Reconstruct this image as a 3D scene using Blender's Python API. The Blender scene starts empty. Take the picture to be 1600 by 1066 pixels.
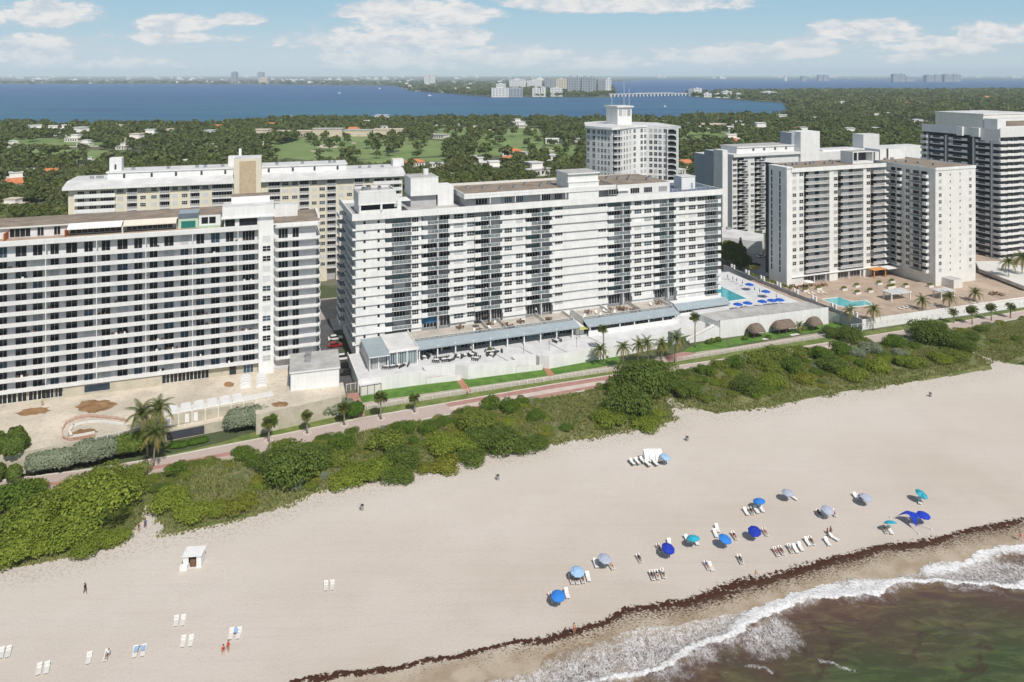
import bpy, bmesh, math, random
import numpy as np
from mathutils import Matrix, Vector
from mathutils.geometry import tessellate_polygon
random.seed(7); RNG = np.random.default_rng(7)
R = math.radians
SC = bpy.context.scene; COL = SC.collection
# ------------------------------------------------------------------ camera, world, sun, exposure
F = 1120.0; H = 85.0; YH = 116.0                      # focal length in photo pixels, camera height, horizon row
cam = bpy.data.cameras.new('camera'); camo = bpy.data.objects.new('camera', cam); COL.objects.link(camo)
camo.location = (0, 0, H); camo.rotation_euler = (R(90), 0, 0)
cam.sensor_width = 36; cam.lens = 36 * F / 1600; cam.shift_y = -(533 - YH) / 1600
cam.clip_start = 1; cam.clip_end = 80000; SC.camera = camo
SUN_EL = 50; SUNH = (0.42, -0.9075)
sun = bpy.data.lights.new('sun', 'SUN'); suno = bpy.data.objects.new('sun', sun); COL.objects.link(suno)
sun.energy = 4.4; sun.angle = R(0.5); sun.color = (1.0, 0.955, 0.89)
sd = Vector((SUNH[0] * math.cos(R(SUN_EL)), SUNH[1] * math.cos(R(SUN_EL)), math.sin(R(SUN_EL))))
suno.rotation_euler = sd.to_track_quat('Z', 'Y').to_euler(); suno.location = (100, -100, 300)
SC.view_settings.view_transform = 'Standard'; SC.view_settings.look = 'None'
SC.view_settings.exposure = -0.12; SC.view_settings.gamma = 1; SC.view_settings.use_curve_mapping = False
SC.cycles.max_bounces = 6; SC.cycles.diffuse_bounces = 3; SC.cycles.glossy_bounces = 2
SC.cycles.transmission_bounces = 2; SC.cycles.volume_bounces = 1; SC.cycles.transparent_max_bounces = 6
SC.cycles.use_denoising = True; SC.cycles.caustics_reflective = False; SC.cycles.caustics_refractive = False

class NT:
    def __init__(s, tree): s.t = tree; s.n = tree.nodes; s.l = tree.links
    def node(s, ty, **kw):
        n = s.n.new(ty)
        for k, v in kw.items(): setattr(n, k, v)
        return n
    def _in(s, sock, v):
        if hasattr(v, 'links'): s.l.new(v, sock)
        elif isinstance(v, (tuple, list)) and sock.type == 'RGBA' and len(v) == 3: sock.default_value = (*v, 1)
        else: sock.default_value = v
    def m(s, op, a, b=0.0, c=None, clamp=False):
        n = s.node('ShaderNodeMath', operation=op, use_clamp=clamp)
        s._in(n.inputs[0], a); s._in(n.inputs[1], b)
        if c is not None: s._in(n.inputs[2], c)
        return n.outputs[0]
    def mix(s, f, a, b, ty='MIX'):
        n = s.node('ShaderNodeMix', data_type='RGBA', blend_type=ty)
        s._in(n.inputs[0], f); s._in(n.inputs[6], a); s._in(n.inputs[7], b); return n.outputs[2]
    def ramp(s, f, a, b):                               # smooth 0..1 between a and b
        n = s.node('ShaderNodeMapRange', interpolation_type='SMOOTHSTEP')
        s._in(n.inputs[0], f); n.inputs[1].default_value = a; n.inputs[2].default_value = b; return n.outputs[0]
    def noise(s, vec, scale, detail=3, rough=.55, dist=0.0):
        n = s.node('ShaderNodeTexNoise'); n.inputs['Scale'].default_value = scale; n.inputs['Detail'].default_value = detail
        n.inputs['Roughness'].default_value = rough; n.inputs['Distortion'].default_value = dist
        if vec is not None: s.l.new(vec, n.inputs['Vector'])
        return n.outputs[0]
    def mapping(s, vec, scale=(1, 1, 1), rot=(0, 0, 0)):
        n = s.node('ShaderNodeMapping'); n.inputs['Scale'].default_value = scale; n.inputs['Rotation'].default_value = rot
        s.l.new(vec, n.inputs['Vector']); return n.outputs[0]
    def pos(s): return s.node('ShaderNodeNewGeometry').outputs['Position']

world = bpy.data.worlds.new('World'); SC.world = world; world.use_nodes = True
W = NT(world.node_tree); W.n.clear()
sky = W.node('ShaderNodeTexSky', sky_type='NISHITA'); sky.sun_disc = False
sky.sun_elevation = R(SUN_EL); sky.sun_rotation = math.atan2(SUNH[0], SUNH[1]); sky.altitude = 80; sky.air_density = 1.0
sky.dust_density = 0.6; sky.ozone_density = 1.5
dirv = W.node('ShaderNodeTexCoord').outputs['Generated']
sx = W.node('ShaderNodeSeparateXYZ'); W.l.new(dirv, sx.inputs[0])
ay = W.m('MAXIMUM', W.m('ABSOLUTE', sx.outputs[1]), 0.05)
cu = W.m('DIVIDE', sx.outputs[0], ay); cw = W.m('DIVIDE', sx.outputs[2], ay)
cv = W.node('ShaderNodeCombineXYZ'); W.l.new(cu, cv.inputs[0]); W.l.new(W.m('MULTIPLY', cw, 2.6), cv.inputs[2])
n1 = W.noise(cv.outputs[0], 11.0, 9, .62, .15); n2 = W.noise(cv.outputs[0], 2.5, 3, .5)
CL = [(60, 22, 95, 24, 1), (55, 78, 120, 26, .75), (290, 36, 75, 13, 1), (372, 30, 40, 11, 1), (610, 62, 170, 24, 1), (590, 20, 62, 22, 1),
      (690, 18, 95, 22, 1), (740, 92, 240, 20, .75), (960, 4, 190, 15, .95), (1360, 48, 95, 20, 1.1), (1150, 84, 130, 17, 1), (1260, 76, 70, 18, .9),
      (1470, 72, 150, 17, .85), (1570, 55, 90, 22, .9), (1420, 90, 60, 10, .8), (200, 100, 90, 12, .5), (820, 88, 120, 13, .7), (300, 60, 90, 8, .5)]
tot = None
for (px, py, rx, ry, a) in CL:
    du = W.m('MULTIPLY', W.m('SUBTRACT', cu, (px - 800) / F), F / rx)
    dw = W.m('MULTIPLY', W.m('SUBTRACT', cw, (YH - py) / F), F / ry)
    d2 = W.m('ADD', W.m('MULTIPLY', du, du), W.m('MULTIPLY', dw, dw))
    g = W.m('MULTIPLY', W.m('SUBTRACT', 1.0, d2), a)
    g = W.m('MAXIMUM', g, -1.5)
    tot = g if tot is None else W.m('MAXIMUM', tot, g)
over = W.m('MULTIPLY', W.ramp(sx.outputs[2], .12, .3), W.m('SUBTRACT', n2, .45))        # broken cloud overhead too
base = W.m('ADD', W.m('MULTIPLY', W.m('ADD', tot, .35), 1.0), W.m('MULTIPLY', over, 3.0))
n3 = W.noise(cv.outputs[0], 34.0, 8, .65)
dens = W.m('ADD', W.m('ADD', base, W.m('MULTIPLY', W.m('SUBTRACT', n1, .5), 4.6)), W.m('MULTIPLY', W.m('SUBTRACT', n3, .5), 2.4))
cmask = W.ramp(dens, -.15, .75)
shade = W.m('MULTIPLY', W.ramp(W.noise(cv.outputs[0], 16.0, 7, .65), .36, .58), W.ramp(dens, .1, .9))
lowd = W.ramp(cw, .0, .06)
cbright = W.mix(shade, (.66, .75, .84, 1), (.97, .965, .96, 1))
horiz = W.m('MULTIPLY', W.ramp(cw, .10, -.005), .55)
low = W.mix(W.ramp(cw, .0, .105), (5.6, 6.9, 7.7, 1), (3.6, 5.9, 7.5, 1))
skyc = W.mix(W.m('MULTIPLY', W.ramp(sx.outputs[2], .45, .12), .92), W.mix(1.0, sky.outputs[0], (1.30, 1.06, .84, 1), 'MULTIPLY'), low)
SKYK = 0.105
bg1 = W.node('ShaderNodeBackground'); W.l.new(skyc, bg1.inputs[0]); bg1.inputs[1].default_value = SKYK
bg2 = W.node('ShaderNodeBackground'); W.l.new(cbright, bg2.inputs[0]); bg2.inputs[1].default_value = 0.92
mx = W.node('ShaderNodeMixShader'); W.l.new(W.m('MULTIPLY', cmask, W.m('ADD', .55, W.m('MULTIPLY', lowd, .45))), mx.inputs[0])
W.l.new(bg1.outputs[0], mx.inputs[1]); W.l.new(bg2.outputs[0], mx.inputs[2])
wo = W.node('ShaderNodeOutputWorld'); W.l.new(mx.outputs[0], wo.inputs[0])

# ------------------------------------------------------------------ placing
def G(px, py, z=0.0):
    Y = F * (H - z) / (py - YH); return ((px - 800) * Y / F, Y)
def G3(px, py, z=0.0): return (*G(px, py, z), z)
class Fr:                                             # a facade line: s along it, v behind it
    def __init__(s, A, B):
        s.A = A; d = math.hypot(B[0] - A[0], B[1] - A[1]); s.L = d
        s.u = ((B[0] - A[0]) / d, (B[1] - A[1]) / d); s.v = (-s.u[1], s.u[0]); s.ang = math.atan2(s.u[1], s.u[0])
    def s_(s, px, v=0.0):
        k = (px - 800) / F; ax = s.A[0] + s.v[0] * v; ay = s.A[1] + s.v[1] * v
        return (k * ay - ax) / (s.u[0] - k * s.u[1])
    def P(s, a, v): return (s.A[0] + s.u[0] * a + s.v[0] * v, s.A[1] + s.u[1] * a + s.v[1] * v)
    def loc(s, P):
        dx = P[0] - s.A[0]; dy = P[1] - s.A[1]; return (dx * s.u[0] + dy * s.u[1], dx * s.v[0] + dy * s.v[1])
    def v_(s, px, a):                                 # v where the ray of px meets the line s = a
        k = (px - 800) / F; ax = s.A[0] + s.u[0] * a; ay = s.A[1] + s.u[1] * a
        return (ax - k * ay) / (k * s.v[1] - s.v[0])

# ------------------------------------------------------------------ materials
MATS = {}
def bsdf(name):
    m = bpy.data.materials.new(name); m.use_nodes = True; t = NT(m.node_tree); b = t.n['Principled BSDF']; MATS[name] = m
    return m, t, b
def mat(name, rgb, rough=.7, var=.12, scale=.6, var2=0.0, streak=False, spec=.3, metal=0.0, bump=0.0, bscale=8.0):
    m, t, b = bsdf(name); b.inputs['Roughness'].default_value = rough; b.inputs['Specular IOR Level'].default_value = spec
    b.inputs['Metallic'].default_value = metal
    if var or var2:
        p = t.pos(); f = t.noise(p, scale, 4, .6)
        if streak: f = t.m('MULTIPLY', t.m('ADD', f, t.noise(t.mapping(p, (1.2, 1.2, .06)), 1.5, 3, .6)), .5)
        lo = tuple(c * (1 - var) for c in rgb); hi = tuple(min(1, c * (1 + var)) for c in rgb)
        c = t.mix(t.ramp(f, .3, .7), (*lo, 1), (*hi, 1))
        if var2:
            f2 = t.noise(p, scale * 9, 3, .7); c = t.mix(t.m('MULTIPLY', t.ramp(f2, .5, .72), var2), c, (*[x * .45 for x in rgb], 1))
        t.l.new(c, b.inputs['Base Color'])
    else: b.inputs['Base Color'].default_value = (*rgb, 1)
    if bump:
        bn = t.node('ShaderNodeBump'); bn.inputs['Strength'].default_value = bump; bn.inputs['Distance'].default_value = .1
        t.l.new(t.noise(t.pos(), bscale, 4, .6), bn.inputs['Height']); t.l.new(bn.outputs[0], b.inputs['Normal'])
    return m
mat('white', (.735, .735, .725), .75, .09, .3, var2=.05, streak=True)
mat('white2', (.67, .67, .665), .75, .07, .3, streak=True)
mat('white3', (.70, .69, .66), .8, .08, .3, streak=True)
mat('offwhite', (.66, .65, .61), .8, .07, .2, streak=True)
mat('greywall', (.66, .65, .655), .85, .06, .5)
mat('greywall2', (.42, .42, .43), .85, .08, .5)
mat('bluegrey', (.34, .38, .44), .8, .08, .2, streak=True)
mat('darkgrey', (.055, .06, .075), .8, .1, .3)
mat('slabfloor', (.30, .29, .27), .9, .15, .8)
mat('baywall', (.30, .305, .315), .85, .08, .5)  # balcony recess wall, its shade deepened in the colour
mat('cream', (.68, .63, .50), .85, .07, .3, streak=True)
mat('tan', (.50, .40, .27), .9, .1, .8, var2=.2)
mat('beigewall', (.47, .43, .34), .9, .12, .5, var2=.25)
mat('gravel', (.27, .22, .175), .95, .22, .25, var2=.5, bump=.3)
mat('roofgrey', (.42, .415, .40), .9, .16, .25, var2=.25)
mat('roofblue', (.13, .16, .22), .8, .15, .3)
mat('roofwhite', (.60, .60, .60), .8, .12, .2, var2=.2)
mat('bluescreen', (.04, .16, .30), .3, .1, 1)
mat('awning', (.30, .355, .385), .6, .06, .5)
mat('awningwhite', (.75, .74, .71), .7, .04, 1)
mat('awningcream', (.68, .63, .54), .7, .04, 1)
mat('deckwhite', (.62, .625, .63), .7, .09, .3, var2=.1)
mat('decktan', (.46, .42, .37), .9, .14, .35, var2=.3)
mat('decktile', (.42, .33, .26), .9, .15, .2, var2=.25)
mat('deckconcrete', (.56, .50, .41), .95, .16, .12, var2=.45)
mat('mud', (.26, .155, .075), .9, .3, .5, var2=.4)
mat('concrete', (.45, .43, .40), .95, .12, .4, var2=.25)
mat('asphalt', (.09, .09, .092), .9, .2, .2)
mat('roadlight', (.34, .31, .27), .9, .12, .1, var2=.15)
mat('brick', (.42, .20, .14), .9, .18, 2.0, var2=.3)
mat('metal', (.55, .56, .58), .35, .0, metal=.6)
mat('darkmetal', (.05, .05, .055), .5, .0)
mat('whitemetal', (.72, .72, .72), .5, 0)
mat('teal', (.02, .16, .14), .5, .1)
mat('palegreen', (.45, .55, .42), .7, .1)
mat('slateblue', (.12, .15, .19), .7, .1)
mat('bark', (.20, .155, .115), .95, .25, 3)
mat('palmbark', (.27, .235, .195), .95, .2, 4)
mat('thatch', (.19, .145, .115), 1.0, .3, 2.5, var2=.6, bump=.6, bscale=12)
mat('wood', (.16, .09, .05), .8, .2, 3)
mat('orangewood', (.60, .29, .10), .7, .1, 3)
mat('terracotta', (.55, .20, .09), .85, .2, .5, var2=.2)
mat('housewhite', (.72, .70, .66), .85, .06, .2)
mat('housebeige', (.58, .50, .40), .85, .08, .2)
mat('yellow', (.65, .55, .12), .7, .05)
mat('yellowgreen', (.50, .50, .19), .7, .05)
mat('red', (.30, .012, .02), .25, 0, spec=.6)
mat('black', (.02, .02, .022), .3, 0, spec=.6)
mat('carwhite', (.75, .75, .75), .25, 0, spec=.6)
mat('carsilver', (.35, .36, .38), .25, 0, spec=.6, metal=.4)
mat('tyre', (.02, .02, .02), .9, 0)
mat('lounger', (.78, .77, .74), .6, 0)
mat('strap', (.60, .62, .62), .6, 0)
for nm, c in dict(navy=(.012, .035, .36), blue=(.03, .20, .62), cyan=(.03, .38, .52), lightblue=(.30, .46, .66), lilac=(.36, .40, .50),
                  teal2=(.02, .22, .30), royal=(.015, .05, .46), poolblue=(.01, .09, .44)).items(): mat('fab_' + nm, c, .8, .12, 2.5)
for nm, c in dict(skin=(.48, .27, .18), skindark=(.20, .10, .065), hair=(.03, .02, .015), blond=(.35, .23, .11), shirtred=(.55, .04, .05), shirtblack=(.02, .02, .025),
                  shirtwhite=(.7, .7, .7), shirtblue=(.05, .12, .4), shortsblue=(.05, .08, .2), hiviz=(.55, .75, .05)).items(): mat(nm, c, .8, 0)
def glass(name, rgb, rough, spec=.5):
    m, t, b = bsdf(name); b.inputs['Roughness'].default_value = rough; b.inputs['Specular IOR Level'].default_value = spec
    oi = t.node('ShaderNodeObjectInfo').outputs['Random']
    t.l.new(t.mix(oi, (*[c * .6 for c in rgb], 1), (*[min(1, c * 1.5) for c in rgb], 1)), b.inputs['Base Color'])
glass('glass', (.014, .016, .021), .12); glass('glassblue', (.04, .07, .10), .1); glass('glassgreen', (.13, .20, .20), .15, .7)
glass('blinds', (.42, .43, .43), .5); glass('shutter', (.60, .60, .59), .7)
m, t, b = bsdf('railglass'); b.inputs['Base Color'].default_value = (.20, .25, .27, 1); b.inputs['Roughness'].default_value = .12; b.inputs['Alpha'].default_value = .55
m, t, b = bsdf('railbars'); b.inputs['Base Color'].default_value = (.66, .66, .66, 1); b.inputs['Roughness'].default_value = .5; b.inputs['Alpha'].default_value = .30
m, t, b = bsdf('fencebars'); b.inputs['Base Color'].default_value = (.70, .70, .70, 1); b.inputs['Alpha'].default_value = .055
m, t, b = bsdf('netting'); b.inputs['Base Color'].default_value = (.55, .25, .18, 1); b.inputs['Alpha'].default_value = .28

def leafmat(name, a, bcol, dark=None, rough=.55, tr=.25):
    m, t, b = bsdf(name); b.inputs['Roughness'].default_value = rough; b.inputs['Specular IOR Level'].default_value = .12
    ri = t.node('ShaderNodeNewGeometry').outputs['Random Per Island']; oi = t.node('ShaderNodeObjectInfo').outputs['Random']
    c = t.mix(ri, (*a, 1), (*bcol, 1)); c = t.mix(t.m('MULTIPLY', oi, .55), c, (*(dark or [x * .55 for x in a]), 1))
    t.l.new(c, b.inputs['Base Color'])
    tl = t.node('ShaderNodeBsdfTranslucent'); t.l.new(t.mix(.5, c, (.25, .32, .03, 1)), tl.inputs[0])
    mx = t.node('ShaderNodeMixShader'); mx.inputs[0].default_value = tr
    t.l.new(b.outputs[0], mx.inputs[1]); t.l.new(tl.outputs[0], mx.inputs[2]); t.l.new(mx.outputs[0], t.n['Material Output'].inputs[0])
leafmat('grapeleaf', (.11, .175, .02), (.34, .38, .06), (.12, .17, .025), rough=.5)
leafmat('grapedark', (.06, .115, .02), (.20, .255, .05), (.09, .13, .03), rough=.5)
leafmat('shrubleaf', (.06, .12, .016), (.17, .24, .035), (.09, .15, .025))
leafmat('oliveleaf', (.10, .165, .022), (.27, .30, .055), (.14, .17, .04))
leafmat('silverleaf', (.17, .21, .13), (.30, .34, .235), (.20, .23, .16), tr=.15)
leafmat('yellowleaf', (.15, .18, .025), (.33, .31, .05), (.14, .17, .03))
leafmat('hedgeleaf', (.06, .14, .016), (.13, .23, .03))
leafmat('treeleaf', (.04, .072, .022), (.17, .20, .07), (.15, .15, .06), tr=.2)
leafmat('treelight', (.075, .115, .022), (.16, .20, .05), (.08, .10, .03), tr=.15)
leafmat('palmleaf', (.06, .10, .022), (.17, .19, .05), (.10, .12, .04), tr=.25)
leafmat('palmyellow', (.13, .125, .025), (.28, .22, .06), (.10, .10, .03), tr=.15)
leafmat('duneleaf', (.13, .19, .035), (.40, .36, .15), (.17, .18, .05), tr=.3)
leafmat('lawnleaf', (.05, .13, .012), (.09, .20, .02), tr=.2)

# ------------------------------------------------------------------ mesh building
class MB:
    def __init__(s): s.v = []; s.f = []; s.m = []
    def face(s, pts, m):
        i = len(s.v); s.v += [tuple(p) for p in pts]; s.f.append(tuple(range(i, i + len(pts)))); s.m.append(m); return s
    def box(s, x0, x1, y0, y1, z0, z1, m='white', top=None):
        i = len(s.v)
        s.v += [(x0, y0, z0), (x1, y0, z0), (x1, y1, z0), (x0, y1, z0), (x0, y0, z1), (x1, y0, z1), (x1, y1, z1), (x0, y1, z1)]
        for q, mm in (((0, 1, 5, 4), m), ((1, 2, 6, 5), m), ((2, 3, 7, 6), m), ((3, 0, 4, 7), m), ((4, 5, 6, 7), top or m), ((3, 2, 1, 0), m)):
            s.f.append(tuple(i + k for k in q)); s.m.append(mm)
        return s
    def prism(s, poly, z0, z1, m, top=None):
        n = len(poly); i = len(s.v)
        a = sum(poly[k][0] * poly[(k + 1) % n][1] - poly[(k + 1) % n][0] * poly[k][1] for k in range(n))
        if a < 0: poly = poly[::-1]
        zb = (lambda k: z0[k]) if isinstance(z0, (list, tuple)) else (lambda k: z0)
        s.v += [(p[0], p[1], zb(k)) for k, p in enumerate(poly)] + [(p[0], p[1], z1) for p in poly]
        for k in range(n):
            s.f.append((i + k, i + (k + 1) % n, i + n + (k + 1) % n, i + n + k)); s.m.append(m)
        for t in tessellate_polygon([[Vector((p[0], p[1], 0)) for p in poly]]):
            t = list(t); A = [poly[k] for k in t]
            if (A[1][0] - A[0][0]) * (A[2][1] - A[0][1]) - (A[2][0] - A[0][0]) * (A[1][1] - A[0][1]) < 0: t = t[::-1]
            s.f.append(tuple(i + n + k for k in t)); s.m.append(top or m)
        return s
    def tube(s, pts, rad, n, m, cap=True):
        i = len(s.v); P = [Vector(p) for p in pts]
        for k, p in enumerate(P):
            d = (P[min(k + 1, len(P) - 1)] - P[max(k - 1, 0)]).normalized(); a = d.orthogonal().normalized(); b = d.cross(a)
            if k and False: pass
            r = rad[k] if isinstance(rad, (list, tuple)) else rad
            # keep a stable frame
            ref = Vector((1, 0, 0)) if abs(d.x) < .9 else Vector((0, 1, 0)); a = (ref - d * ref.dot(d)).normalized(); b = d.cross(a)
            for j in range(n):
                t = 2 * math.pi * j / n; s.v.append(tuple(p + a * (r * math.cos(t)) + b * (r * math.sin(t))))
        for k in range(len(P) - 1):
            for j in range(n):
                s.f.append((i + k * n + j, i + k * n + (j + 1) % n, i + (k + 1) * n + (j + 1) % n, i + (k + 1) * n + j)); s.m.append(m)
        if cap: s.f.append(tuple(i + (len(P) - 1) * n + j for j in range(n))); s.m.append(m); s.f.append(tuple(i + n - 1 - j for j in range(n))); s.m.append(m)
        return s
    def add(s, o, M=None):
        i = len(s.v)
        s.v += [tuple(M @ Vector(p)) for p in o.v] if M else o.v
        s.f += [tuple(i + k for k in f) for f in o.f]; s.m += o.m; return s
    def mesh(s, name, smooth=False):
        me = bpy.data.meshes.new(name); me.from_pydata(s.v, [], s.f)
        ks = list(dict.fromkeys(s.m))
        for k in ks: me.materials.append(MATS[k])
        ix = {k: i for i, k in enumerate(ks)}
        me.polygons.foreach_set('material_index', [ix[k] for k in s.m])
        if smooth: me.polygons.foreach_set('use_smooth', [True] * len(s.f))
        me.update(); return me
    def build(s, name, parent=None, loc=(0, 0, 0), rz=0, smooth=False, **tg):
        return link(name, s.mesh(name, smooth), parent, loc, rz, **tg)
def link(name, me, parent=None, loc=(0, 0, 0), rz=0, sc=None, **tg):
    o = bpy.data.objects.new(name, me); COL.objects.link(o); o.parent = parent; o.location = loc; o.rotation_euler = (0, 0, rz)
    if sc: o.scale = sc if isinstance(sc, (tuple, list)) else (sc,) * 3
    tag(o, **tg); return o
def tag(o, label=None, cat=None, group=None, kind=None):
    if label: o['label'] = label
    if cat: o['category'] = cat
    if group: o['group'] = group
    if kind: o['kind'] = kind
    return o
def empty(name, loc, rz, label, cat, group=None):
    o = bpy.data.objects.new(name, None); COL.objects.link(o); o.location = loc; o.rotation_euler = (0, 0, rz); o.empty_display_size = .5
    return tag(o, label, cat, group)
def copy_tree(o, loc=None, rz=None, sc=None, parent=None, label=None, group=None):
    c = o.copy(); COL.objects.link(c)
    if parent is not None: c.parent = parent
    if loc is not None: c.location = loc
    if rz is not None: c.rotation_euler = (0, 0, rz)
    if sc is not None: c.scale = (sc,) * 3 if not isinstance(sc, (tuple, list)) else sc
    if label: c['label'] = label
    if group: c['group'] = group
    for ch in list(o.children): copy_tree(ch, parent=c)
    return c
def npmesh(name, V, Fc, mats, midx=None, smooth=False):
    me = bpy.data.meshes.new(name); n = len(Fc); k = Fc.shape[1]
    me.vertices.add(len(V)); me.vertices.foreach_set('co', V.astype(np.float32).ravel())
    me.loops.add(n * k); me.loops.foreach_set('vertex_index', Fc.astype(np.int32).ravel())
    me.polygons.add(n); me.polygons.foreach_set('loop_start', np.arange(0, n * k, k, dtype=np.int32))
    for m in mats: me.materials.append(MATS[m])
    if midx is not None: me.polygons.foreach_set('material_index', midx.astype(np.int32))
    me.polygons.foreach_set('use_smooth', np.full(n, smooth)); me.update(calc_edges=True); return me
def attr(me, name, arr):
    a = me.attributes.new(name, 'FLOAT_COLOR', 'POINT'); a.data.foreach_set('color', arr.astype(np.float32).ravel())

class Reps:                                           # repeated parts: the 100 that show largest are parts, the rest one "stuff" part
    def __init__(s, root): s.root = root; s.k = {}
    def add(s, name, mb, loc, rz=0.0, area=1.0):
        s.k.setdefault(name, []).append((mb, loc, rz, area))
    def finish(s):
        cache = {}; Mr = Matrix.Translation(s.root.location) @ Matrix.Rotation(s.root.rotation_euler.z, 4, 'Z')
        for name, L in s.k.items():
            def key(it):
                p = Mr @ Vector(it[1]); px = 800 + F * p.x / p.y; vis = 1 if -30 < px < 1630 else .01
                return -it[3] * vis / (p.y ** 2)
            L.sort(key=key)
            for mb, loc, rz, a in L[:100]:
                if id(mb) not in cache: cache[id(mb)] = mb.mesh(name)
                link(name, cache[id(mb)], s.root, loc, rz)
            if len(L) > 100:
                big = MB()
                for mb, loc, rz, a in L[100:]: big.add(mb, Matrix.Translation(loc) @ Matrix.Rotation(rz, 4, 'Z'))
                big.build(name, s.root, kind='stuff')
_wc = {}
def win(w, h, n=2, g='glass', fr='whitemetal', t=.07, hbar=False):
    k = ('w', round(w, 1), round(h, 1), n, g, fr, hbar)
    if k in _wc: return _wc[k]
    w = k[1]; h = k[2]
    b = MB(); b.box(-w / 2, w / 2, -.03, .0, 0, h, g)
    for x in (-w / 2, w / 2 - t): b.box(x, x + t, -.09, -.032, 0, h, fr)
    for z in (0, h - t): b.box(-w / 2 + t, w / 2 - t, -.088, -.031, z, z + t, fr)
    for i in range(1, n): x = -w / 2 + i * w / n; b.box(x - t / 2, x + t / 2, -.085, -.033, t, h - t, fr)
    if hbar: b.box(-w / 2 + t, w / 2 - t, -.08, -.034, h * .5 - t / 2, h * .5 + t / 2, fr)
    _wc[k] = b; return b
def rg(p=(.58, .12, .14, .16)):
    r = random.random()
    return 'glass' if r < p[0] else 'glassblue' if r < p[0] + p[1] else 'blinds' if r < p[0] + p[1] + p[2] else 'shutter'
_bc = {}
def bmemo(key, fn):
    if key not in _bc: _bc[key] = fn()
    return _bc[key]

# ================================================================== BUILDINGS
def z_(fr, px, py, v=0.0): a = fr.s_(px, v); return H - (py - YH) * fr.P(a, v)[1] / F
def loggia(w, depth, h, boxes, rail='railglass', cols=()):
    """one floor of a balcony: slab, glass rail, solid end boxes"""
    b = MB(); b.box(0, w, 0, .12, -.17, 0, 'white').box(0, w, .12, depth, -.17, -.01, 'greywall', 'slabfloor')
    x0 = boxes[0]; x1 = w - boxes[1]
    if boxes[0]: b.box(0, x0, -.25, .1, -.24, 1.15, 'white'); b.box(0, .12, .1, depth, 0, 1.15, 'white')
    if boxes[1]: b.box(x1, w, -.25, .1, -.24, 1.15, 'white'); b.box(w - .12, w, .1, depth, 0, 1.15, 'white')
    b.box(x0, x1, .02, .05, .05, 1.0, rail); b.box(x0, x1, -.01, .08, 1.0, 1.08, 'whitemetal')
    x = x0 + .9
    while x < x1 - .3: b.box(x, x + .05, -.005, .015, 0, 1.0, 'whitemetal'); x += 1.25
    return b
_fu = {}
def clutter(i):
    """balcony table and chairs"""
    if i in _fu: return _fu[i]
    r = random.Random(i); b = MB()
    for k in range(3):
        x = r.uniform(.2, 2.6); c = r.choice(['darkmetal', 'darkmetal', 'white', 'wood'])
        b.box(x, x + .5, .3, .8, .38, .45, c); b.box(x, x + .5, .75, .8, .45, .95, c)
        b.box(x + .02, x + .06, .32, .36, 0, .38, c); b.box(x + .44, x + .48, .32, .36, 0, .38, c)
        b.box(x + .02, x + .06, .72, .76, 0, .38, c); b.box(x + .44, x + .48, .72, .76, 0, .38, c)
    _fu[i] = b; return b

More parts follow.
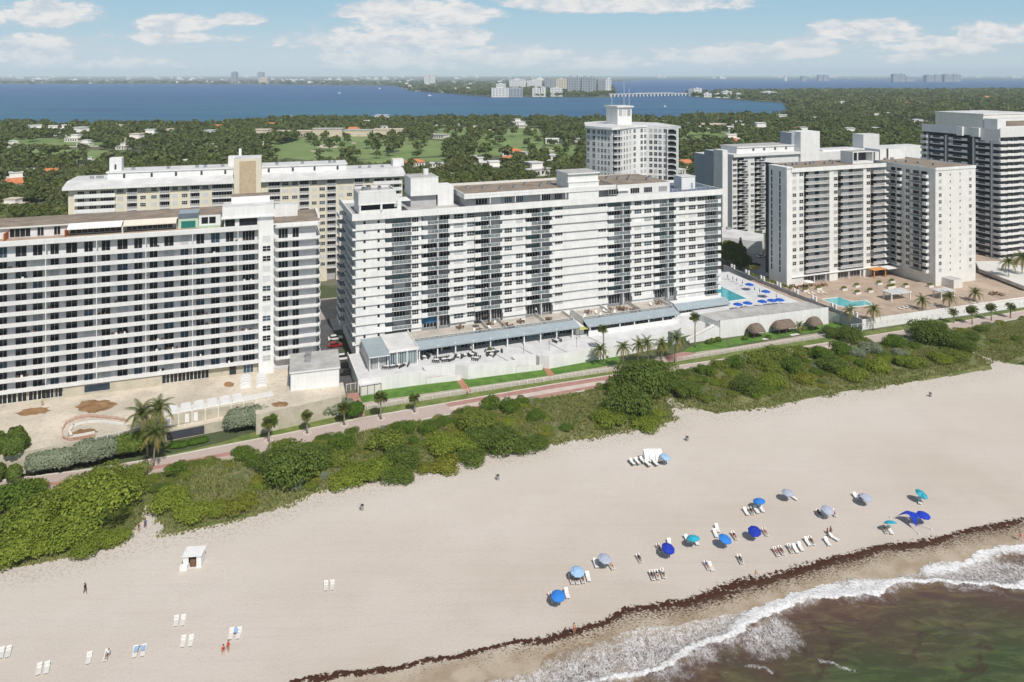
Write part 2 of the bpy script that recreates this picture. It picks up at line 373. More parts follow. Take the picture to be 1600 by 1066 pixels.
A0 = G(556, 334, 44); B0 = G(1126, 295, 44); MF = Fr(A0, B0); S = MF.s_
def build_main():
    root = empty('apartment_building', (*A0, 0), MF.ang, 'long white slab block with stacked glass balconies and grey canopies at its foot', 'apartment building')
    rp = Reps(root); e = S(1126); zf = [39.2 - 2.8 * k for k in range(12)]
    w = MB()
    sb = {px: S(px) for px in (602, 643, 659, 704, 742, 786, 822, 864, 950, 988, 1022, 1058, 1102)}
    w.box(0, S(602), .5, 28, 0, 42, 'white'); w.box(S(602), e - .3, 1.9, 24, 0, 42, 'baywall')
    Wz = [(643, 659, [(643.5, 654)]), (704, 742, [(709, 724), (729.5, 741)]), (786, 822, [(788, 800), (806, 817)]),
          (864, 950, [(867, 879), (934.5, 947)]), (988, 1022, [(991, 1002), (1006.5, 1018)]), (1058, 1102, [(1061, 1071), (1076, 1087), (1089.5, 1100)])]
    for a, b, ws in Wz:
        w.box(S(a), S(b), .55 if a != 704 else .8, 1.895, 0, 42, 'white')
    w.build('wall', root)
    # window bays behind solid parapets
    allW = [(556, 602, [(567.5, 571.5), (589.5, 593.5)])] + Wz
    for a, b, ws in allW:
        s0, s1 = S(a), S(b); first = a == 556; vv = .5 if first else .8 if a == 704 else .55; PH = 1.45 if first or a == 864 else 1.0
        pm = MB().box(0, s1 - s0, 0, .14, -.25, PH, 'white').box(0, s1 - s0, .14, vv - .005, -.25, 0, 'white')
        if not first: pm.box(0, .12, .14, vv - .005, 0, PH, 'white').box(s1 - s0 - .12, s1 - s0, .14, vv - .005, 0, PH, 'white')
        if a == 704:                                   # stepped parapet
            st = S(729) - s0; pm = MB().box(0, st, 0, .14, -.25, PH, 'white').box(0, st, .14, vv - .005, -.25, 0, 'white').box(st, s1 - s0, .3, .44, -.25, PH, 'white').box(st, s1 - s0, .44, vv - .005, -.25, 0, 'white')
        for k, z in enumerate(zf + ([5.6, 2.9] if a >= 1058 or first else [])):
            if k < 12 or True: rp.add('parapet', pm, (s0, 0, z), 0, (s1 - s0) * 1.8)
            for (p0, p1) in ws:
                u0, u1 = S(p0, vv), S(p1, vv); g = rg((.60, .1, .10, .20)); n = 1 if first else 3
                rp.add('window', win(u1 - u0, 1.6, n, g, 'whitemetal' if g != 'shutter' else 'white2', hbar=not first), ((u0 + u1) / 2, vv, z + .75), 0, (u1 - u0) * 1.4)
    # balcony bays: (left, right, solid box widths in px, doors, column)
    Bz = [(602, 643, (10, 0), [(615, 633)], None), (659, 704, (9, 4), [(661, 682), (687, 703)], 684.5), (742, 786, (9, 5), [(743, 764), (768, 784)], 766.5),
          (822, 864, (8, 6), [(823, 844), (848, 861)], 846), (950, 988, (9, 4), [(951, 972), (976, 987)], 974), (1022, 1058, (8, 6), [(1023, 1041), (1046, 1056)], 1044.3),
          (1102, 1126, (0, 5), [(1105, 1117)], None)]
    ci = 0
    for a, b, bx, doors, colp in Bz:
        s0, s1 = S(a), S(b); f = (s1 - s0) / (b - a)
        lm = loggia(s1 - s0, 1.89, 2.8, (bx[0] * f, bx[1] * f))
        for k, z in enumerate(zf + ([5.6] if a >= 1058 or a == 602 else [])):
            if k == 11 and 1058 > a > 602: bm = None
            else: rp.add('balcony', lm, (s0, 0, z), 0, (s1 - s0) * 1.3)
            for (p0, p1) in doors:
                u0, u1 = S(p0, 1.9), S(p1, 1.9); g = rg((.6, .1, .12, .06))
                if random.random() < .13: g = 'glassgreen'
                if k == 11 and 1058 > a > 602: rp.add('terrace_door', win(u1 - u0, 3.2, max(3, round((u1 - u0) / .95)), 'glass', 'whitemetal', .09), ((u0 + u1) / 2, 1.89, 7.15), 0, 9); continue
                rp.add('balcony_door', win(u1 - u0, 2.2, max(3, round((u1 - u0) / .95)), g, 'whitemetal' if g != 'glassgreen' else 'railglass', .09), ((u0 + u1) / 2, 1.89, z + .05), 0, (u1 - u0) * 2)
            if random.random() < .6: ci += 1; rp.add('balcony_furniture', clutter(ci % 9), (s0 + bx[0] * f + random.uniform(.2, 1.5), .2, z + .01), 0, 1)
        if colp:
            c = S(colp); MB().box(c - .14, c + .14, .09, 1.89, 7.1, 42, 'whitemetal').build('column', root)
    # storm screen tinted blue on the lowest floor
    u0, u1 = S(661, 1), S(683, 1)
    MB().box(u0, u1, 1.7, 1.73, 8.5, 10.6, 'bluescreen').build('blue_screen', root)
    # left flank: ledges, dark windows, stacked end balconies
    led = MB().box(-1.0, 0, -.25, 17, -.28, 0, 'white').box(-1.02, -.9, -.25, 17, 0, .35, 'white')
    eb = MB().box(-2.3, 0, 0, 7.5, -.25, 0, 'white').box(-2.3, -2.15, 0, 7.5, 0, 1.1, 'white').box(-2.15, 0, 0, .14, 0, 1.1, 'white').box(-2.15, 0, 7.36, 7.5, 0, 1.1, 'white')
    for k, z in enumerate(zf + [5.6]):
        rp.add('ledge', led, (0, 0, z), 0, 4); rp.add('end_balcony', eb, (0, 18.5, z), 0, 8)
        for y in (3, 7.5, 12): rp.add('side_window', win(1.6, 1.2, 2, rg()), (0, y, z + 1.1), -R(90), .7)
        rp.add('side_door', win(3.6, 2.2, 3, 'glass'), (0, 22, z + .02), -R(90), 1.5)
    # roof fascia and roof
    f = MB(); f.box(-1.2, e + .4, -.8, -.5, 42, 44, 'white'); f.box(-1.2, -.9, -.5, 28.3, 42, 44, 'white'); f.box(e + .1, e + .4, -.5, 24.3, 42, 44, 'white')
    f.box(-.9, e + .1, 24, 24.3, 42.02, 43.98, 'white'); f.build('fascia', root)
    r = MB(); r.box(-.9, S(1047), -.5, 24, 42.05, 43, 'white', 'roofgrey'); r.box(S(1047), e + .1, -.5, 24, 42.05, 43, 'white', 'roofblue'); r.box(-.9, S(602), 24.3, 28.2, 42.05, 43, 'white', 'roofgrey'); r.build('roof', root)
    # penthouse
    p = MB(); a0, a1, a2 = S(728, 3), S(958, 3), S(1045, .8)
    p.box(a0, a1, 3.2, 22, 43.02, 46, 'greywall2'); p.box(a1, a2, .2, 22, 43.02, 47.6, 'white2', 'gravel'); p.build('penthouse', root)
    q = MB(); q.box(a0 - 1.2, a1 - .01, 1.0, 22.4, 46, 46.9, 'white', 'gravel'); q.box(a0 - 1.2, a1 - .01, .95, 1.35, 46.9, 47.6, 'white'); q.box(a0 - 1.2, a0 - .9, 1.35, 22.4, 46.9, 47.6, 'white')
    q.box(a1 - .01, S(982), -.6, .8, 45.6, 45.85, 'white'); q.box(a0 - .9, a2, 22.4, 22.7, 46.5, 47.7, 'offwhite'); q.build('penthouse_roof', root)
    for (p0, p1) in [(743, 761), (766, 782), (788, 800), (806, 818), (825, 839), (846, 860), (866, 878)]:
        u0, u1 = S(p0, 3.2), S(p1, 3.2); rp.add('penthouse_window', win(u1 - u0, 2.0, 4, rg((.8, .1, .1, 0))), ((u0 + u1) / 2, 3.2, 43.5), 0, 4)
    for (p0, p1) in [(951, 966), (985, 999), (1006, 1019), (1029, 1042)]:
        u0, u1 = S(p0, .2), S(p1, .2); rp.add('penthouse_window', win(u1 - u0, 1.9, 4, rg((.8, .1, .1, 0))), ((u0 + u1) / 2, .2, 44.4), 0, 4)
    post = MB().box(0, .25, 0, .25, 0, 2, 'white')
    for px in (765.5, 805, 845, 884): rp.add('post', post, (S(px, 1), 1.1, 44), 0, 1)
    # roof-top boxes
    b = MB(); b.box(1.1, 12.6, 2, 12, 45.9, 46.1, 'white'); b.box(1.1, 12.4, 2.2, 12, 46.1, 49.5, 'white2', 'roofgrey')
    b.box(1.3, 1.8, 2.1, 12, 43.02, 45.9, 'white'); b.box(7.6, 8.2, 2.1, 2.5, 43.02, 45.9, 'white'); b.box(1.8, 14, 2.1, 2.4, 43.02, 44.3, 'white'); b.box(1.8, 12.4, 5, 11.8, 43.02, 45.88, 'darkgrey')
    b.box(12.8, 14, 2.4, 2.8, 43.02, 47, 'white'); b.box(12.62, 17, 2.8, 9, 46.3, 46.5, 'white'); b.box(1.4, 12.2, 2.5, 2.8, 49.52, 50.2, 'white2'); b.box(1.4, 12.2, 11.4, 11.7, 49.52, 50.2, 'white2'); b.box(11.9, 12.2, 2.8, 11.4, 49.52, 50.2, 'white2')
    b.build('cooling_plant_enclosure', root)
    for x, y, s_ in ((3, 5, 1.4), (5, 8, 1.7), (8, 6, 1.2)):
        t = MB(); t.tube([(x, y, 49.5), (x, y, 50.6)], s_ * .5, 12, 'carsilver'); t.tube([(x, y, 50.6), (x, y, 50.9)], s_ * .35, 12, 'darkmetal'); t.build('cooling_fan', root)
    b = MB(); b.box(18.2, 27.1, 8, 17, 46.7, 52.3, 'white', 'roofgrey'); b.box(18.1, 27.2, 7.9, 17.1, 52.3, 52.5, 'white', 'roofgrey'); b.box(18.5, 26.8, 9.5, 16.8, 43.02, 46.7, 'greywall2'); b.box(27.2, 32.4, 9, 16, 43.02, 49.2, 'white'); b.build('lift_tower', root)
    MB().tube([(24.5, 14, 52.5), (24.5, 14, 54.3)], .9, 14, 'white').build('water_tank', root)
    b = MB(); x0, x1 = S(887, 2), S(934, 2); b.box(x0, x1, 1.3, 11, 43.02, 49.1, 'white'); b.box(x0 - .2, x1 + .2, 1.1, 11.2, 49.1, 49.4, 'white'); b.box(x0, x1, 1.8, 11, 49.4, 51.8, 'white'); b.box(x0 - .3, x1 + .3, 1.1, 11.3, 51.8, 52.2, 'white', 'roofgrey'); b.build('stair_tower', root)
    b = MB(); b.box(118, 123.8, 8, 13, 43.02, 47.6, 'white', 'roofwhite'); b.box(117.8, 124, 7.8, 13.2, 47.6, 47.8, 'white', 'roofwhite'); b.box(121.9, 122.9, 7.97, 8.0, 43.1, 45.3, 'bluegrey'); b.build('roof_house', root)
    rl = MB().box(0, 1.9, 0, .05, .0, .06, 'whitemetal').box(0, .06, 0, .05, -.95, 0, 'whitemetal')
    for k in range(9): rp.add('roof_rail', rl, (S(1050) + k * 1.95, -.4, 45), 0, .3)
    ac = MB().box(0, 1.1, 0, 1.0, 0, .9, 'carsilver').tube([(.55, .5, .9), (.55, .5, 1.0)], .35, 10, 'darkmetal')
    for i in range(9): rp.add('rooftop_unit', ac, (38 + i * 5.1 + random.uniform(-1, 1), random.uniform(9, 18), 46.9), 0, .5)
    for i in range(6): rp.add('rooftop_unit', ac, (90 + i * 3.1, random.uniform(6, 18), 47.6), 0, .5)
    # terraces over the canopies
    for nm, s0, s1, vf, zt in (('seg', 15.5, 66.5, -8.4, 7.1), ('seg', 70, 102.8, -8.8, 7.0)):
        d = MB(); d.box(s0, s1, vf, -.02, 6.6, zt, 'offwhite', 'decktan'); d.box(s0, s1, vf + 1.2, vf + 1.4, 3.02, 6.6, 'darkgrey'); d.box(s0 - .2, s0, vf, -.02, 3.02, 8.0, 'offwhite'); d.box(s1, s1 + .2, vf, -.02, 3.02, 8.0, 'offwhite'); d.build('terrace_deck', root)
        zc, ze = zt + .3, zt - .85; va, vb = vf - .1, vf - 3.6
        a = MB(); a.face([(s0 - .3, va, zc), (s0 - .3, vb, ze), (s1 + .9, vb, ze), (s1 + .6, va, zc)], 'awning'); a.face([(s0 - .3, va, zc - .1), (s1 + .6, va, zc - .1), (s1 + .9, vb, ze - .1), (s0 - .3, vb, ze - .1)], 'awning')
        a.box(s0 - .3, s1 + .9, vb - .03, vb, ze - .35, ze + .01, 'awning'); a.box(s0 - .3, s1 + .6, vf - .15, vf, zt + .2, zc + .02, 'darkgrey'); a.build('canopy', root)
        x = s0 + 1; i = 0
        rl = MB().box(0, 1.5, 0, .04, .5, .9, 'railglass').box(0, 1.5, -.01, .06, .9, .97, 'whitemetal').box(0, .06, -.01, .06, 0, .9, 'whitemetal')
        while x < s1: rp.add('terrace_rail', rl, (x - 1, vf + .1, zt), 0, 1); x += 1.5
        x = s0 + .6
        cm = MB().box(0, .35, 0, .35, 0, zt - .62 - 3.02, 'white')
        while x < s1: rp.add('canopy_column', cm, (x, vf - 3.2, 3.02), 0, 2); x += 5.4 if s0 < 20 else 5.3
        for x in ([38.5, 44, 57] if s0 < 20 else [80.5, 91]): MB().box(x, x + .15, vf + .3, -.05, zt, zt + 1.2, 'offwhite').build('terrace_divider', root)
        if s0 > 20:
            MB().box(s0, s1 + .5, vf - 3.5, vf - 3.22, 3.02, 4.6, 'white').build('canopy_wall', root)
    for x in np.arange(17.5, 66, 2.7): rp.add('restaurant_glazing', win(2.4, 3.6, 2, random.choice(['glass', 'glass', 'glassblue', 'glassgreen'])), (x, -7.22, 3.05), 0, 4)
    for x in np.arange(71.5, 102, 2.7): rp.add('restaurant_glazing', win(2.5, 1.6, 2, 'glass'), (x, -11.0, 4.62), 0, 4)
    a = MB(); s0, s1 = 107.5, 127.5; a.box(s0, s1, -3.4, -.02, 2, 6.2, 'white'); a.face([(s0 - .5, -3.45, 6.3), (s0 - .5, -6.2, 4.9), (s1 + 1, -6.2, 4.9), (s1 + 1, -3.45, 6.3)], 'awning'); a.face([(s0 - .5, -3.45, 6.22), (s1 + 1, -3.45, 6.22), (s1 + 1, -6.2, 4.8), (s0 - .5, -6.2, 4.8)], 'awning'); a.box(s0 - .5, s1 + 1, -6.24, -6.2, 4.6, 4.92, 'awning'); a.build('canopy', root)
    a = MB(); a.box(s0, s1, -5.9, -5.7, 2, 3.6, 'white'); a.build('canopy_wall', root)
    for x in np.arange(109, 127, 2.6): rp.add('restaurant_glazing', win(2.4, 1.2, 2, 'glass'), (x, -5.4, 3.5), 0, 3)
    # yellow door canopy and blank base wall between the two terraces
    MB().box(66.9, 69.6, -10, -.1, 3.02, 5.6, 'white').build('link_wall', root)
    # corner pavilion
    p = MB(); p.box(1.2, 7.0, -15.6, -1, 7.0, 7.3, 'white2', 'awning'); p.box(6.9, 15.4, -14.2, -.1, 7.1, 7.45, 'white', 'roofwhite'); p.box(7.0, 7.2, -14.2, -.3, 7.45, 7.8, 'white'); p.box(7.2, 15.4, -14.2, -14.0, 7.45, 7.8, 'white'); p.box(15.2, 15.4, -14, -.3, 7.45, 7.8, 'white')
    p.box(1.6, 15.2, -10, -.05, 3.02, 7.0, 'white2'); p.box(1.4, 1.6, -15.2, -10, 3.02, 7, 'white2')
    for x in (1.6, 4.0, 6.6, 9.2, 12, 14.9): p.box(x, x + .3, -14.0, -13.7, 3.02, 7.0, 'white')
    p.build('pavilion', root)
    for i, x in enumerate(np.arange(2.9, 15, 1.3)): rp.add('pavilion_glazing', win(1.2, 3.6, 2, 'glassgreen' if i > 4 else 'blinds' if i < 3 else 'glassblue'), (x, -13.5, 3.1), 0, 3)
    rp.finish()
build_main()

# ---- terrace of the white block, one mass with parapets and two stair wells
def build_terrace():
    root = empty('beach_terrace', (*A0, 0), MF.ang, 'raised white terrace with a long blank sea wall in front of the white slab block', 'terrace')
    out = [(-2.5, -.1), (-2.5, -20.3), (15.8, -21.2), (15.8, -18.0), (24.5, -19.8), (27.5, -22.4), (41.5, -23.2), (41.5, -20.0), (48.5, -21.3), (51.5, -23.8), (78, -22.6), (89, -21.8), (89, -18.5), (99.5, -18.5), (99.5, -16), (112, -15), (112, -.1)]
    MB().prism(out, 0, 3.0, 'white', 'deckwhite').build('deck', root)
    w = MB()
    def wall(p, q, z0=3.0, z1=3.75, t=.18):
        d = Vector((q[0] - p[0], q[1] - p[1])); L = d.length; d /= L; n = Vector((-d.y, d.x)) * t
        w.prism([p, q, (q[0] + n.x, q[1] + n.y), (p[0] + n.x, p[1] + n.y)], z0, z1, 'white')
    for i in (0, 1, 2, 3, 4, 5, 6, 7, 8, 9, 10): wall(out[i], out[i + 1])
    wall((15.9, -21.2), (25.5, -22.2), 0, 1.5); wall((41.6, -23.2), (49.5, -23.8), 0, 1.5)
    wall((48.5, -21.3), (48.6, -23.6), 0, 3.7)
    w.build('parapet', root)
    for (x0, x1, v0, v1) in ((15.9, 27.0, -21.0, -18.3), (41.6, 51.0, -23.0, -20.3)):
        st = MB(); n = 10
        for k in range(n): st.box(x0 + (x1 - x0) * k / n, x0 + (x1 - x0) * (k + 1) / n, v0 + .2, v0 + 1.6, 0, .3 + 1.0 * (n - k) / n * .8, 'concrete')
        st.build('stairs', root)
    # strips dividing the deck
    d = MB()
    for x in (37.5, 46.5, 56, 69.5): d.prism([(x, -13), (x + .35, -13), (x + 2.6, -22.2), (x + 2.2, -22.2)], 3.004, 3.1, 'roofgrey')
    d.build('deck_strip', root)
    st = MB()
    for k in range(14): st.box(101 + k * .75, 101 + (k + 1) * .75, -21.2, -19.6, 0, .25 + k * .23, 'concrete')
    for k in range(14): st.box(101 + k * .75, 101 + (k + 1) * .75, -21.4, -21.2, 0, 1.1 + k * .23, 'white')
    for k in range(14): st.box(101 + k * .75, 101 + (k + 1) * .75, -19.6, -19.4, 0, 1.1 + k * .23, 'white')
    st.box(111.5, 112.4, -21.4, -15, 0, 3.4, 'white', 'deckwhite'); st.build('stairs', root)
    st = MB(); st.box(95, 98.5, -20.5, -18.55, 0, 3.6, 'bluegrey', 'roofgrey'); st.build('gatehouse', root)
build_terrace()
t = empty('changing_cabin', (*MF.P(-2.2, -22.2), 0), MF.ang, 'low cream cabin with three dark framed doors at the corner of the white terrace', 'cabin')
MB().box(0, 5.6, 0, 1.8, 0, 2.5, 'offwhite', 'roofwhite').build('wall', t)
for i in range(3): MB().box(.25 + i * 1.8, 1.75 + i * 1.8, -.06, -.01, .2, 2.35, 'offwhite').build('door', t)
for i in range(4): MB().box(.1 + i * 1.78, .22 + i * 1.78, -.1, -.0, .1, 2.5, 'darkmetal').build('door_post', t)
MB().box(.1, 5.56, -.1, 0, 2.5, 2.62, 'darkmetal').build('lintel', t)
t = empty('door_canopy', (*MF.P(66.9, -12.2), 3.0), MF.ang, 'small yellow green canopy over a doorway between two grey canopies', 'canopy')
MB().box(0, 3.2, 0, 2.2, 2.3, 2.45, 'yellowgreen').build('roof', t)
for x in (0, 3.1): MB().box(x, x + .1, 0, .1, .02, 2.3, 'darkmetal').build('post', t)

# ---- left block with continuous balconies
LA = (-800 / F * 172.9, 172.9); LB = (-397 / F * 192.1, 192.1); LF = Fr(LA, LB)
def build_left():
    fr = LF; s = fr.s_; root = empty('apartment_building', (*LA, 0), fr.ang, 'grey walled block with continuous white balcony bands, cut by the left edge', 'apartment building')
    rp = Reps(root); zt = lambda z: 85 - (85 - z) * .937
    bot = [40.5] + [36.6 - 2.85 * k for k in range(13)]; bz = [zt(z) for z in bot]
    e = s(404); cw = s(427.5); e2 = s(494, 1); x0 = -9
    w = MB(); w.box(x0, e, 1.7, 18, 4.8, bz[0] + .9, 'greywall'); w.box(e + .0, cw, -.7, 18.01, 4.8, bz[0] + 2.3, 'white'); w.box(cw, e2, 1.7, 18, 3, bz[0] + .9, 'greywall'); w.build('wall', root)
    wx = [(-24, -14), (0, 10), (26, 40), (53, 65), (80, 91), (105, 119), (133, 144), (160, 171), (185, 198), (211, 221), (235, 245), (258, 270), (283.5, 293), (308, 318), (331, 342), (354, 364), (381, 396)]
    band = MB().box(x0, e, -.12, .02, 0, .95, 'white2').box(x0, e, .02, 1.69, .0, .2, 'white2').box(x0, e, -.10, .0, .95, 1.0, 'white2')
    # rounded band of the right wing
    arc = [(cw + .1, 1.2)] + [(cw + .1 + 1.3 * (1 - math.cos(t)), 1.2 - 1.3 * math.sin(t)) for t in np.linspace(.3, math.pi / 2, 6)] + [(e2 + .2, -.1), (e2 + 1.0, .5), (e2 + 1.2, 1.5), (e2 + 1.2, 16.5)]
    rb = MB()
    for p, q in zip(arc[:-1], arc[1:]):
        d = Vector((q[0] - p[0], q[1] - p[1])).normalized(); n = (-d.y * .14, d.x * .14)
        rb.face([(p[0], p[1], 0), (q[0], q[1], 0), (q[0], q[1], .95), (p[0], p[1], .95)], 'white'); rb.face([(q[0] + n[0], q[1] + n[1], 0), (p[0] + n[0], p[1] + n[1], 0), (p[0] + n[0], p[1] + n[1], .95), (q[0] + n[0], q[1] + n[1], .95)], 'white')
        rb.face([(p[0], p[1], .95), (q[0], q[1], .95), (q[0] + n[0], q[1] + n[1], .95), (p[0] + n[0], p[1] + n[1], .95)], 'white')
    pl = arc + [(e2 - .0, 16.5), (e2, 1.69), (cw + .1, 1.69)]
    rb.prism([(p[0], p[1]) for p in pl], 0.01, .2, 'white')
    for k, z in enumerate(bz):
        rp.add('balcony_band', band, (0, 0, z), 0, 90)
        if k: rp.add('wing_balcony', rb, (0, 0, z), 0, 60)
        if k == 0: rp.add('wing_balcony', rb, (0, 0, z), 0, 60); continue
        zz = bz[k] + .2; hh = 2.15 if k > 1 else 3.0
        for i, (p0, p1) in enumerate(wx):
            u0, u1 = s(p0, 1.7), s(p1, 1.7); g = rg((.80, .16, .04, 0)); rp.add('balcony_door', win((u1 - u0) * 1.28, hh, 2 if i < 16 else 4, g, 'greywall', .05), ((u0 + u1) / 2, 1.695, zz + .03), 0, 3)
        for p0, p1 in ((435, 450), (457, 467)):
            u0, u1 = s(p0, 1.7), s(p1, 1.7); rp.add('balcony_door', win(u1 - u0, hh, 3 if p0 < 450 else 2, 'glass', 'greywall'), ((u0 + u1) / 2, 1.695, zz + .03), 0, 3)
        rp.add('stair_window', win(s(423) - s(410), 1.5, 2, rg((.3, .1, .6, 0)), hbar=True), ((s(423) + s(410)) / 2, -.7, zz + .35), 0, 2)
        rp.add('side_door', win(3.2, 2.1, 3, 'glass'), (e2, 3.4, zz + .02), R(90), 2)
        for i in range(3): 
            if random.random() < .75: rp.add('balcony_furniture', clutter(random.randrange(9)), (s(random.uniform(5, 385)), .5, zz), 0, 1)
    div = MB().box(0, .14, -.16, 1.69, 0, bz[0] - bz[-1], 'white')
    for px in (-15, 71, 150.5, 227.5, 300.5, 371.5): rp.add('balcony_divider', div, (s(px), 0, bz[-1]), 0, 50)
    # roof
    zr = bz[0] + .9
    r = MB(); r.box(x0, e, 0.03, 18, zr, zr + .05, 'decktile'); r.box(x0, e, -.12, .02, bz[0] + .96, bz[0] + 1.3, 'white'); r.build('roof_terrace', root)
    r = MB(); r.box(cw, e2 + 1, -.0, 18, zr + .06, zr + .5, 'white', 'gravel'); r.box(e2 + .6, e2 + 1.2, 4, 18, zr + .5, zr + 1.1, 'white'); r.build('wing_roof', root)
    MB().box(s(443, 3), s(447, 3), 4, 5, zr + .5, zr + 1.4, 'carsilver').build('rooftop_unit', root)
    pr = s(277, 5)
    p = MB(); p.box(x0, pr, 5.0, 17, zr + .05, zr + 2.6, 'greywall'); p.build('penthouse', root)
    p = MB(); p.box(x0, s(345, 4), 4.2, 17.5, zr + 2.6, zr + 3.0, 'offwhite', 'gravel'); p.build('penthouse_roof', root)
    for p0, p1, n in ((15, 48, 4), (58, 69, 2), (84, 95, 2), (110, 190, 9), (198, 270, 9)):
        u0, u1 = s(p0, 5), s(p1, 5); rp.add('penthouse_window', win(u1 - u0, 2.2, n, 'glass'), ((u0 + u1) / 2, 4.99, zr + .2), 0, 9)
    for p0, p1, mm in ((106, 191, 'awningwhite'), (193, 276, 'awningcream')):
        u0, u1 = s(p0, 3), s(p1, 3); a = MB(); a.face([(u0, 4.2, zr + 3.0), (u0, 1.9, zr + 2.05), (u1, 1.9, zr + 2.05), (u1, 4.2, zr + 3.0)], mm); a.face([(u0, 4.2, zr + 2.95), (u1, 4.2, zr + 2.95), (u1, 1.9, zr + 2.0), (u0, 1.9, zr + 2.0)], mm); a.box(u0, u1, 1.87, 1.9, zr + 1.8, zr + 2.06, mm); a.build('awning', root)
    for px in (8, 103, 192): x = s(px, 3); MB().box(x, x + .2, 1.5, 5, zr + .06, zr + 1.9, 'terracotta' if px != 192 else 'white').build('terrace_screen', root)
    g0, g1, g2 = s(279, 4), s(311, 4), s(345, 4)
    p = MB(); p.box(g0, g1 - .1, 3.2, 9, zr + .06, zr + 4.0, 'palegreen', 'awning'); p.box(g0 + .7, g1 - .8, 3.14, 3.2, zr + .2, zr + 2.0, 'teal'); p.box(g0, g1 - .1, 3.1, 3.2, zr + 2.7, zr + 4.0, 'slateblue'); p.build('green_penthouse', root)
    p = MB(); p.box(g1, g2, 3.4, 9, zr + .06, zr + 3.2, 'white2', 'gravel'); p.box(g1, g2, 1.9, 3.4, zr + .06, zr + .5, 'palegreen'); p.build('white_penthouse', root)
    for px in (316, 328): u = s(px + 4, 3.4); rp.add('penthouse_window', win(1.6, 1.7, 1, 'glass', 'darkmetal'), (u, 3.39, zr + 1.0), 0, 2)
    q0, q1 = s(350, 0), s(428, 0)
    p = MB(); p.box(q0, cw - .01, .4, 8, zr + .06, zr + 2.5, 'white'); p.box(q0 - .7, q1 + .3, -.6, 8.4, zr + 2.5, zr + 2.9, 'white'); p.box(q0 - .4, q1, -.3, 8, zr + 2.9, zr + 5.6, 'white', 'roofwhite'); p.box(q0 + 1.6, q1 - 1.0, 5, 10.5, zr + 5.61, zr + 7.4, 'white', 'gravel'); p.box(q1 + .3, q1 + 6.5, 9, 12, zr + .5, zr + 3.8, 'white', 'roofwhite'); p.build('lift_tower', root)
    for p0, p1, n in ((352, 367, 2), (374, 402, 3)):
        u0, u1 = s(p0, .4), s(p1, .4); rp.add('penthouse_window', win(u1 - u0, 1.9, n, 'glass', 'darkmetal'), ((u0 + u1) / 2, .39, zr + .45), 0, 5)
    # ground floor
    zb = bz[-1]
    g = MB(); g.box(x0, e, 1.2, 1.69, 4.8, zb, 'beigewall'); g.box(s(98), s(253), .3, 1.2, 4.8, zb, 'beigewall'); g.build('ground_floor_wall', root)
    gl = win(2.0, 2.6, 2, 'glass', 'offwhite', .1)
    for px in (-22, -8, 8, 23, 39, 56, 69, 83, 95): u = s(px, 1); rp.add('ground_floor_glazing', gl, (u - .6, 1.17, 4.85), 0, 5)
    for px in (258, 270, 283, 295, 307, 319): u = s(px, 1); rp.add('ground_floor_glazing', gl, (u + .2, 1.17, 4.85), 0, 5)
    u0, u1 = s(131), s(172); rp.add('shop_window', win(u1 - u0, 1.9, 1, 'glassblue', 'offwhite'), ((u0 + u1) / 2, .28, 5.4), 0, 6)
    u0 = s(358, 1); rp.add('doorway', win(1.8, 2.6, 1, 'glass', 'beigewall'), (u0 + .9, 1.17, 4.85), 0, 6)
    u0 = s(388, 1); rp.add('doorway', win(2.6, 2.3, 3, 'glassblue'), (u0, 1.17, 4.85), 0, 6)
    rp.finish()
build_left()

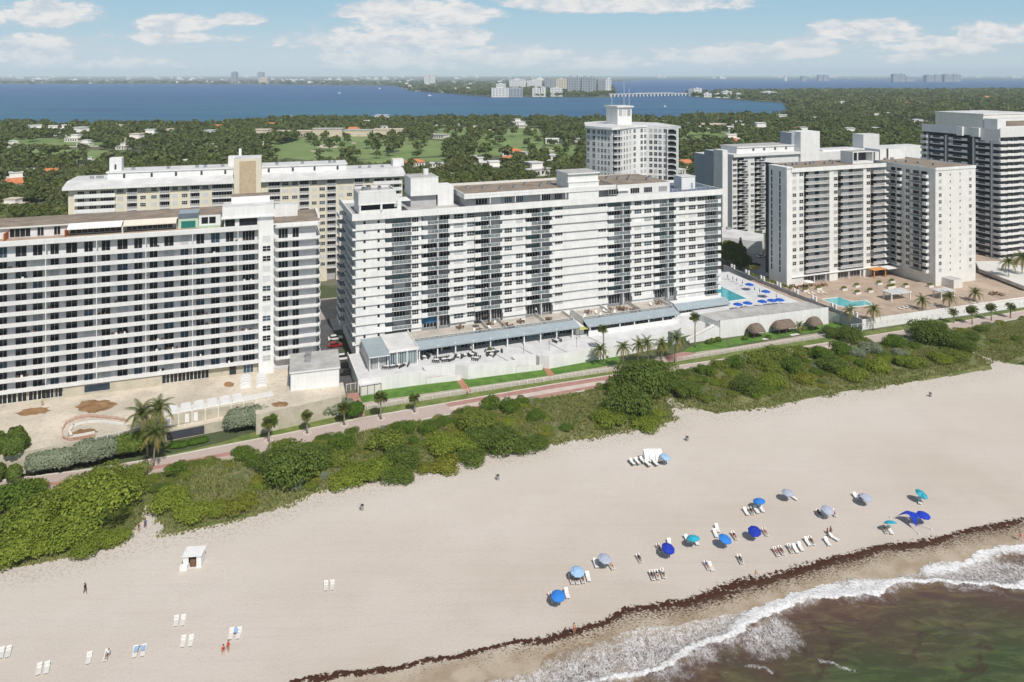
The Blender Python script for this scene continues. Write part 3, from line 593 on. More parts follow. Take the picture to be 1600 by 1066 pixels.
# ---- cream block behind
CA = (-694 / F * 266, 266.0); CB = (-168 / F * 304, 304.0); CF = Fr(CA, CB)
def build_cream():
    fr = CF; s = fr.s_; e = s(629); root = empty('apartment_building', (*CA, 0), fr.ang, 'long cream block with a white mansard roof and a tan lift tower, behind', 'apartment building')
    rp = Reps(root); zf = [39.1 - 2.8 * k for k in range(13)]
    w = MB(); w.box(0, e, .9, 20, 0, 42, 'cream'); w.box(s(117), s(181), .4, .9, 0, 41.9, 'cream')
    Wx = [(183, 193), (219, 228), (236, 245), (269, 278), (284, 293), (316, 326), (441, 451), (456, 465), (487, 495), (499, 508), (529, 537), (542, 550), (570, 577)]
    Bx = [(198, 214), (249, 265), (297, 312), (331, 363), (419, 438), (468, 483), (511, 525), (554, 568)]
    x = 0; pa = [0] + [c for b in Bx for c in b] + [629]
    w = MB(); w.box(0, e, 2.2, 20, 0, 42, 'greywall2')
    for i in range(0, len(pa), 2): w.box(s(pa[i]) if i else 0, s(pa[i + 1]), .5, 2.2, 0, 41.98, 'cream')
    w.build('wall', root)
    for z in zf:
        for a, b in Wx:
            u0, u1 = s(a, .5), s(b, .5); rp.add('window', win(u1 - u0, 1.35, 3, rg((.45, .1, .45, 0)), 'white2', hbar=True), ((u0 + u1) / 2, .5, z + .9), 0, 2)
        for a, b in Bx:
            u0, u1 = s(a), s(b); wd = u1 - u0
            rp.add('balcony', bmemo(('cb', round(wd, 1)), lambda: MB().box(0, wd, 0, 2.19, -.3, 0, 'white').box(0, wd, 0, .05, .1, 1.0, 'railbars').box(0, wd, -.02, .08, 1.0, 1.08, 'white').box(-.15, 0, -.05, .49, -.3, 2.5, 'white').box(wd, wd + .15, -.05, .49, -.3, 2.5, 'white')), (u0, 0, z), 0, 6)
            rp.add('balcony_door', win(wd - .6, 2.2, 4 if wd < 6 else 7, 'glass'), ((u0 + u1) / 2, 2.19, z + .05), 0, 5)
        for a, b in ((117, 181), (583, 628)):
            u0, u1 = s(a), s(b); wd = u1 - u0
            rp.add('balcony_band', bmemo(('cc', a), lambda: MB().box(0, wd, -1.2, -1.08, -.3, 1.15, 'white').box(0, wd, -1.08, .49, -.3, 0, 'white')), (u0, 0, z), 0, 20)
        for a, b, n in ((121, 132, 3), (139, 151, 3), (157, 178, 5), (585, 600, 5), (604, 612, 3), (616, 624, 3)):
            u0, u1 = s(a, .4), s(b, .4); rp.add('window', win(u1 - u0, 1.9, n, 'glass', 'white2'), ((u0 + u1) / 2, .49, z + .2), 0, 3)
    # mansard roof
    r = MB(); s0 = -1.5; s1 = e + 1
    r.box(s0, s1, -1.6, 20.5, 41.98, 42.3, 'white'); r.box(s0, s1, -1.6, -1.3, 42.3, 43.1, 'white', 'roofwhite')
    r.face([(s0, -1.3, 43.1), (s1, -1.3, 43.1), (s1, 5.0, 44.6), (s0 + 0, 5.0, 44.6)], 'roofwhite')
    r.face([(s1, -1.3, 42.3), (s1, 20, 42.3), (s1, 20, 44.6), (s1, 5, 44.6), (s1, -1.3, 43.1)], 'white'); r.face([(s0, -1.3, 43.1), (s0, 5, 44.6), (s0, 20, 44.6), (s0, 20, 42.3), (s0, -1.3, 42.3)], 'white')
    r.box(s0, s1, 5, 20, 44.3, 44.62, 'white', 'roofwhite'); r.build('roof', root)
    u = MB(); u.box(s(168, 6), s(541, 6), 5.6, 18, 44.6, 47.0, 'white'); u.box(s(166, 6), s(543, 6), 5.2, 18.5, 47.0, 47.4, 'white', 'roofwhite'); u.build('top_storey', root)
    for px in (194, 237, 275, 315, 352, 420, 457.5, 491.5, 527.5): rp.add('vent', MB().box(-.4, .4, -.06, 0, 0, 1.6, 'darkgrey'), (s(px, 5.6), 5.6, 44.9), 0, 1)
    t = MB(); u0, u1 = s(366), s(408); t.box(u0, u1, -2, 10, 0, z_(fr, 380, 248, -2), 'cream', 'roofwhite'); t.box(s(374, -2), s(400, -2), -2.06, -2, 30, z_(fr, 380, 252, -2), 'tan'); t.build('lift_tower', root)
    t = MB(); t.box(s(356, 8), s(376, 8), 10.05, 14, 44.6, z_(fr, 380, 245, 8), 'white'); t.box(s(373, 9), s(377, 9), 10.01, 11, 50, 54.5, 'white'); t.build('stair_tower', root)
    t = MB(); t.box(s(171, 8), s(190, 8), 8, 12, 47.4, z_(fr, 180, 247, 8), 'white'); t.box(s(179, 8), s(182, 8), 7.96, 8, 48, 50, 'darkgrey'); t.build('roof_tower', root)
    t = MB(); t.box(s(614, 12), s(631, 12), 12, 18, 44.62, 47.5, 'white', 'cream'); t.build('roof_house', root)
    ac = MB().box(0, 1.3, 0, 1.0, 0, 1.0, 'carsilver')
    for px in (140, 150, 155, 205, 260, 305, 318, 345, 430, 470, 513, 520, 560, 575, 595): rp.add('rooftop_unit', ac, (s(px, 9), 9, 44.62 if not 168 < px < 541 else 47.4), 0, 1)
    rp.finish()
build_cream()

# ---- right block, L shaped
TZ = 48.6
TA = G(1229.4, 263.6, TZ)
def build_right():
    global TF
    A = TA; fr = TF = Fr(A, (A[0] + MF.u[0] * 50, A[1] + MF.u[1] * 50)); s = fr.s_
    root = empty('apartment_tower', (*A, 0), fr.ang, 'L shaped white tower behind a tan pool deck, with a plain end wall', 'apartment building')
    rp = Reps(root); ZD = 3.0; n = 15; zf = [TZ - 1.9 - 2.65 - 2.65 * k + .55 for k in range(n)]
    si = s(1389, 0); vi = -fr.loc(G(1461, 263, TZ))[1]      # wing projects vi in front
    c = fr.loc(G(1461.5, 263, TZ)); d = fr.loc(G(1524.5, 259, TZ)); sc, se, vw = c[0], d[0], (c[1] + d[1]) / 2
    w = MB(); w.box(0, s(1237), 0, 10, ZD, TZ, 'white'); pass
    wl = [(1237, 1257), (1297, 1310), (1350, 1361)]
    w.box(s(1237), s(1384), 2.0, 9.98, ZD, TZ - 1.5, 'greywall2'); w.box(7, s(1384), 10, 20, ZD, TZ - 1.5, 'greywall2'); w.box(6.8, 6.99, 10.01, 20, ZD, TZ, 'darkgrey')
    for a, b in wl: w.box(s(a), s(b), .3, 2.0, ZD, TZ - 1.51, 'white3')
    w.box(sc - .0, se, vw, 22, ZD + (0), TZ - .2, 'white3')
    w.build('wall', root)
    MB().box(-.4, s(1238), -.35, 9.8, TZ, TZ + .5, 'white').build('corner_pier_cap', root)
    MB().box(s(1237, -.2), s(1384), -.3, -.02, TZ - 1.6, TZ, 'white').build('fascia', root)
    MB().box(s(1237), s(1384), -.02, 9.98, TZ - 1.49, TZ - .7, 'white', 'gravel').box(7, s(1384), 9.99, 20, TZ - 1.49, TZ - .7, 'white', 'gravel').build('roof', root)
    f = MB(); f.box(sc, se, vw - .25, vw, TZ - .9, TZ + .2, 'white'); f.box(sc, se, vw, 22, TZ - .19, TZ - .1, 'white', 'gravel'); f.box(sc - .25, sc, vw, 22, TZ - .6, TZ + .1, 'white'); f.box(se, se + .2, vw, 22, TZ - .6, TZ + .1, 'white'); f.build('wing_roof', root)
    slot = MB().box(-.05, 0, 0, .7, 0, 2.2, 'darkgrey')
    for z in zf:
        for y in (4.0, 8.6): rp.add('slot_window', slot, (-.01, y - .6, z + .3), 0, .8)
        for a, b in ((1238.5, 1244), (1249, 1255), (1303, 1308.5), (1354, 1359.5)):
            u0, u1 = s(a, .3), s(b, .3); rp.add('window', win(u1 - u0 + .1, 1.35, 2, rg((.45, .1, .45, 0)), 'offwhite', hbar=True), ((u0 + u1) / 2, .3, z + .75), 0, 2)
        for a, b, cc, last in ((1259.5, 1297, 1279.5, 0), (1314, 1350, 1331.5, 0), (1365, 1384, None, 1)):
            u0, u1 = s(a), s(b); wd = u1 - u0
            rp.add('balcony', bmemo(('tb', a), lambda: loggia(wd, 1.99, 2.65, (0, .9 if last else .6), 'railbars')), (u0, 0, z), 0, wd * 1.4)
            for f0, f1 in (((.03, .24), (.52, .68)) if not last else ((.1, .55),)):
                rp.add('balcony_door', win(wd * (f1 - f0), 2.1, 2, 'glass' if random.random() < .85 else 'blinds', 'darkmetal'), (u0 + wd * (f0 + f1) / 2, 1.995, z + .05), 0, 3)
            for f0, f1 in (((.27, .45), (.72, .88)) if not last else ()):
                rp.add('balcony_shade', win(wd * (f1 - f0), 2.1, 2, 'blinds'), (u0 + wd * (f0 + f1) / 2, 1.995, z + .05), 0, 3)
        # slot bridges
        rp.add('corner_slab', bmemo('cs', lambda: MB().box(0, sc - s(1384) - 7.9 if sc - s(1384) > 9 else 1.6, -.1, 3.5, -.3, .25, 'white')), (s(1384) + .05, 0, z), 0, 2)
    # wing flank facing left (towards the pool deck)
    def yv(px): return fr.v_(px, sc)
    y = {px: yv(px) for px in (1391, 1411, 1415, 1422, 1425, 1452)}
    for z in zf:
        for (pa, pb) in ((1391, 1411), (1425, 1452)):
            y1, y0 = y[pa], y[pb]; wd = abs(y1 - y0)
            rp.add('flank_balcony', bmemo(('fb', pa), lambda: loggia(wd, 1.5, 2.65, (0, 1.6), 'railglass')), (sc - 1.5, max(y0, y1), z), -R(90), wd)
            for f0 in (.08, .55): rp.add('flank_door', win(wd * .33, 2.1, 2, 'glass', 'darkmetal'), (sc - .01, max(y0, y1) - wd * (f0 + .16), z + .05), -R(90), 2)
        rp.add('flank_window', win(1.9, 1.5, 2, 'glass', 'offwhite', hbar=True), (sc - .01, (y[1415] + y[1422]) / 2, z + .7), -R(90), 2)
        for px, wd in ((1469, 1.35), (1484.6, .45), (1500, .45), (1516, 1.35)):
            rp.add('end_window' if wd > 1 else 'small_window', win(wd, 1.35 if wd > 1 else .9, 2 if wd > 1 else 1, 'glass' if wd < 1 else rg((.5, .1, .4, 0)), 'white2', hbar=wd > 1), (s(px, vw), vw, z + .75), 0, wd)
    # ground floor
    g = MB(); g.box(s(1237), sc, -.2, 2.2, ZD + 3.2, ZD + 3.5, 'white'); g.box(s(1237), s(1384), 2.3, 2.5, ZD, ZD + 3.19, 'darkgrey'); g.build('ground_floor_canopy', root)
    for x in np.arange(s(1240), s(1380), 1.7): rp.add('ground_floor_glazing', win(1.5, 2.9, 2, random.choice(['glass', 'glass', 'glassblue']), 'offwhite'), (x + .8, 1.95, ZD + .05), 0, 3)
    cm = MB().box(0, .35, 0, .35, 0, 3.2, 'white')
    for px in (1256, 1273, 1291, 1309, 1327, 1345, 1362): rp.add('ground_floor_column', cm, (s(px), .3, ZD), 0, 3)
    # tower above the corner
    t = MB(); q0 = fr.s_(1375, 9); q1 = fr.s_(1414, 9); t.box(q0, q1, 9, 17, TZ - 1.4, z_(fr, 1390, 233, 9), 'white', 'roofwhite'); t.box(fr.s_(1385, 9), fr.s_(1388, 9), 8.95, 9, TZ, TZ + 4.6, 'darkgrey'); t.build('stair_tower', root)
    t = MB(); q0 = fr.s_(1331, 6); q1 = fr.s_(1363, 6); zt = z_(fr, 1345, 238, 6)
    t.box(q0, q1, 5.5, 12, TZ - .68, TZ + .2, 'white'); t.box(q0, q0 + .4, 5.5, 12, TZ + .2, zt, 'white'); t.box(q1 - .4, q1, 5.5, 12, TZ + .2, zt, 'white'); t.box(q0 + 2.5, q0 + 2.9, 5.5, 5.9, TZ + .2, zt, 'white'); t.box(q0, q1, 5.5, 12, zt, zt + .35, 'white', 'roofgrey'); t.box(q0 + .4, q1 - .4, 9, 9.2, TZ + .2, zt, 'darkgrey'); t.build('roof_frame', root)
    t = MB(); q0 = fr.s_(1369, 8); t.box(q0, fr.s_(1375, 8), 8.5, 16, TZ - 1.4, TZ + 3.5, 'white2'); t.build('roof_house', root)
    ac = MB().box(0, 1.2, 0, .9, 0, .9, 'carsilver')
    for i in range(10): rp.add('rooftop_unit', ac, (s(1250) + i * 3.3, random.uniform(6, 15), TZ - .7), 0, 1)
    for i in range(8): rp.add('rooftop_unit', ac, (random.uniform(sc + 1, se - 2), random.uniform(vw + 5, 18), TZ - .1), 0, 1)
    b = MB(); b.box(s(1494, vw - 6), s(1508, vw - 6), vw - 5, vw - .05, ZD, ZD + 3.2, 'offwhite', 'roofgrey'); b.build('annex', root)
    rp.finish()
build_right()

# ---- white block far right behind, dark duplex tower, curved tower
def build_back():
    A = (345 / F * 376, 376.0); fr = Fr(A, (A[0] + MF.u[0] * 10, A[1] + MF.u[1] * 10)); s = fr.s_
    root = empty('apartment_building', (*A, 0), fr.ang, 'white block with dark balcony columns and a tall blank tower, behind the right pool deck', 'apartment building')
    rp = Reps(root); zt = 41.5; e = s(1262); zf = [zt - 2.9 - 2.8 * k for k in range(14)]
    w = MB(); w.box(0, e + 50, .5, 18, 0, zt, 'white2'); w.box(fr.s_(1129, -1.5), fr.s_(1137, -1.5), -1.5, 6, 0, z_(fr, 1133, 235, -1.5), 'white'); w.box(fr.s_(1118, 7), 0, 6.01, 17, 0, z_(fr, 1125, 236, 8), 'bluegrey'); w.box(fr.s_(1098, 22), fr.s_(1118, 22), 19, 30, 0, z_(fr, 1105, 241, 20), 'bluegrey', 'roofwhite'); w.build('wall', root)  # bluegrey boxes: shade of the left end walls put into their colour
    r = MB(); r.box(0, e, -.8, 18, zt, zt + 1.2, 'white', 'roofwhite'); r.box(s(1150, 4), e, 3.5, 17, zt + 1.2, zt + 4.2, 'white'); r.box(s(1150, 4), e, 3.0, 17.4, zt + 4.2, zt + 4.8, 'white', 'roofgrey'); r.build('roof', root)
    t = MB(); q0, q1 = fr.s_(1251, -1), fr.s_(1281, -1); t.box(q0, q1, -1, 8, 10, z_(fr, 1260, 206, -1), 'white'); t.box(fr.s_(1233, 5), q0, 3.2, 12, zt + 4.81, z_(fr, 1240, 207, 5), 'bluegrey', 'roofwhite'); t.build('lift_tower', root)
    t = MB(); q0, q1 = fr.s_(1281, 6), fr.s_(1330, 6); t.box(q0, q1, 4, 14, 30, z_(fr, 1300, 234, 4), 'white', 'roofwhite'); t.box(fr.s_(1349, 10), fr.s_(1374, 10), 10, 18, 30, z_(fr, 1360, 210, 10), 'white2', 'roofwhite'); t.box(q1, fr.s_(1440, 12), 12, 22, 30, z_(fr, 1400, 229, 12), 'white', 'roofwhite'); t.build('rear_wing', root)
    for z in zf:
        for a, b, g in ((1145, 1151, 0), (1165, 1169.5, 0), (1173, 1178, 0), (1191, 1196, 0)):
            u0, u1 = s(a, .5), s(b, .5); rp.add('window', win(u1 - u0, 1.4, 2, rg((.5, .1, .4, 0)), 'white2', hbar=True), ((u0 + u1) / 2, .49, z + .8), 0, 2)
        for a, b in ((1153, 1163), (1180, 1189.5)):
            u0, u1 = s(a), s(b); wd = u1 - u0
            rp.add('balcony_door', win(wd, 2.1, 3, 'glass', 'darkmetal'), ((u0 + u1) / 2, .48, z + .05), 0, 3)
            rp.add('balcony', bmemo(('bb', a), lambda: MB().box(0, wd + 1.2, -1.2, .47, -.2, 0, 'white').box(0, wd + 1.2, -1.2, -1.15, .05, 1.0, 'railbars').box(wd * .4, wd + 1.2, -1.25, -1.21, .1, .9, 'darkgrey').box(0, wd + 1.2, -1.22, -1.12, 1.0, 1.07, 'white')), (u0, 0, z), 0, 3)
    for px in (1177, 1194, 1211, 1228, 1244): rp.add('attic_window', win(1.5, 1.5, 2, 'glassblue'), (s(px, 3.5), 3.49, zt + 2.2), 0, 2)
    rp.finish()
    # annex roof in front of it
    P = [G(1128, 355, 6), G(1194, 366, 6), G(1190, 378, 6), G(1128, 371, 6)]
    t = empty('low_building', (*P[0], 0), 0, 'low flat white roofed annex at the foot of the rear white block', 'building')
    MB().prism([(p[0] - P[0][0], p[1] - P[0][1]) for p in P], 0, 6, 'white', 'roofwhite').build('wall', t)
    MB().box(1, 3, -6, -4, 6, 7.2, 'carsilver').build('rooftop_unit', t)
build_back()
def build_dark():
    A = (766 / F * 317, 317.0); fr = Fr(A, (A[0] + MF.u[0] * 10, A[1] + MF.u[1] * 10)); s = fr.s_
    root = empty('apartment_tower', (*A, 0), fr.ang, 'tall tower banded in dark glass and pale balconies, cut by the right edge', 'apartment building')
    rp = Reps(root); zt = z_(fr, 1566, 202); D = 39; zb = z_(fr, 1566, 215)
    w = MB(); w.box(0, 30, 1.5, D, 0, zb - .02, 'darkgrey'); w.build('wall', root)
    f = MB(); f.box(-1.2, 30, 0, .3, zb, zt + .5, 'white2'); f.box(-1.2, -.9, .3, 9, zb - 2, zt, 'white2'); f.box(-2.4, -1.2, 9, 13, zb - .5, zt, 'white2'); f.box(-1.2, -.9, 13, 17, zb, zt, 'white2'); f.box(-2.4, -1.2, 17, 20, zb - .5, zt, 'white'); f.box(-1.2, -.9, 20, D, zb, zt, 'white2'); f.box(-.9, 30, .3, D, zb, zt - .6, 'white', 'roofgrey'); f.build('fascia', root)
    p = MB(); z1 = z_(fr, 1562, 181, 2.2); p.box(.5, 34, 9, 33, zt - .5, z1, 'offwhite', 'roofwhite'); p.box(.2, 34, 8.7, 33.3, z1, z1 + .5, 'offwhite', 'roofwhite'); p.box(0.5, 34, 2.5, 8.6, zt - .5, z1 - 1.5, 'white', 'roofwhite'); p.box(6, 30, 2.4, 2.5, zt + 1, z1 - 2.5, 'gravel'); p.build('penthouse', root)
    zf = [zb - 2.7 - 2.72 * k for k in range(21)]
    lb = lambda L, a, b: MB().box(-1.0, 0, 0, L, -.25, 0, 'greywall2').box(-1.05, -.95, 0, L, -.25, 1.0, 'greywall').box(-1.1, -1.06, L * a, L * b, .25, .95, 'darkgrey')  # pale flank balconies greyed, the shade of that side is in the colour
    m1, m2, m3 = lb(7.0, .25, .8), lb(9.5, .3, .75), lb(6.5, .3, .8)
    for i, z in enumerate(zf):
        rp.add('flank_balcony', m3, (0, 5.0, z), 0, 8); rp.add('flank_balcony', m2, (0, 15.5, z), 0, 8); rp.add('flank_balcony', m1, (0, 27.5, z), 0, 8)
        rp.add('end_balcony', bmemo('deb', lambda: MB().box(-1.2, 3, -.2, 1.4, -.25, .85, 'white2').box(-1.2, -.0, 1.4, 3.6, -.25, .85, 'white2')), (0, 0, z), 0, 4)
        rp.add('end_balcony', bmemo('deb2', lambda: MB().box(-2.2, 0, 0, 3.5, -.25, .9, 'white2')), (0, D - 3.5, z), 0, 4)
        rp.add('front_balcony', bmemo('dfb', lambda: MB().box(3.05, 12, 0, 1.49, -.25, 0, 'white').box(3.05, 12, 0, .12, 0, .85, 'white').box(3.05, 5.5, -.25, -.01, -.1, 1.0, 'white').box(12.05, 14, -.2, 1.4, -.25, .85, 'white')), (0, 0, z), 0, 6)
        for y, wd in ((8, 5), (19, 7), (24.3, 2), (31, 5)): rp.add('flank_window', win(wd, 1.5, max(2, int(wd / 1.2)), rg((.8, .1, .1, 0)), 'darkmetal'), (0, y, z + .9), -R(90), 4)
        for x in (4.5, 8, 11): rp.add('front_window', win(2.8, 1.9, 3, 'glass'), (x, 1.49, z + .3), 0, 3)
    for y in (3.9, 12.4, 26.2, 36): rp.add('white_fin', bmemo('fin', lambda: MB().box(-1.15, 0, 0, .5, 0, zb - 1, 'greywall')), (0, y, 0), 0, 9)
    rp.finish()
    # parking podium in front of it
    P = [G(1524, 408, 5), G(1530, 420, 5), G(1600, 447, 5), G(1640, 447, 5), G(1640, 425, 5), G(1560, 408, 5)]
    t = empty('parking_podium', (*P[0], 0), 0, 'grey parking podium with dark open sides below the dark banded tower', 'podium')
    q = [(p[0] - P[0][0], p[1] - P[0][1]) for p in P]
    MB().prism(q, 3.6, 5, 'concrete', 'offwhite').build('deck', t); cx = sum(p[0] for p in q) / 6; cy = sum(p[1] for p in q) / 6
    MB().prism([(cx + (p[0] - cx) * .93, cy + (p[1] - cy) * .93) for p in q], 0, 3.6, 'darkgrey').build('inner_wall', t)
build_dark()
def build_curved():
    P = [(917, 341), (932, 336), (957, 329.5), (968, 331), (990, 342), (1010, 346), (1044, 342), (1060, 339)]
    W_ = [((px - 800) / F * Z, Z) for px, Z in P]; back = [(W_[-1][0] - 6, 362), (W_[4][0] + 4, 366), (W_[2][0], 372), (W_[0][0] + 2, 364)]
    O = W_[0]; root = empty('apartment_tower', (*O, 0), 0, 'white tower of curved plan with rows of small windows and a roof turret', 'apartment building')
    rp = Reps(root); q = [(p[0] - O[0], p[1] - O[1]) for p in W_ + back]; zt = 59.5
    MB().prism(q, 0, zt, 'white', 'roofwhite').build('wall', root)
    cx = sum(p[0] for p in q) / len(q); cy = sum(p[1] for p in q) / len(q)
    q2 = [(cx + (p[0] - cx) * 1.045, cy + (p[1] - cy) * 1.09) for p in q]
    MB().prism(q2, zt, zt + 1.0, 'white', 'roofwhite').build('roof', root)
    t = MB(); f = Fr(((947 - 800) / F * 345, 345.0), ((986 - 800) / F * 348, 348.0)); 
    bx = [f.P(f.s_(965), 0), f.P(f.s_(987), 0), f.P(f.s_(987), 9), f.P(f.s_(947, 9), 9)]
    bb = [(p[0] - O[0], p[1] - O[1]) for p in bx]; z1 = 85 - (168 - 116) * 346 / F; t.prism(bb, zt + 1, z1, 'white'); cx2 = sum(p[0] for p in bb) / 4; cy2 = sum(p[1] for p in bb) / 4
    t.prism([(cx2 + (p[0] - cx2) * 1.18, cy2 + (p[1] - cy2) * 1.18) for p in bb], z1, z1 + .7, 'white', 'roofwhite'); t.build('turret', root)
    for x, h in ((-4, 7), (2.0, 12), (4.5, 9)): MB().tube([(cx2 + x, cy2, z1 + .7), (cx2 + x, cy2, z1 + h)], .08, 6, 'whitemetal').build('mast', root)
    for k in range(3): rp.add('turret_window', win(1.7, 3.2, 2, 'blinds', 'white2', hbar=True), tuple(Vector((bb[0][0], bb[0][1], z1 - 4.2)) + Vector((bb[1][0] - bb[0][0], bb[1][1] - bb[0][1], 0)) * (.2 + .3 * k)), f.ang, 2)
    zf = [zt - 3.1 - 2.8 * k for k in range(18)]
    segs = [(0, 1, [919.5, 928], 1.8), (1, 2, [935.5, 941, 946, 951.5], 1.25), (3, 4, [971, 975.5, 979.8, 984.5], 1.2), (4, 5, [991.5, 1002.5, 1008], 1.4), (5, 6, [1017, 1024.5, 1031.5, 1039.5], 1.6)]
    for i, j, ps, w_ in segs:
        f2 = Fr(W_[i], W_[j])
        for z in zf:
            for px in ps:
                a = f2.s_(px); p = f2.P(a, 0); rp.add('window', win(w_, 1.75, 2, rg((.6, .15, .25, 0)), 'white2', hbar=True), (p[0] - O[0], p[1] - O[1], z + .6), f2.ang, 2)
    f3 = Fr(W_[2], W_[3]); f4 = Fr(W_[6], W_[7])
    bal = MB().box(-1.6, 2.6, -1.3, .3, -.2, .1, 'white').box(-1.6, 2.6, -1.3, -1.2, .1, 1.0, 'railbars').box(-1.4, 2.3, -.35, -.3, .1, 2.5, 'darkgrey').box(.3, .5, -1.35, .0, .1, 2.6, 'white')
    arch = MB().box(0, 4.4, -.9, -.05, -.25, .15, 'white').box(.1, 4.2, -.04, -.02, .15, 2.5, 'glass').box(.3, 4.0, -.85, -.8, .15, 1.0, 'darkgrey').box(-.25, 0, -.9, 0, -.25, 2.6, 'white').box(4.4, 5.2, -.9, 0, -.25, 2.6, 'white')
    for k in range(7): t0 = math.pi * k / 7; t1 = math.pi * (k + 1) / 7; arch.face([(2.2 - 2.2 * math.cos(t0), -.9, 1.5 + .95 * math.sin(t0)), (2.2 - 2.2 * math.cos(t1), -.9, 1.5 + .95 * math.sin(t1)), (2.2 - 2.2 * math.cos(t1), -.9, 2.6), (2.2 - 2.2 * math.cos(t0), -.9, 2.6)], 'white')
    for z in zf:
        p = f3.P(f3.L * .45, 0); rp.add('balcony', bal, (p[0] - O[0], p[1] - O[1], z), f3.ang, 4)
        p = W_[6]; rp.add('arched_balcony', arch, (p[0] - O[0], p[1] - O[1], z), f4.ang, 4)
    rp.finish()
build_curved()


# ================================================================== GROUND, ROADS, WATER
def px_poly(P, z=0.0): return [G(x, y, z) for x, y in P]
def sheet(name, poly, z, m, holes=None, **tg):
    vs = [Vector((p[0], p[1], 0)) for p in poly]; t = tessellate_polygon([vs]); b = MB(); b.v = [(p[0], p[1], z) for p in poly]
    for tri in t:
        a, c, d = [poly[i] for i in tri]
        cr = (c[0] - a[0]) * (d[1] - a[1]) - (d[0] - a[0]) * (c[1] - a[1])
        b.f.append(tuple(tri) if cr > 0 else tuple(tri)[::-1]); b.m.append(m)
    return b.build(name, **tg)
def ms(*pts): return [MF.P(a, v) for a, v in pts]
# big ground: rough green land
m, t, b = bsdf('land'); p = t.pos(); b.inputs['Roughness'].default_value = .95
c = t.mix(t.ramp(t.noise(p, .004, 5, .6), .35, .65), (.055, .075, .03, 1), (.10, .125, .045, 1)); c = t.mix(t.ramp(t.noise(p, .03, 4, .7), .5, .62), c, (.15, .14, .10, 1)); t.l.new(c, b.inputs['Base Color'])
m, t, b = bsdf('city'); p = t.pos(); b.inputs['Roughness'].default_value = .95
c = t.mix(t.ramp(t.noise(t.mapping(p, (1, .35, 1)), .004, 6, .75), .45, .6), (.045, .065, .035, 1), (.16, .165, .14, 1)); t.l.new(c, b.inputs['Base Color'])
sheet('ground', [(-3500, -200), (5500, -200), (26000, 26000), (26000, 30000), (-24000, 30000), (-24000, 26000)], -.02, 'land', kind='structure')
# bay
m, t, b = bsdf('baywater'); p = t.pos()
b.inputs['Roughness'].default_value = .42; b.inputs['Specular IOR Level'].default_value = .15
sy = t.node('ShaderNodeSeparateXYZ'); t.l.new(p, sy.inputs[0]); far = t.ramp(sy.outputs[1], 1100, 3400)
c = t.mix(far, (.028, .135, .20, 1), (.018, .082, .25, 1))
c = t.mix(t.ramp(t.noise(t.mapping(p, (.0016, .008, 1), (0, 0, .15)), 1.0, 6, .65), .38, .68), c, (.014, .062, .18, 1))
c = t.mix(t.m('MULTIPLY', t.ramp(t.noise(t.mapping(p, (.02, .09, 1), (0, 0, .1)), 1.0, 4, .7), .5, .75), .5), c, (.045, .115, .20, 1)); t.l.new(c, b.inputs['Base Color'])
bn = t.node('ShaderNodeBump'); bn.inputs['Strength'].default_value = .6; bn.inputs['Distance'].default_value = 1.0; t.l.new(t.noise(t.mapping(p, (.05, .2, 1)), 1.0, 4, .7), bn.inputs['Height']); t.l.new(bn.outputs[0], b.inputs['Normal'])
BAY = [(-140, 199), (60, 197), (180, 199), (330, 200), (400, 194), (470, 188), (560, 185), (700, 184), (900, 186), (1060, 186), (1195, 185), (1240, 183), (1228, 174), (1236, 166), (1222, 161.5), (1150, 156.5), (1080, 151.5),
       (1072, 147), (1110, 144.5), (1200, 143), (1300, 142), (1450, 142), (1600, 141), (1750, 141), (1750, 124.5), (1300, 124), (1000, 124.5), (950, 129), (962, 146), (955, 152.5), (770, 152.5), (700, 147), (640, 142.5), (618, 134.5), (400, 132), (200, 131.5), (-140, 131.5)]
sheet('bay_water', px_poly(BAY), .1, 'baywater', kind='structure')
sheet('far_city_ground', px_poly([(-200, 131.2), (400, 131.2), (618, 134), (640, 142), (700, 146.6), (770, 152), (955, 152), (961, 146), (949, 129), (1000, 124.2), (1750, 124.2), (1750, 119.7), (-200, 119.7)]), .05, 'city', kind='structure')
# golf course
m, t, b = bsdf('golf'); p = t.pos(); b.inputs['Roughness'].default_value = .95
c = t.mix(t.ramp(t.noise(p, .012, 4, .6), .35, .65), (.13, .205, .055, 1), (.20, .265, .095, 1)); c = t.mix(t.m('MULTIPLY', t.ramp(t.noise(p, .05, 4, .7), .5, .7), .4), c, (.24, .24, .13, 1)); t.l.new(c, b.inputs['Base Color'])
GOLF = [[(470, 216), (560, 210), (620, 213), (700, 222), (690, 243), (600, 250), (540, 247), (495, 252), (440, 246)], [(672, 200), (735, 198), (735, 211), (700, 214), (680, 208)], [(758, 202), (845, 200), (856, 216), (842, 236), (790, 244), (735, 243), (745, 225)],
        [(0, 232), (190, 236), (240, 246), (180, 258), (0, 256)], [(560, 250), (700, 246), (700, 252), (580, 256)], [(855, 224), (905, 228), (905, 244), (850, 240)], [(1060, 206), (1140, 205), (1150, 213), (1060, 222)], [(420, 232), (470, 218), (500, 240), (430, 250)],
        [(0, 214), (120, 218), (240, 214), (360, 222), (430, 214), (440, 228), (300, 236), (120, 228), (0, 226)]]
for i_, P in enumerate(GOLF): sheet('golf_fairway', px_poly(P), .02 + .025 * i_, 'golf', kind='structure')
mat('bunker', (.52, .47, .36), .95, .1, .05)
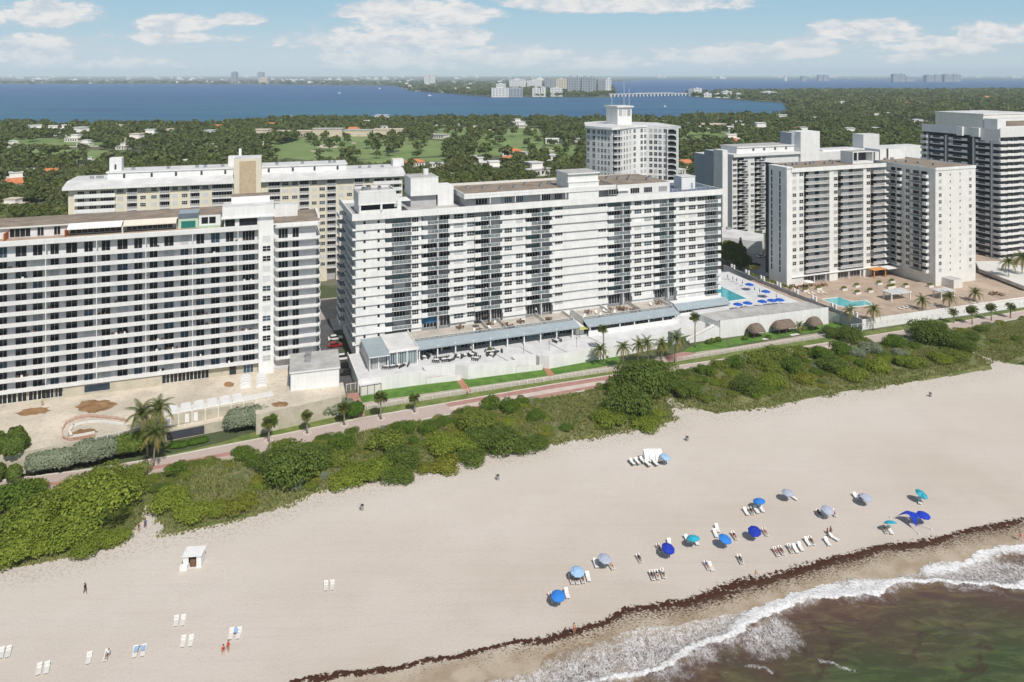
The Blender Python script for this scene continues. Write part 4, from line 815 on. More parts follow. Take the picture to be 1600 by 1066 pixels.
for (x, y, rx, ry) in ((512, 229, 16, 3.2), (490, 236, 5, 1.5), (553, 224, 4, 1), (745, 203, 7, 1.5), (832, 203, 8, 1.3), (852, 207, 5, 1.5), (622, 238, 6, 1.2), (860, 236, 7, 1.3), (765, 203, 5, 1)):
    sheet('sand_bunker', px_poly([(x + rx * math.cos(a) * (1 + .2 * math.sin(3 * a)), y + ry * math.sin(a)) for a in np.linspace(0, 6.28, 18)[:-1]]), .3, 'bunker', kind='structure')
sheet('cart_path', px_poly([(0, 230), (120, 229), (240, 226), (330, 222), (400, 221), (400, 222.5), (330, 223.5), (240, 227.5), (120, 230.5), (0, 231.5)]), .33, 'bunker', kind='structure')
# avenue and side roads
sheet('avenue', ms((-140, 42), (330, 42), (330, 66), (-140, 66)), .004, 'roadlight', kind='structure')
sheet('parking_road', ms((-9.5, -16), (-2.8, -16), (-2.8, 42), (-9.5, 42)), .006, 'asphalt', kind='structure')
sheet('lot_ground', ms((-9, 30), (330, 30), (330, 42), (-9, 42)), .002, 'concrete', kind='structure')
sheet('lot_ground', ms((-140, -16), (-9.6, -16), (-9.6, 42), (-140, 42)), .002, 'concrete', kind='structure')
b = MB()
for k in range(60): b.face([(*MF.P(-138 + k * 8, 53.9), .012), (*MF.P(-135 + k * 8, 53.9), .012), (*MF.P(-135 + k * 8, 54.1), .012), (*MF.P(-138 + k * 8, 54.1), .012)], 'white')
b.build('lane_marking', kind='structure')
# promenade, lawns, walks: bands parallel to the shore traced as pairs of (x, y) in the photo
def band(name, top, bot, z, m, **tg): return sheet(name, px_poly(top) + px_poly(bot)[::-1], z, m, **tg)
PT = [(-150, 772), (0, 752), (120, 737), (260, 715), (360, 695), (440, 680), (560, 655), (696, 631), (860, 602), (969, 585), (1061, 572), (1177, 555), (1319, 532), (1411, 517), (1496, 504), (1600, 486), (1750, 462)]
PB = [(-150, 802), (0, 780), (120, 762), (260, 738), (360, 719), (440, 703), (560, 676), (710, 647), (860, 621), (969, 601), (1075, 583), (1177, 567), (1319, 545), (1411, 529), (1496, 516), (1600, 497), (1750, 472)]
m, t, b = bsdf('promenade'); p = t.pos(); b.inputs['Roughness'].default_value = .9
br = t.node('ShaderNodeTexBrick'); t.l.new(t.mapping(p, (1, 1, 1), (0, 0, MF.ang)), br.inputs['Vector']); br.inputs['Scale'].default_value = 3.0
br.inputs['Color1'].default_value = (.45, .36, .32, 1); br.inputs['Color2'].default_value = (.50, .41, .37, 1); br.inputs['Mortar'].default_value = (.36, .29, .26, 1)
c = t.mix(t.m('MULTIPLY', t.ramp(t.noise(p, .5, 4, .7), .4, .7), .35), br.outputs[0], (.52, .46, .41, 1)); t.l.new(c, b.inputs['Base Color'])
mat('walkbeige', (.42, .37, .30), .9, .1, .5)
mat('redpaver', (.40, .22, .19), .9, .12, .6, var2=.2); mat('palepaver', (.55, .47, .42), .9, .1, .4); mat('kerb', (.58, .55, .49), .9, .08, .8)
sheet('promenade', px_poly(PT) + px_poly(PB)[::-1], .03, 'promenade', kind='structure')
def mixb(f): return [(a[0] * (1 - f) + b_[0] * f, a[1] * (1 - f) + b_[1] * f) for a, b_ in zip(PT, PB)]
sl = slice(0, 6); band('paver_stripe', mixb(.45)[0:5], mixb(.68)[0:5], .036, 'redpaver', kind='structure')
band('paver_stripe', mixb(.0)[7:10], mixb(.33)[7:10], .036, 'redpaver', kind='structure'); band('paver_stripe', mixb(.66)[7:10], mixb(1.0)[7:10], .036, 'redpaver', kind='structure'); band('paver_stripe', mixb(.33)[7:10], mixb(.66)[7:10], .037, 'palepaver', kind='structure')
band('paver_stripe', mixb(.3)[9:13], mixb(.7)[9:13], .036, 'palepaver', kind='structure')
def kerb(name, line, w=.35, h=.14):
    g = px_poly(line); o = []
    for i, p in enumerate(g):
        a = g[max(i - 1, 0)]; c = g[min(i + 1, len(g) - 1)]; d = Vector((c[0] - a[0], c[1] - a[1])).normalized(); o.append((p[0] - d.y * w, p[1] + d.x * w))
    return MB().prism(g + o[::-1], .0, h, 'kerb').build(name, kind='structure')
kerb('kerb_upper', PT); kerb('kerb_lower', PB)
# lawns and the fenced walk
m, t, b = bsdf('lawn'); p = t.pos(); b.inputs['Roughness'].default_value = .95
c = t.mix(t.ramp(t.noise(p, .35, 5, .7), .35, .65), (.055, .145, .015, 1), (.11, .215, .03, 1)); t.l.new(c, b.inputs['Base Color'])
m, t, b = bsdf('lawndry'); p = t.pos(); b.inputs['Roughness'].default_value = .95
c = t.mix(t.ramp(t.noise(p, .35, 5, .7), .35, .65), (.09, .145, .025, 1), (.19, .215, .06, 1)); t.l.new(c, b.inputs['Base Color'])
WB = [(569, 629), (723, 607), (850, 588.6), (968, 569), (1060, 553), (1137, 544), (1305, 516)]      # lawn / walk line
FL = [(574, 640), (732, 615), (850, 596.5), (971, 578.5), (1058, 565), (1177, 545), (1307, 525)]    # fence line
WT = [(560, 612), (590, 607), (720, 590), (850, 572), (968, 552)]
band('lawn', WT, [(566, 629.5)] + WB[:4], .035, 'lawn', kind='structure')
band('lawn', [(1063, 552), (1085, 539), (1127, 532), (1137, 534)], [(1070, 556), (1090, 550), (1127, 545), (1137, 543.5)], .035, 'lawn', kind='structure')
band('lawn', [(1138, 530), (1296, 505), (1340, 502)], [(1138, 541), (1305, 514), (1345, 508)], .035, 'lawn', kind='structure')
band('garden_walk', [(560, 632)] + WB, [(560, 642)] + FL, .032, 'walkbeige', kind='structure')
band('lawn_strip', [(552, 645)] + FL, [(552, 657)] + [(696, 629.5), (860, 600.5), (969, 583.5), (1061, 570.5), (1177, 553.5), (1319, 530.5)], .034, 'lawndry', kind='structure')
band('lawn_strip', [(1347, 519), (1600, 482), (1750, 460)], [(1330, 529), (1411, 515.5), (1496, 502.5), (1600, 484.6), (1750, 461)], .034, 'lawndry', kind='structure')
band('lawn_strip', [(256, 712), (345, 692), (420, 668), (520, 646), (556, 640)], [(256, 714.5), (360, 693.5), (440, 678.5), (520, 662), (556, 655)], .034, 'lawndry', kind='structure')
sheet('brick_path', px_poly([(712, 592), (721, 591), (737, 611), (733, 614), (722, 608)]), .05, 'brick', kind='structure')
sheet('brick_path', px_poly([(848, 574), (855, 573), (867, 586), (858, 590)]), .05, 'brick', kind='structure')
sheet('brick_path', px_poly([(541, 616), (559, 614), (569, 636), (570, 650), (553, 656), (545, 634)]), .05, 'redpaver', kind='structure')
sheet('brick_path', px_poly([(1040, 556), (1068, 550), (1088, 552), (1060, 562), (1042, 566)]), .05, 'redpaver', kind='structure')
# thin picket fence of the beach garden
def fence_run(name, pts, h, m, label, gap=2.4, rail=(.95,), panel='fencebars', z=.04, cat='fence', ph=None):
    g = px_poly(pts, z); o = empty(name, (*g[0], z), 0, label, cat); fb = MB(); pb = []
    for p, q in zip(g[:-1], g[1:]):
        d = Vector((q[0] - p[0], q[1] - p[1])); L = d.length; d /= L; n = (-d.y * .03, d.x * .03); a = (p[0] - g[0][0], p[1] - g[0][1]); c = (q[0] - g[0][0], q[1] - g[0][1])
        fb.prism([a, c, (c[0] + n[0], c[1] + n[1]), (a[0] + n[0], a[1] + n[1])], .08, h * .93, panel)
        fb.prism([a, c, (c[0] + n[0] * 2, c[1] + n[1] * 2), (a[0] + n[0] * 2, a[1] + n[1] * 2)], h * .935, h, m)
        x = 0
        while x < L: pb.append((a[0] + d.x * x, a[1] + d.y * x)); x += gap
    fb.build('panel', o); pm = MB().box(-.06, .06, -.08, .08, 0, h + .08, m).mesh('post'); pb = pb[:98]
    for p in pb: link('post', pm, o, (*p, 0))
fence_run('garden_fence', FL[:4], 1.2, 'whitemetal', 'low pale metal fence between the bright garden lawn and the promenade')
fence_run('garden_fence', FL[4:], 1.2, 'whitemetal', 'low pale metal fence in front of the thatched huts lawn')
fence_run('pool_railing', [(1330, 512), (1440, 499), (1600, 476), (1700, 460)], 1.0, 'whitemetal', 'thin metal railing along the sea edge of the tan pool deck', z=3.0)

# ---- beach sand
def dist_poly(X, Y, P):
    """distance to a polyline and side (positive towards the sea)"""
    D = np.full(X.shape, 1e9); Sg = np.zeros(X.shape)
    for (x0, y0), (x1, y1) in zip(P[:-1], P[1:]):
        dx, dy = x1 - x0, y1 - y0; L2 = dx * dx + dy * dy; tt = np.clip(((X - x0) * dx + (Y - y0) * dy) / L2, 0, 1)
        ex = X - (x0 + tt * dx); ey = Y - (y0 + tt * dy); d = np.hypot(ex, ey); s = np.sign(ex * dy - ey * dx)
        k = d < D; D = np.where(k, d, D); Sg = np.where(k, s, Sg)
    return D, Sg
def vnoise(X, Y, sc, seed, oct=4):
    r = np.random.default_rng(seed); T = r.random((256, 256)); out = 0; a = 1; tot_ = 0
    for o in range(oct):
        x = X * sc * 2 ** o + 17.3 * o; y = Y * sc * 2 ** o + 9.1 * o; xi = np.floor(x).astype(int); yi = np.floor(y).astype(int); fx = x - xi; fy = y - yi
        fx = fx * fx * (3 - 2 * fx); fy = fy * fy * (3 - 2 * fy)
        v = (T[xi % 256, yi % 256] * (1 - fx) + T[(xi + 1) % 256, yi % 256] * fx) * (1 - fy) + (T[xi % 256, (yi + 1) % 256] * (1 - fx) + T[(xi + 1) % 256, (yi + 1) % 256] * fx) * fy
        out = out + a * v; tot_ += a; a *= .55
    return out / tot_
WR = [(300, 1110), (400, 1085), (480, 1062), (560, 1052), (640, 1040), (740, 1018), (800, 1007), (850, 1000), (900, 988), (940, 975), (985, 955), (1030, 950), (1075, 943), (1110, 930), (1160, 915), (1200, 905), (1240, 895), (1290, 880), (1340, 868), (1370, 856), (1430, 850), (1480, 840), (1520, 828), (1560, 822), (1600, 815), (1750, 795)]
SW = [(560, 1120), (700, 1085), (750, 1066), (830, 1048), (862, 1020), (900, 1008), (940, 1000), (1000, 985), (1060, 978), (1130, 962), (1170, 958), (1200, 945), (1240, 930), (1280, 914), (1330, 905), (1380, 907), (1430, 896), (1455, 880), (1500, 878), (1535, 860), (1570, 853), (1620, 847), (1750, 828)]
BRK = [(700, 1130), (860, 1085), (960, 1062), (1020, 1052), (1060, 1035), (1100, 1015), (1150, 998), (1190, 968), (1225, 952), (1270, 940), (1330, 938), (1370, 934), (1405, 915), (1450, 911), (1520, 913), (1570, 921), (1620, 915), (1750, 905)]
DUNE = [(-150, 905), (0, 889), (60, 882), (130, 868), (190, 850), (222, 812), (228, 790), (238, 790), (246, 812), (262, 836), (330, 822), (400, 806), (500, 768), (570, 755), (650, 735), (760, 712), (860, 695), (960, 678), (1052, 658), (1050, 640), (1040, 622), (1052, 622), (1066, 634), (1120, 646), (1200, 636), (1320, 612), (1450, 594), (1552, 577), (1540, 562), (1520, 552), (1545, 560), (1600, 574), (1750, 555)]
wr, sw, brk, dune = px_poly(WR), px_poly(SW), px_poly(BRK), px_poly(DUNE)
def grid(s0, s1, v0, v1, st, frame=MF):
    a = np.arange(s0, s1 + st, st); b_ = np.arange(v0, v1 + st, st); A, B = np.meshgrid(a, b_, indexing='ij')
    X = frame.A[0] + frame.u[0] * A + frame.v[0] * B; Y = frame.A[1] + frame.u[1] * A + frame.v[1] * B
    n, m_ = A.shape; I = np.arange(n * m_).reshape(n, m_); Fc = np.stack([I[:-1, :-1], I[1:, :-1], I[1:, 1:], I[:-1, 1:]], -1).reshape(-1, 4)
    return X.ravel(), Y.ravel(), Fc
m, t, b = bsdf('sand'); p = t.pos(); b.inputs['Roughness'].default_value = .95; b.inputs['Specular IOR Level'].default_value = .15
at = t.node('ShaderNodeAttribute', attribute_name='sa'); sp = t.node('ShaderNodeSeparateColor'); t.l.new(at.outputs[0], sp.inputs[0])
c = t.mix(t.ramp(t.noise(p, .035, 4, .55), .35, .65), (.50, .43, .36, 1), (.565, .50, .445, 1))
c = t.mix(t.m('MULTIPLY', sp.outputs[2], .7), c, (.635, .59, .54, 1))                       # paler dry sand up the beach
c = t.mix(t.m('MULTIPLY', t.ramp(t.noise(t.mapping(p, (.05, 1.1, 1), (0, 0, -MF.ang)), 1.0, 4, .6), .50, .70), .16), c, (.43, .375, .33, 1))   # vehicle and rake tracks
c = t.mix(t.m('MULTIPLY', t.ramp(t.noise(t.mapping(p, (.012, .35, 1), (0, 0, -MF.ang)), 1.0, 3, .6), .48, .6), .20), c, (.58, .535, .485, 1))
fv = t.node('ShaderNodeTexVoronoi'); fv.inputs['Scale'].default_value = 1.6; fv.inputs['Randomness'].default_value = 1.0; t.l.new(p, fv.inputs['Vector'])
c = t.mix(t.m('MULTIPLY', t.m('MULTIPLY', t.m('SUBTRACT', 1.0, t.ramp(fv.outputs['Distance'], .10, .28)), t.ramp(t.noise(p, .12, 4, .7), .42, .62)), .33), c, (.36, .31, .265, 1))
c = t.mix(t.m('MULTIPLY', t.ramp(t.noise(p, 2.6, 4, .85), .5, .72), .30), c, (.40, .345, .30, 1))
c = t.mix(t.m('MULTIPLY', t.m('MULTIPLY', t.ramp(sp.outputs[2], .86, .97), t.ramp(t.noise(p, 2.0, 5, .8), .5, .6)), .6), c, (.27, .22, .17, 1))
wet = t.m('MULTIPLY', sp.outputs[1], 1.0); c = t.mix(wet, c, t.mix(t.ramp(t.noise(p, .2, 4, .6), .35, .65), (.35, .275, .195, 1), (.47, .40, .31, 1)))
wn = t.noise(p, 1.3, 6, .72); wn2 = t.noise(t.mapping(p, (1.0, 2.4, 1), (0, 0, -MF.ang)), 2.2, 5, .7)
wm = t.ramp(t.m('ADD', sp.outputs[0], t.m('MULTIPLY', t.m('SUBTRACT', wn, .5), 3.0)), .45, .56)
c = t.mix(wm, c, (.062, .026, .016, 1)); t.l.new(c, b.inputs['Base Color'])
a2 = t.m('MULTIPLY', at.outputs[3], 1.0)
wm2 = t.m('MULTIPLY', t.ramp(t.m('ADD', t.m('MULTIPLY', a2, .26), wn2), .665, .72), t.ramp(a2, .05, .3)); c = t.mix(wm2, c, (.075, .04, .025, 1)); t.l.new(c, b.inputs['Base Color'])
rr = t.m('SUBTRACT', .95, t.m('MULTIPLY', wet, .35)); t.l.new(rr, b.inputs['Roughness'])
bn = t.node('ShaderNodeBump'); bn.inputs['Strength'].default_value = .6; bn.inputs['Distance'].default_value = .16; t.l.new(t.m('ADD', t.noise(p, 2.2, 6, .78), t.m('MULTIPLY', wm, .6)), bn.inputs['Height']); t.l.new(bn.outputs[0], b.inputs['Normal'])
X, Y, Fc = grid(-160, 300, -155, -30, .55)
k0 = MF.loc((0, 0))
dW, sW = dist_poly(X, Y, wr); dS, sS = dist_poly(X, Y, sw); dD, sD = dist_poly(X, Y, dune)
sW = dW * sW; sS = dS * sS; sD = dD * sD
PBs = [(x, y + .6) for x, y in PB]
DP = px_poly(PBs) + dune[::-1]
def inside(X, Y, P):
    c = np.zeros(X.shape, bool); n = len(P)
    for i in range(n):
        x0, y0 = P[i]; x1, y1 = P[(i + 1) % n]
        if y0 == y1: continue
        c ^= ((y0 > Y) != (y1 > Y)) & (X < (x1 - x0) * (Y - y0) / (y1 - y0) + x0)
    return c
ind = inside(X, Y, DP); sD = np.where(ind, -dD, dD); dP_, sP_ = dist_poly(X, Y, px_poly(PB))
keep = ((sD > -1.5) & (dP_ * sP_ > 3.5))[Fc].all(1); Fc = Fc[keep]
u_, inv = np.unique(Fc, return_inverse=True); Fc = inv.reshape(Fc.shape); X, Y = X[u_], Y[u_]; sW, sS, sD = sW[u_], sS[u_], sD[u_]
Zs = .05 + .10 * (vnoise(X, Y, .25, 5) - .5)
me = npmesh('beach_sand', np.stack([X, Y, Zs], 1), Fc, ['sand'], smooth=True)
sidx = (X - MF.A[0]) * MF.u[0] + (Y - MF.A[1]) * MF.u[1]
wid = np.interp(sidx, [-60, -10, 20, 45, 70, 100], [.35, .5, .65, .95, .85, .6]) * 1.0
sa = np.zeros((len(X), 4)); wid = wid * (.45 + 1.35 * vnoise(X, Y, .11, 66, 3)); sW2 = sW + 1.6 * (vnoise(X, Y, .16, 61, 4) - .5); sa[:, 0] = 1 - np.abs(sW2) / (wid * 1.9); sa[:, 1] = 1 / (1 + np.exp(-(sW - .6) * 2.2)); sa[:, 2] = np.clip(1 - sD / 60, 0, 1); sa[:, 3] = np.where(sW > 0, np.clip(1 - sW / 5.5, 0, 1), 0) * np.clip(.3 + (sidx + 20) / 80, 0, 1)
attr(me, 'sa', np.clip(sa, -1, 1)); link('beach_sand', me, kind='structure')
# fine beach grid along the wrack line needs no more vertices: the edge is broken up by noise in the material

# ---- sea
m, t, b = bsdf('sea'); p = t.pos(); b.inputs['Specular IOR Level'].default_value = .4
at = t.node('ShaderNodeAttribute', attribute_name='wa'); sp = t.node('ShaderNodeSeparateColor'); t.l.new(at.outputs[0], sp.inputs[0])
mp = t.mapping(p, (.45, 1.5, 1), (0, 0, -MF.ang - .25)); sn = t.noise(mp, .35, 6, .65, .6)
c = t.mix(sp.outputs[2], (.095, .055, .042, 1), (.050, .066, .025, 1))
c = t.mix(t.ramp(sn, .42, .7), c, t.mix(sp.outputs[2], (.15, .105, .06, 1), (.095, .125, .045, 1)))
c = t.mix(t.m('MULTIPLY', t.ramp(t.noise(p, .16, 4, .6, 1.0), .55, .7), .7), c, (.055, .022, .020, 1))
c = t.mix(at.outputs[3], c, (.30, .215, .125, 1))                                           # thin water over sand at the swash edge
mp2 = t.mapping(p, (1.0, .6, 1), (0, 0, -MF.ang + .5))
def ridge(sc, dist, lo): return t.ramp(t.m('SUBTRACT', 1.0, t.m('ABSOLUTE', t.m('SUBTRACT', t.m('MULTIPLY', t.noise(mp2, sc, 4, .55, dist), 2.0), 1.0))), lo, 1.0)
lace = t.m('MAXIMUM', t.m('MAXIMUM', ridge(.85, 1.6, .86), t.m('MULTIPLY', ridge(2.1, 1.2, .84), .8)), t.m('MULTIPLY', ridge(5.0, .8, .8), .45))
fn = t.noise(p, 1.1, 8, .78, .4)
foam = t.ramp(t.m('ADD', sp.outputs[0], t.m('MULTIPLY', t.m('SUBTRACT', fn, .5), 2.1)), .40, .95)
lacy = t.m('MULTIPLY', lace, t.ramp(t.m('ADD', sp.outputs[1], t.m('MULTIPLY', t.m('SUBTRACT', t.noise(p, .35, 5, .7), .5), 1.4)), .3, .85))
streak = t.m('MULTIPLY', t.ramp(t.noise(t.mapping(p, (.5, 4.0, 1), (0, 0, -MF.ang - .35)), 1.0, 5, .72), .60, .78), .22)
ff = t.m('MAXIMUM', t.m('MAXIMUM', foam, t.m('MULTIPLY', lacy, .85)), streak, clamp=True)
c = t.mix(ff, c, t.mix(t.ramp(t.noise(p, 2.2, 6, .75, .6), .35, .6), (.50, .49, .50, 1), (.82, .82, .82, 1))); t.l.new(c, b.inputs['Base Color']); t.l.new(t.m('ADD', .16, t.m('MULTIPLY', ff, .7)), b.inputs['Roughness'])
bn = t.node('ShaderNodeBump'); bn.inputs['Strength'].default_value = .55; bn.inputs['Distance'].default_value = .25; t.l.new(t.m('ADD', t.m('MULTIPLY', sn, 1.0), t.m('MULTIPLY', foam, .5)), bn.inputs['Height']); t.l.new(bn.outputs[0], b.inputs['Normal'])
X, Y, Fc = grid(-90, 210, -190, -45, .3)
Dv = None
def sdist(P): d, s = dist_poly(X, Y, P); return d * s
kk = np.ones(len(X), bool)
sS = sdist(sw)
edge = sS + .9 * (vnoise(X, Y, .5, 3) - .5) * 2
keep = (edge > -.1)[Fc].all(1); Fc = Fc[keep]; u_, inv = np.unique(Fc, return_inverse=True); Fc = inv.reshape(Fc.shape); X, Y, sS = X[u_], Y[u_], sS[u_]
sB = sdist(brk); sidx = (X - MF.A[0]) * MF.u[0] + (Y - MF.A[1]) * MF.u[1]
nz_ = vnoise(X, Y, .22, 8)
# main breaker: foam lies landward of its seaward line, thick where the photo shows the bore
def sx(px, py): return MF.loc(G(px, py))[0]
spx = [sx(1020, 1052), sx(1100, 1015), sx(1180, 975), sx(1230, 950), sx(1370, 934), sx(1400, 917), sx(1440, 911), sx(1480, 890), sx(1600, 870)]
thick = np.interp(sidx, spx, [.7, 1.1, 2.4, 4.4, 4.2, 2.0, .9, .8, .9]) * (.75 + .5 * vnoise(X, Y, .15, 71, 2))
sBl = sB + 1.5 * (vnoise(X, Y, .35, 72, 3) - .5) + .5 * (vnoise(X, Y, 1.1, 73, 3) - .5)
foam = np.clip(1.12 - np.clip(-sBl - thick * .45, 0, 99) / (thick * .9 + .2) * .75, 0, 1.12) * np.clip(1 - sBl / .35, 0, 1)
# second, upper bore on the right
ub = px_poly([(1450, 893), (1490, 886), (1530, 868), (1560, 860), (1620, 856), (1750, 838)]); d2, _ = dist_poly(X, Y, ub); foam = np.maximum(foam, np.exp(-((d2 + 1.6 * (vnoise(X, Y, .4, 74, 3) - .5)) / 2.2) ** 2) * 1.0)
lac = np.exp(-((sB + 2.5) / 4.0) ** 2) * .85
for (px, py, r, a) in ((1010, 1005, 8, 1.0), (1080, 990, 6, 1.0), (1130, 980, 5, .95), (950, 1035, 6, .85), (1480, 895, 5, .95), (1540, 890, 6, 1.0), (1590, 895, 5, .8), (1400, 905, 4, .7), (1210, 990, 5, .8), (1180, 1000, 4, .8), (900, 1050, 5, .8)):
    g = G(px, py); lac = np.maximum(lac, a * np.exp(-((X - g[0]) ** 2 + (Y - g[1]) ** 2) / r ** 2))
thin = np.clip(1 - sS / 4.5, 0, 1) * np.where(sB < -1, 1, .4) * .95
g0 = G(975, 1056); sp_ = np.exp(-((X - g0[0]) ** 2 + (Y - g0[1]) ** 2) / 5.0); thin = np.maximum(thin, sp_ * .8)
for pts in ([(1165, 1042), (1195, 1044), (1205, 1052)], [(1280, 1034), (1295, 1035), (1310, 1042), (1335, 1050)]):
    d3, _ = dist_poly(X, Y, px_poly(pts)); foam = np.maximum(foam, .62 * np.exp(-(d3 / .5) ** 2))
green = np.clip((sB - 2) / 13 + (nz_ - .5) * .7, 0, 1)
wa = np.stack([foam, lac, green, thin], 1)
Zw = .16 + .38 * np.exp(-((sB + .6) / 1.4) ** 2) * np.clip(thick / 2, .2, 1) + .35 * (vnoise(X, Y, .12, 21, 5) - .5) * np.clip(sS / 10, 0, 1) + .12 * (vnoise(X * .8, Y * 2.2, .5, 22, 3) - .5) * np.clip(sS / 4, 0, 1)
Zw = np.maximum(Zw, .15)
me = npmesh('sea_water', np.stack([X, Y, Zw], 1), Fc, ['sea'], smooth=True); attr(me, 'wa', np.clip(wa, 0, 1)); link('sea_water', me, kind='structure')

# ---- dune floor
m, t, b = bsdf('dunefloor'); p = t.pos(); b.inputs['Roughness'].default_value = 1
c = t.mix(t.ramp(t.noise(p, .16, 5, .65), .35, .65), (.12, .155, .04, 1), (.24, .235, .10, 1)); c = t.mix(t.m('MULTIPLY', t.ramp(t.noise(p, 1.1, 5, .8), .48, .62), .75), c, (.06, .07, .022, 1)); c = t.mix(t.m('MULTIPLY', t.ramp(t.noise(p, .4, 4, .7), .6, .7), .55), c, (.34, .27, .17, 1)); t.l.new(c, b.inputs['Base Color'])
bn = t.node('ShaderNodeBump'); bn.inputs['Strength'].default_value = .9; bn.inputs['Distance'].default_value = .4; t.l.new(t.noise(p, 2.2, 6, .75), bn.inputs['Height']); t.l.new(bn.outputs[0], b.inputs['Normal'])
X, Y, Fc = grid(-150, 270, -70, -20, .7)
X0, Y0 = X, Y
ins = inside(X, Y, DP); keep = ins[Fc].any(1); Fc = Fc[keep]; u_, inv = np.unique(Fc, return_inverse=True); Fc = inv.reshape(Fc.shape); X, Y = X[u_], Y[u_]
dd, _ = dist_poly(X, Y, dune + []); inn = inside(X, Y, DP); dd = np.where(inn, dd, -dd); pe, _ = dist_poly(X, Y, px_poly(PBs)); pe = np.where(inn, pe, -pe)
def dune_h(dd, pe, X, Y): return .14 + np.clip(np.minimum(dd / 4, pe / 3), 0, 1) * (.5 + .9 * vnoise(X, Y, .12, 31)) - np.clip(-np.minimum(dd, pe), 0, 1) * .3
me = npmesh('dune', np.stack([X, Y, dune_h(dd, pe, X, Y)], 1), Fc, ['dunefloor'], smooth=True); link('dune', me, kind='structure')

# ================================================================== DECKS, POOLS, SMALL BUILDINGS
mat('poolwater', (.03, .34, .40), .08, .12, .15, spec=.5); mat('poolwater2', (.10, .42, .44), .08, .10, .15, spec=.5)
def prism_thing(name, P, z0, z1, m, top, label, cat, part='wall'):
    o = P[0]; t = empty(name, (o[0], o[1], 0), 0, label, cat); MB().prism([(p[0] - o[0], p[1] - o[1]) for p in P], z0, z1, m, top).build(part, t); return t, (lambda p: (p[0] - o[0], p[1] - o[1]))
# right: tan deck of the L shaped tower
P = [G(1345, 500.5, 3.2), G(1600, 466.5, 3.2), G(1750, 444, 3.2), TF.P(TF.s_(1600) + 30, 12), TF.P(-9, 12), TF.P(-9, -20)]
dk, lo = prism_thing('pool_deck', P, 0, 3.0, 'white', 'decktile', 'wide tan tiled pool deck above a white sea wall, around the L shaped tower', 'deck', 'slab')
w = MB(); a, c = G(1345, 500.5, 3.2), G(1750, 444, 3.2)
w.prism([lo(a), lo(c), (lo(c)[0], lo(c)[1] - .3), (lo(a)[0], lo(a)[1] - .3)], 0, 3.4, 'white'); w.build('sea_wall', dk)
def pool(name, pts, z, m, label, rim='white'):
    g = [G(x, y, z) for x, y in pts]; o = g[0]; t = empty(name, (o[0], o[1], z), 0, label, 'pool'); q = [(p[0] - o[0], p[1] - o[1]) for p in g]
    cx = sum(p[0] for p in q) / len(q); cy = sum(p[1] for p in q) / len(q); q2 = [(p[0] + (.5 if p[0] > cx else -.5), p[1] + (.5 if p[1] > cy else -.5)) for p in q]
    MB().prism(q2, .0, .06, rim).build('rim', t); MB().prism(q, .061, .075, m).build('water', t)
pool('swimming_pool', [(1287, 468), (1312, 465), (1331, 472), (1352, 469.5), (1364, 476), (1324, 480.5), (1306, 476.5)], 3.0, 'poolwater2', 'turquoise angled swimming pool sunk in the tan tiled deck')
# white pool building and its raised pool terrace
P = ms((112.5, -21.6), (155.3, -23.6), (154.2, -14.6), (131, -12), (111, -12.5))
pb_, lo = prism_thing('pool_building', P, 0, 5.2, 'white', 'roofgrey', 'long low white building with a flat grey roof behind the thatched huts', 'building')
b = MB(); q = [lo(p) for p in P[:2]]; d = Vector((q[1][0] - q[0][0], q[1][1] - q[0][1])); L = d.length; d /= L
for k in range(42):
    if k % 2: continue
    a = k / 42 * L; e_ = (k + 1) / 42 * L; b.prism([(q[0][0] + d.x * a + .3 * -d.y, q[0][1] + d.y * a + .3 * d.x), (q[0][0] + d.x * e_ + .3 * -d.y, q[0][1] + d.y * e_ + .3 * d.x), (q[0][0] + d.x * e_ + .8 * -d.y, q[0][1] + d.y * e_ + .8 * d.x), (q[0][0] + d.x * a + .8 * -d.y, q[0][1] + d.y * a + .8 * d.x)], 5.21, 5.5, 'darkgrey')
b.build('parapet_vent', pb_); MB().prism([lo(p) for p in ms((112.5, -21.6), (155.3, -23.6), (155.3, -23.35), (112.5, -21.35))], 5.2, 5.65, 'white').build('parapet', pb_)
P = ms((113, -11.9), (131, -11.9), (154, -14.5), (155.5, 30), (129.6, 30), (129.6, -.5), (113, -.5))
pt_, lo = prism_thing('pool_terrace', P, 0, 4.0, 'white', 'deckwhite', 'raised white pool terrace dotted with blue umbrellas, right of the main white block', 'terrace', 'slab')
pool('swimming_pool', [(1110, 446), (1127, 448), (1167, 467), (1129, 472), (1100, 474)], 4.0, 'poolwater', 'deep turquoise pool partly hidden by the end of the white slab block')
for (s0, s1, nm, hh, mm) in ((155.6, 157.6, 'hedge', 1.0, None), (159.2, 160.6, 'boundary_wall', 3.4, 'greywall2')):
    if mm: 
        t = empty(nm, (*MF.P(s0, -34), 0), MF.ang, 'grey boundary wall with white posts between the two pool decks', 'wall'); MB().box(0, .3, 0, 72, 0, 4.4, mm).build('wall', t)
        pm = MB().box(-.15, .45, 0, .6, 4.4, 6.0, 'white').mesh('post')
        for y in range(2, 70, 9): link('post', pm, t, (0, y, 0)); link('post', pm, t, (0, y + 1.6, 0))
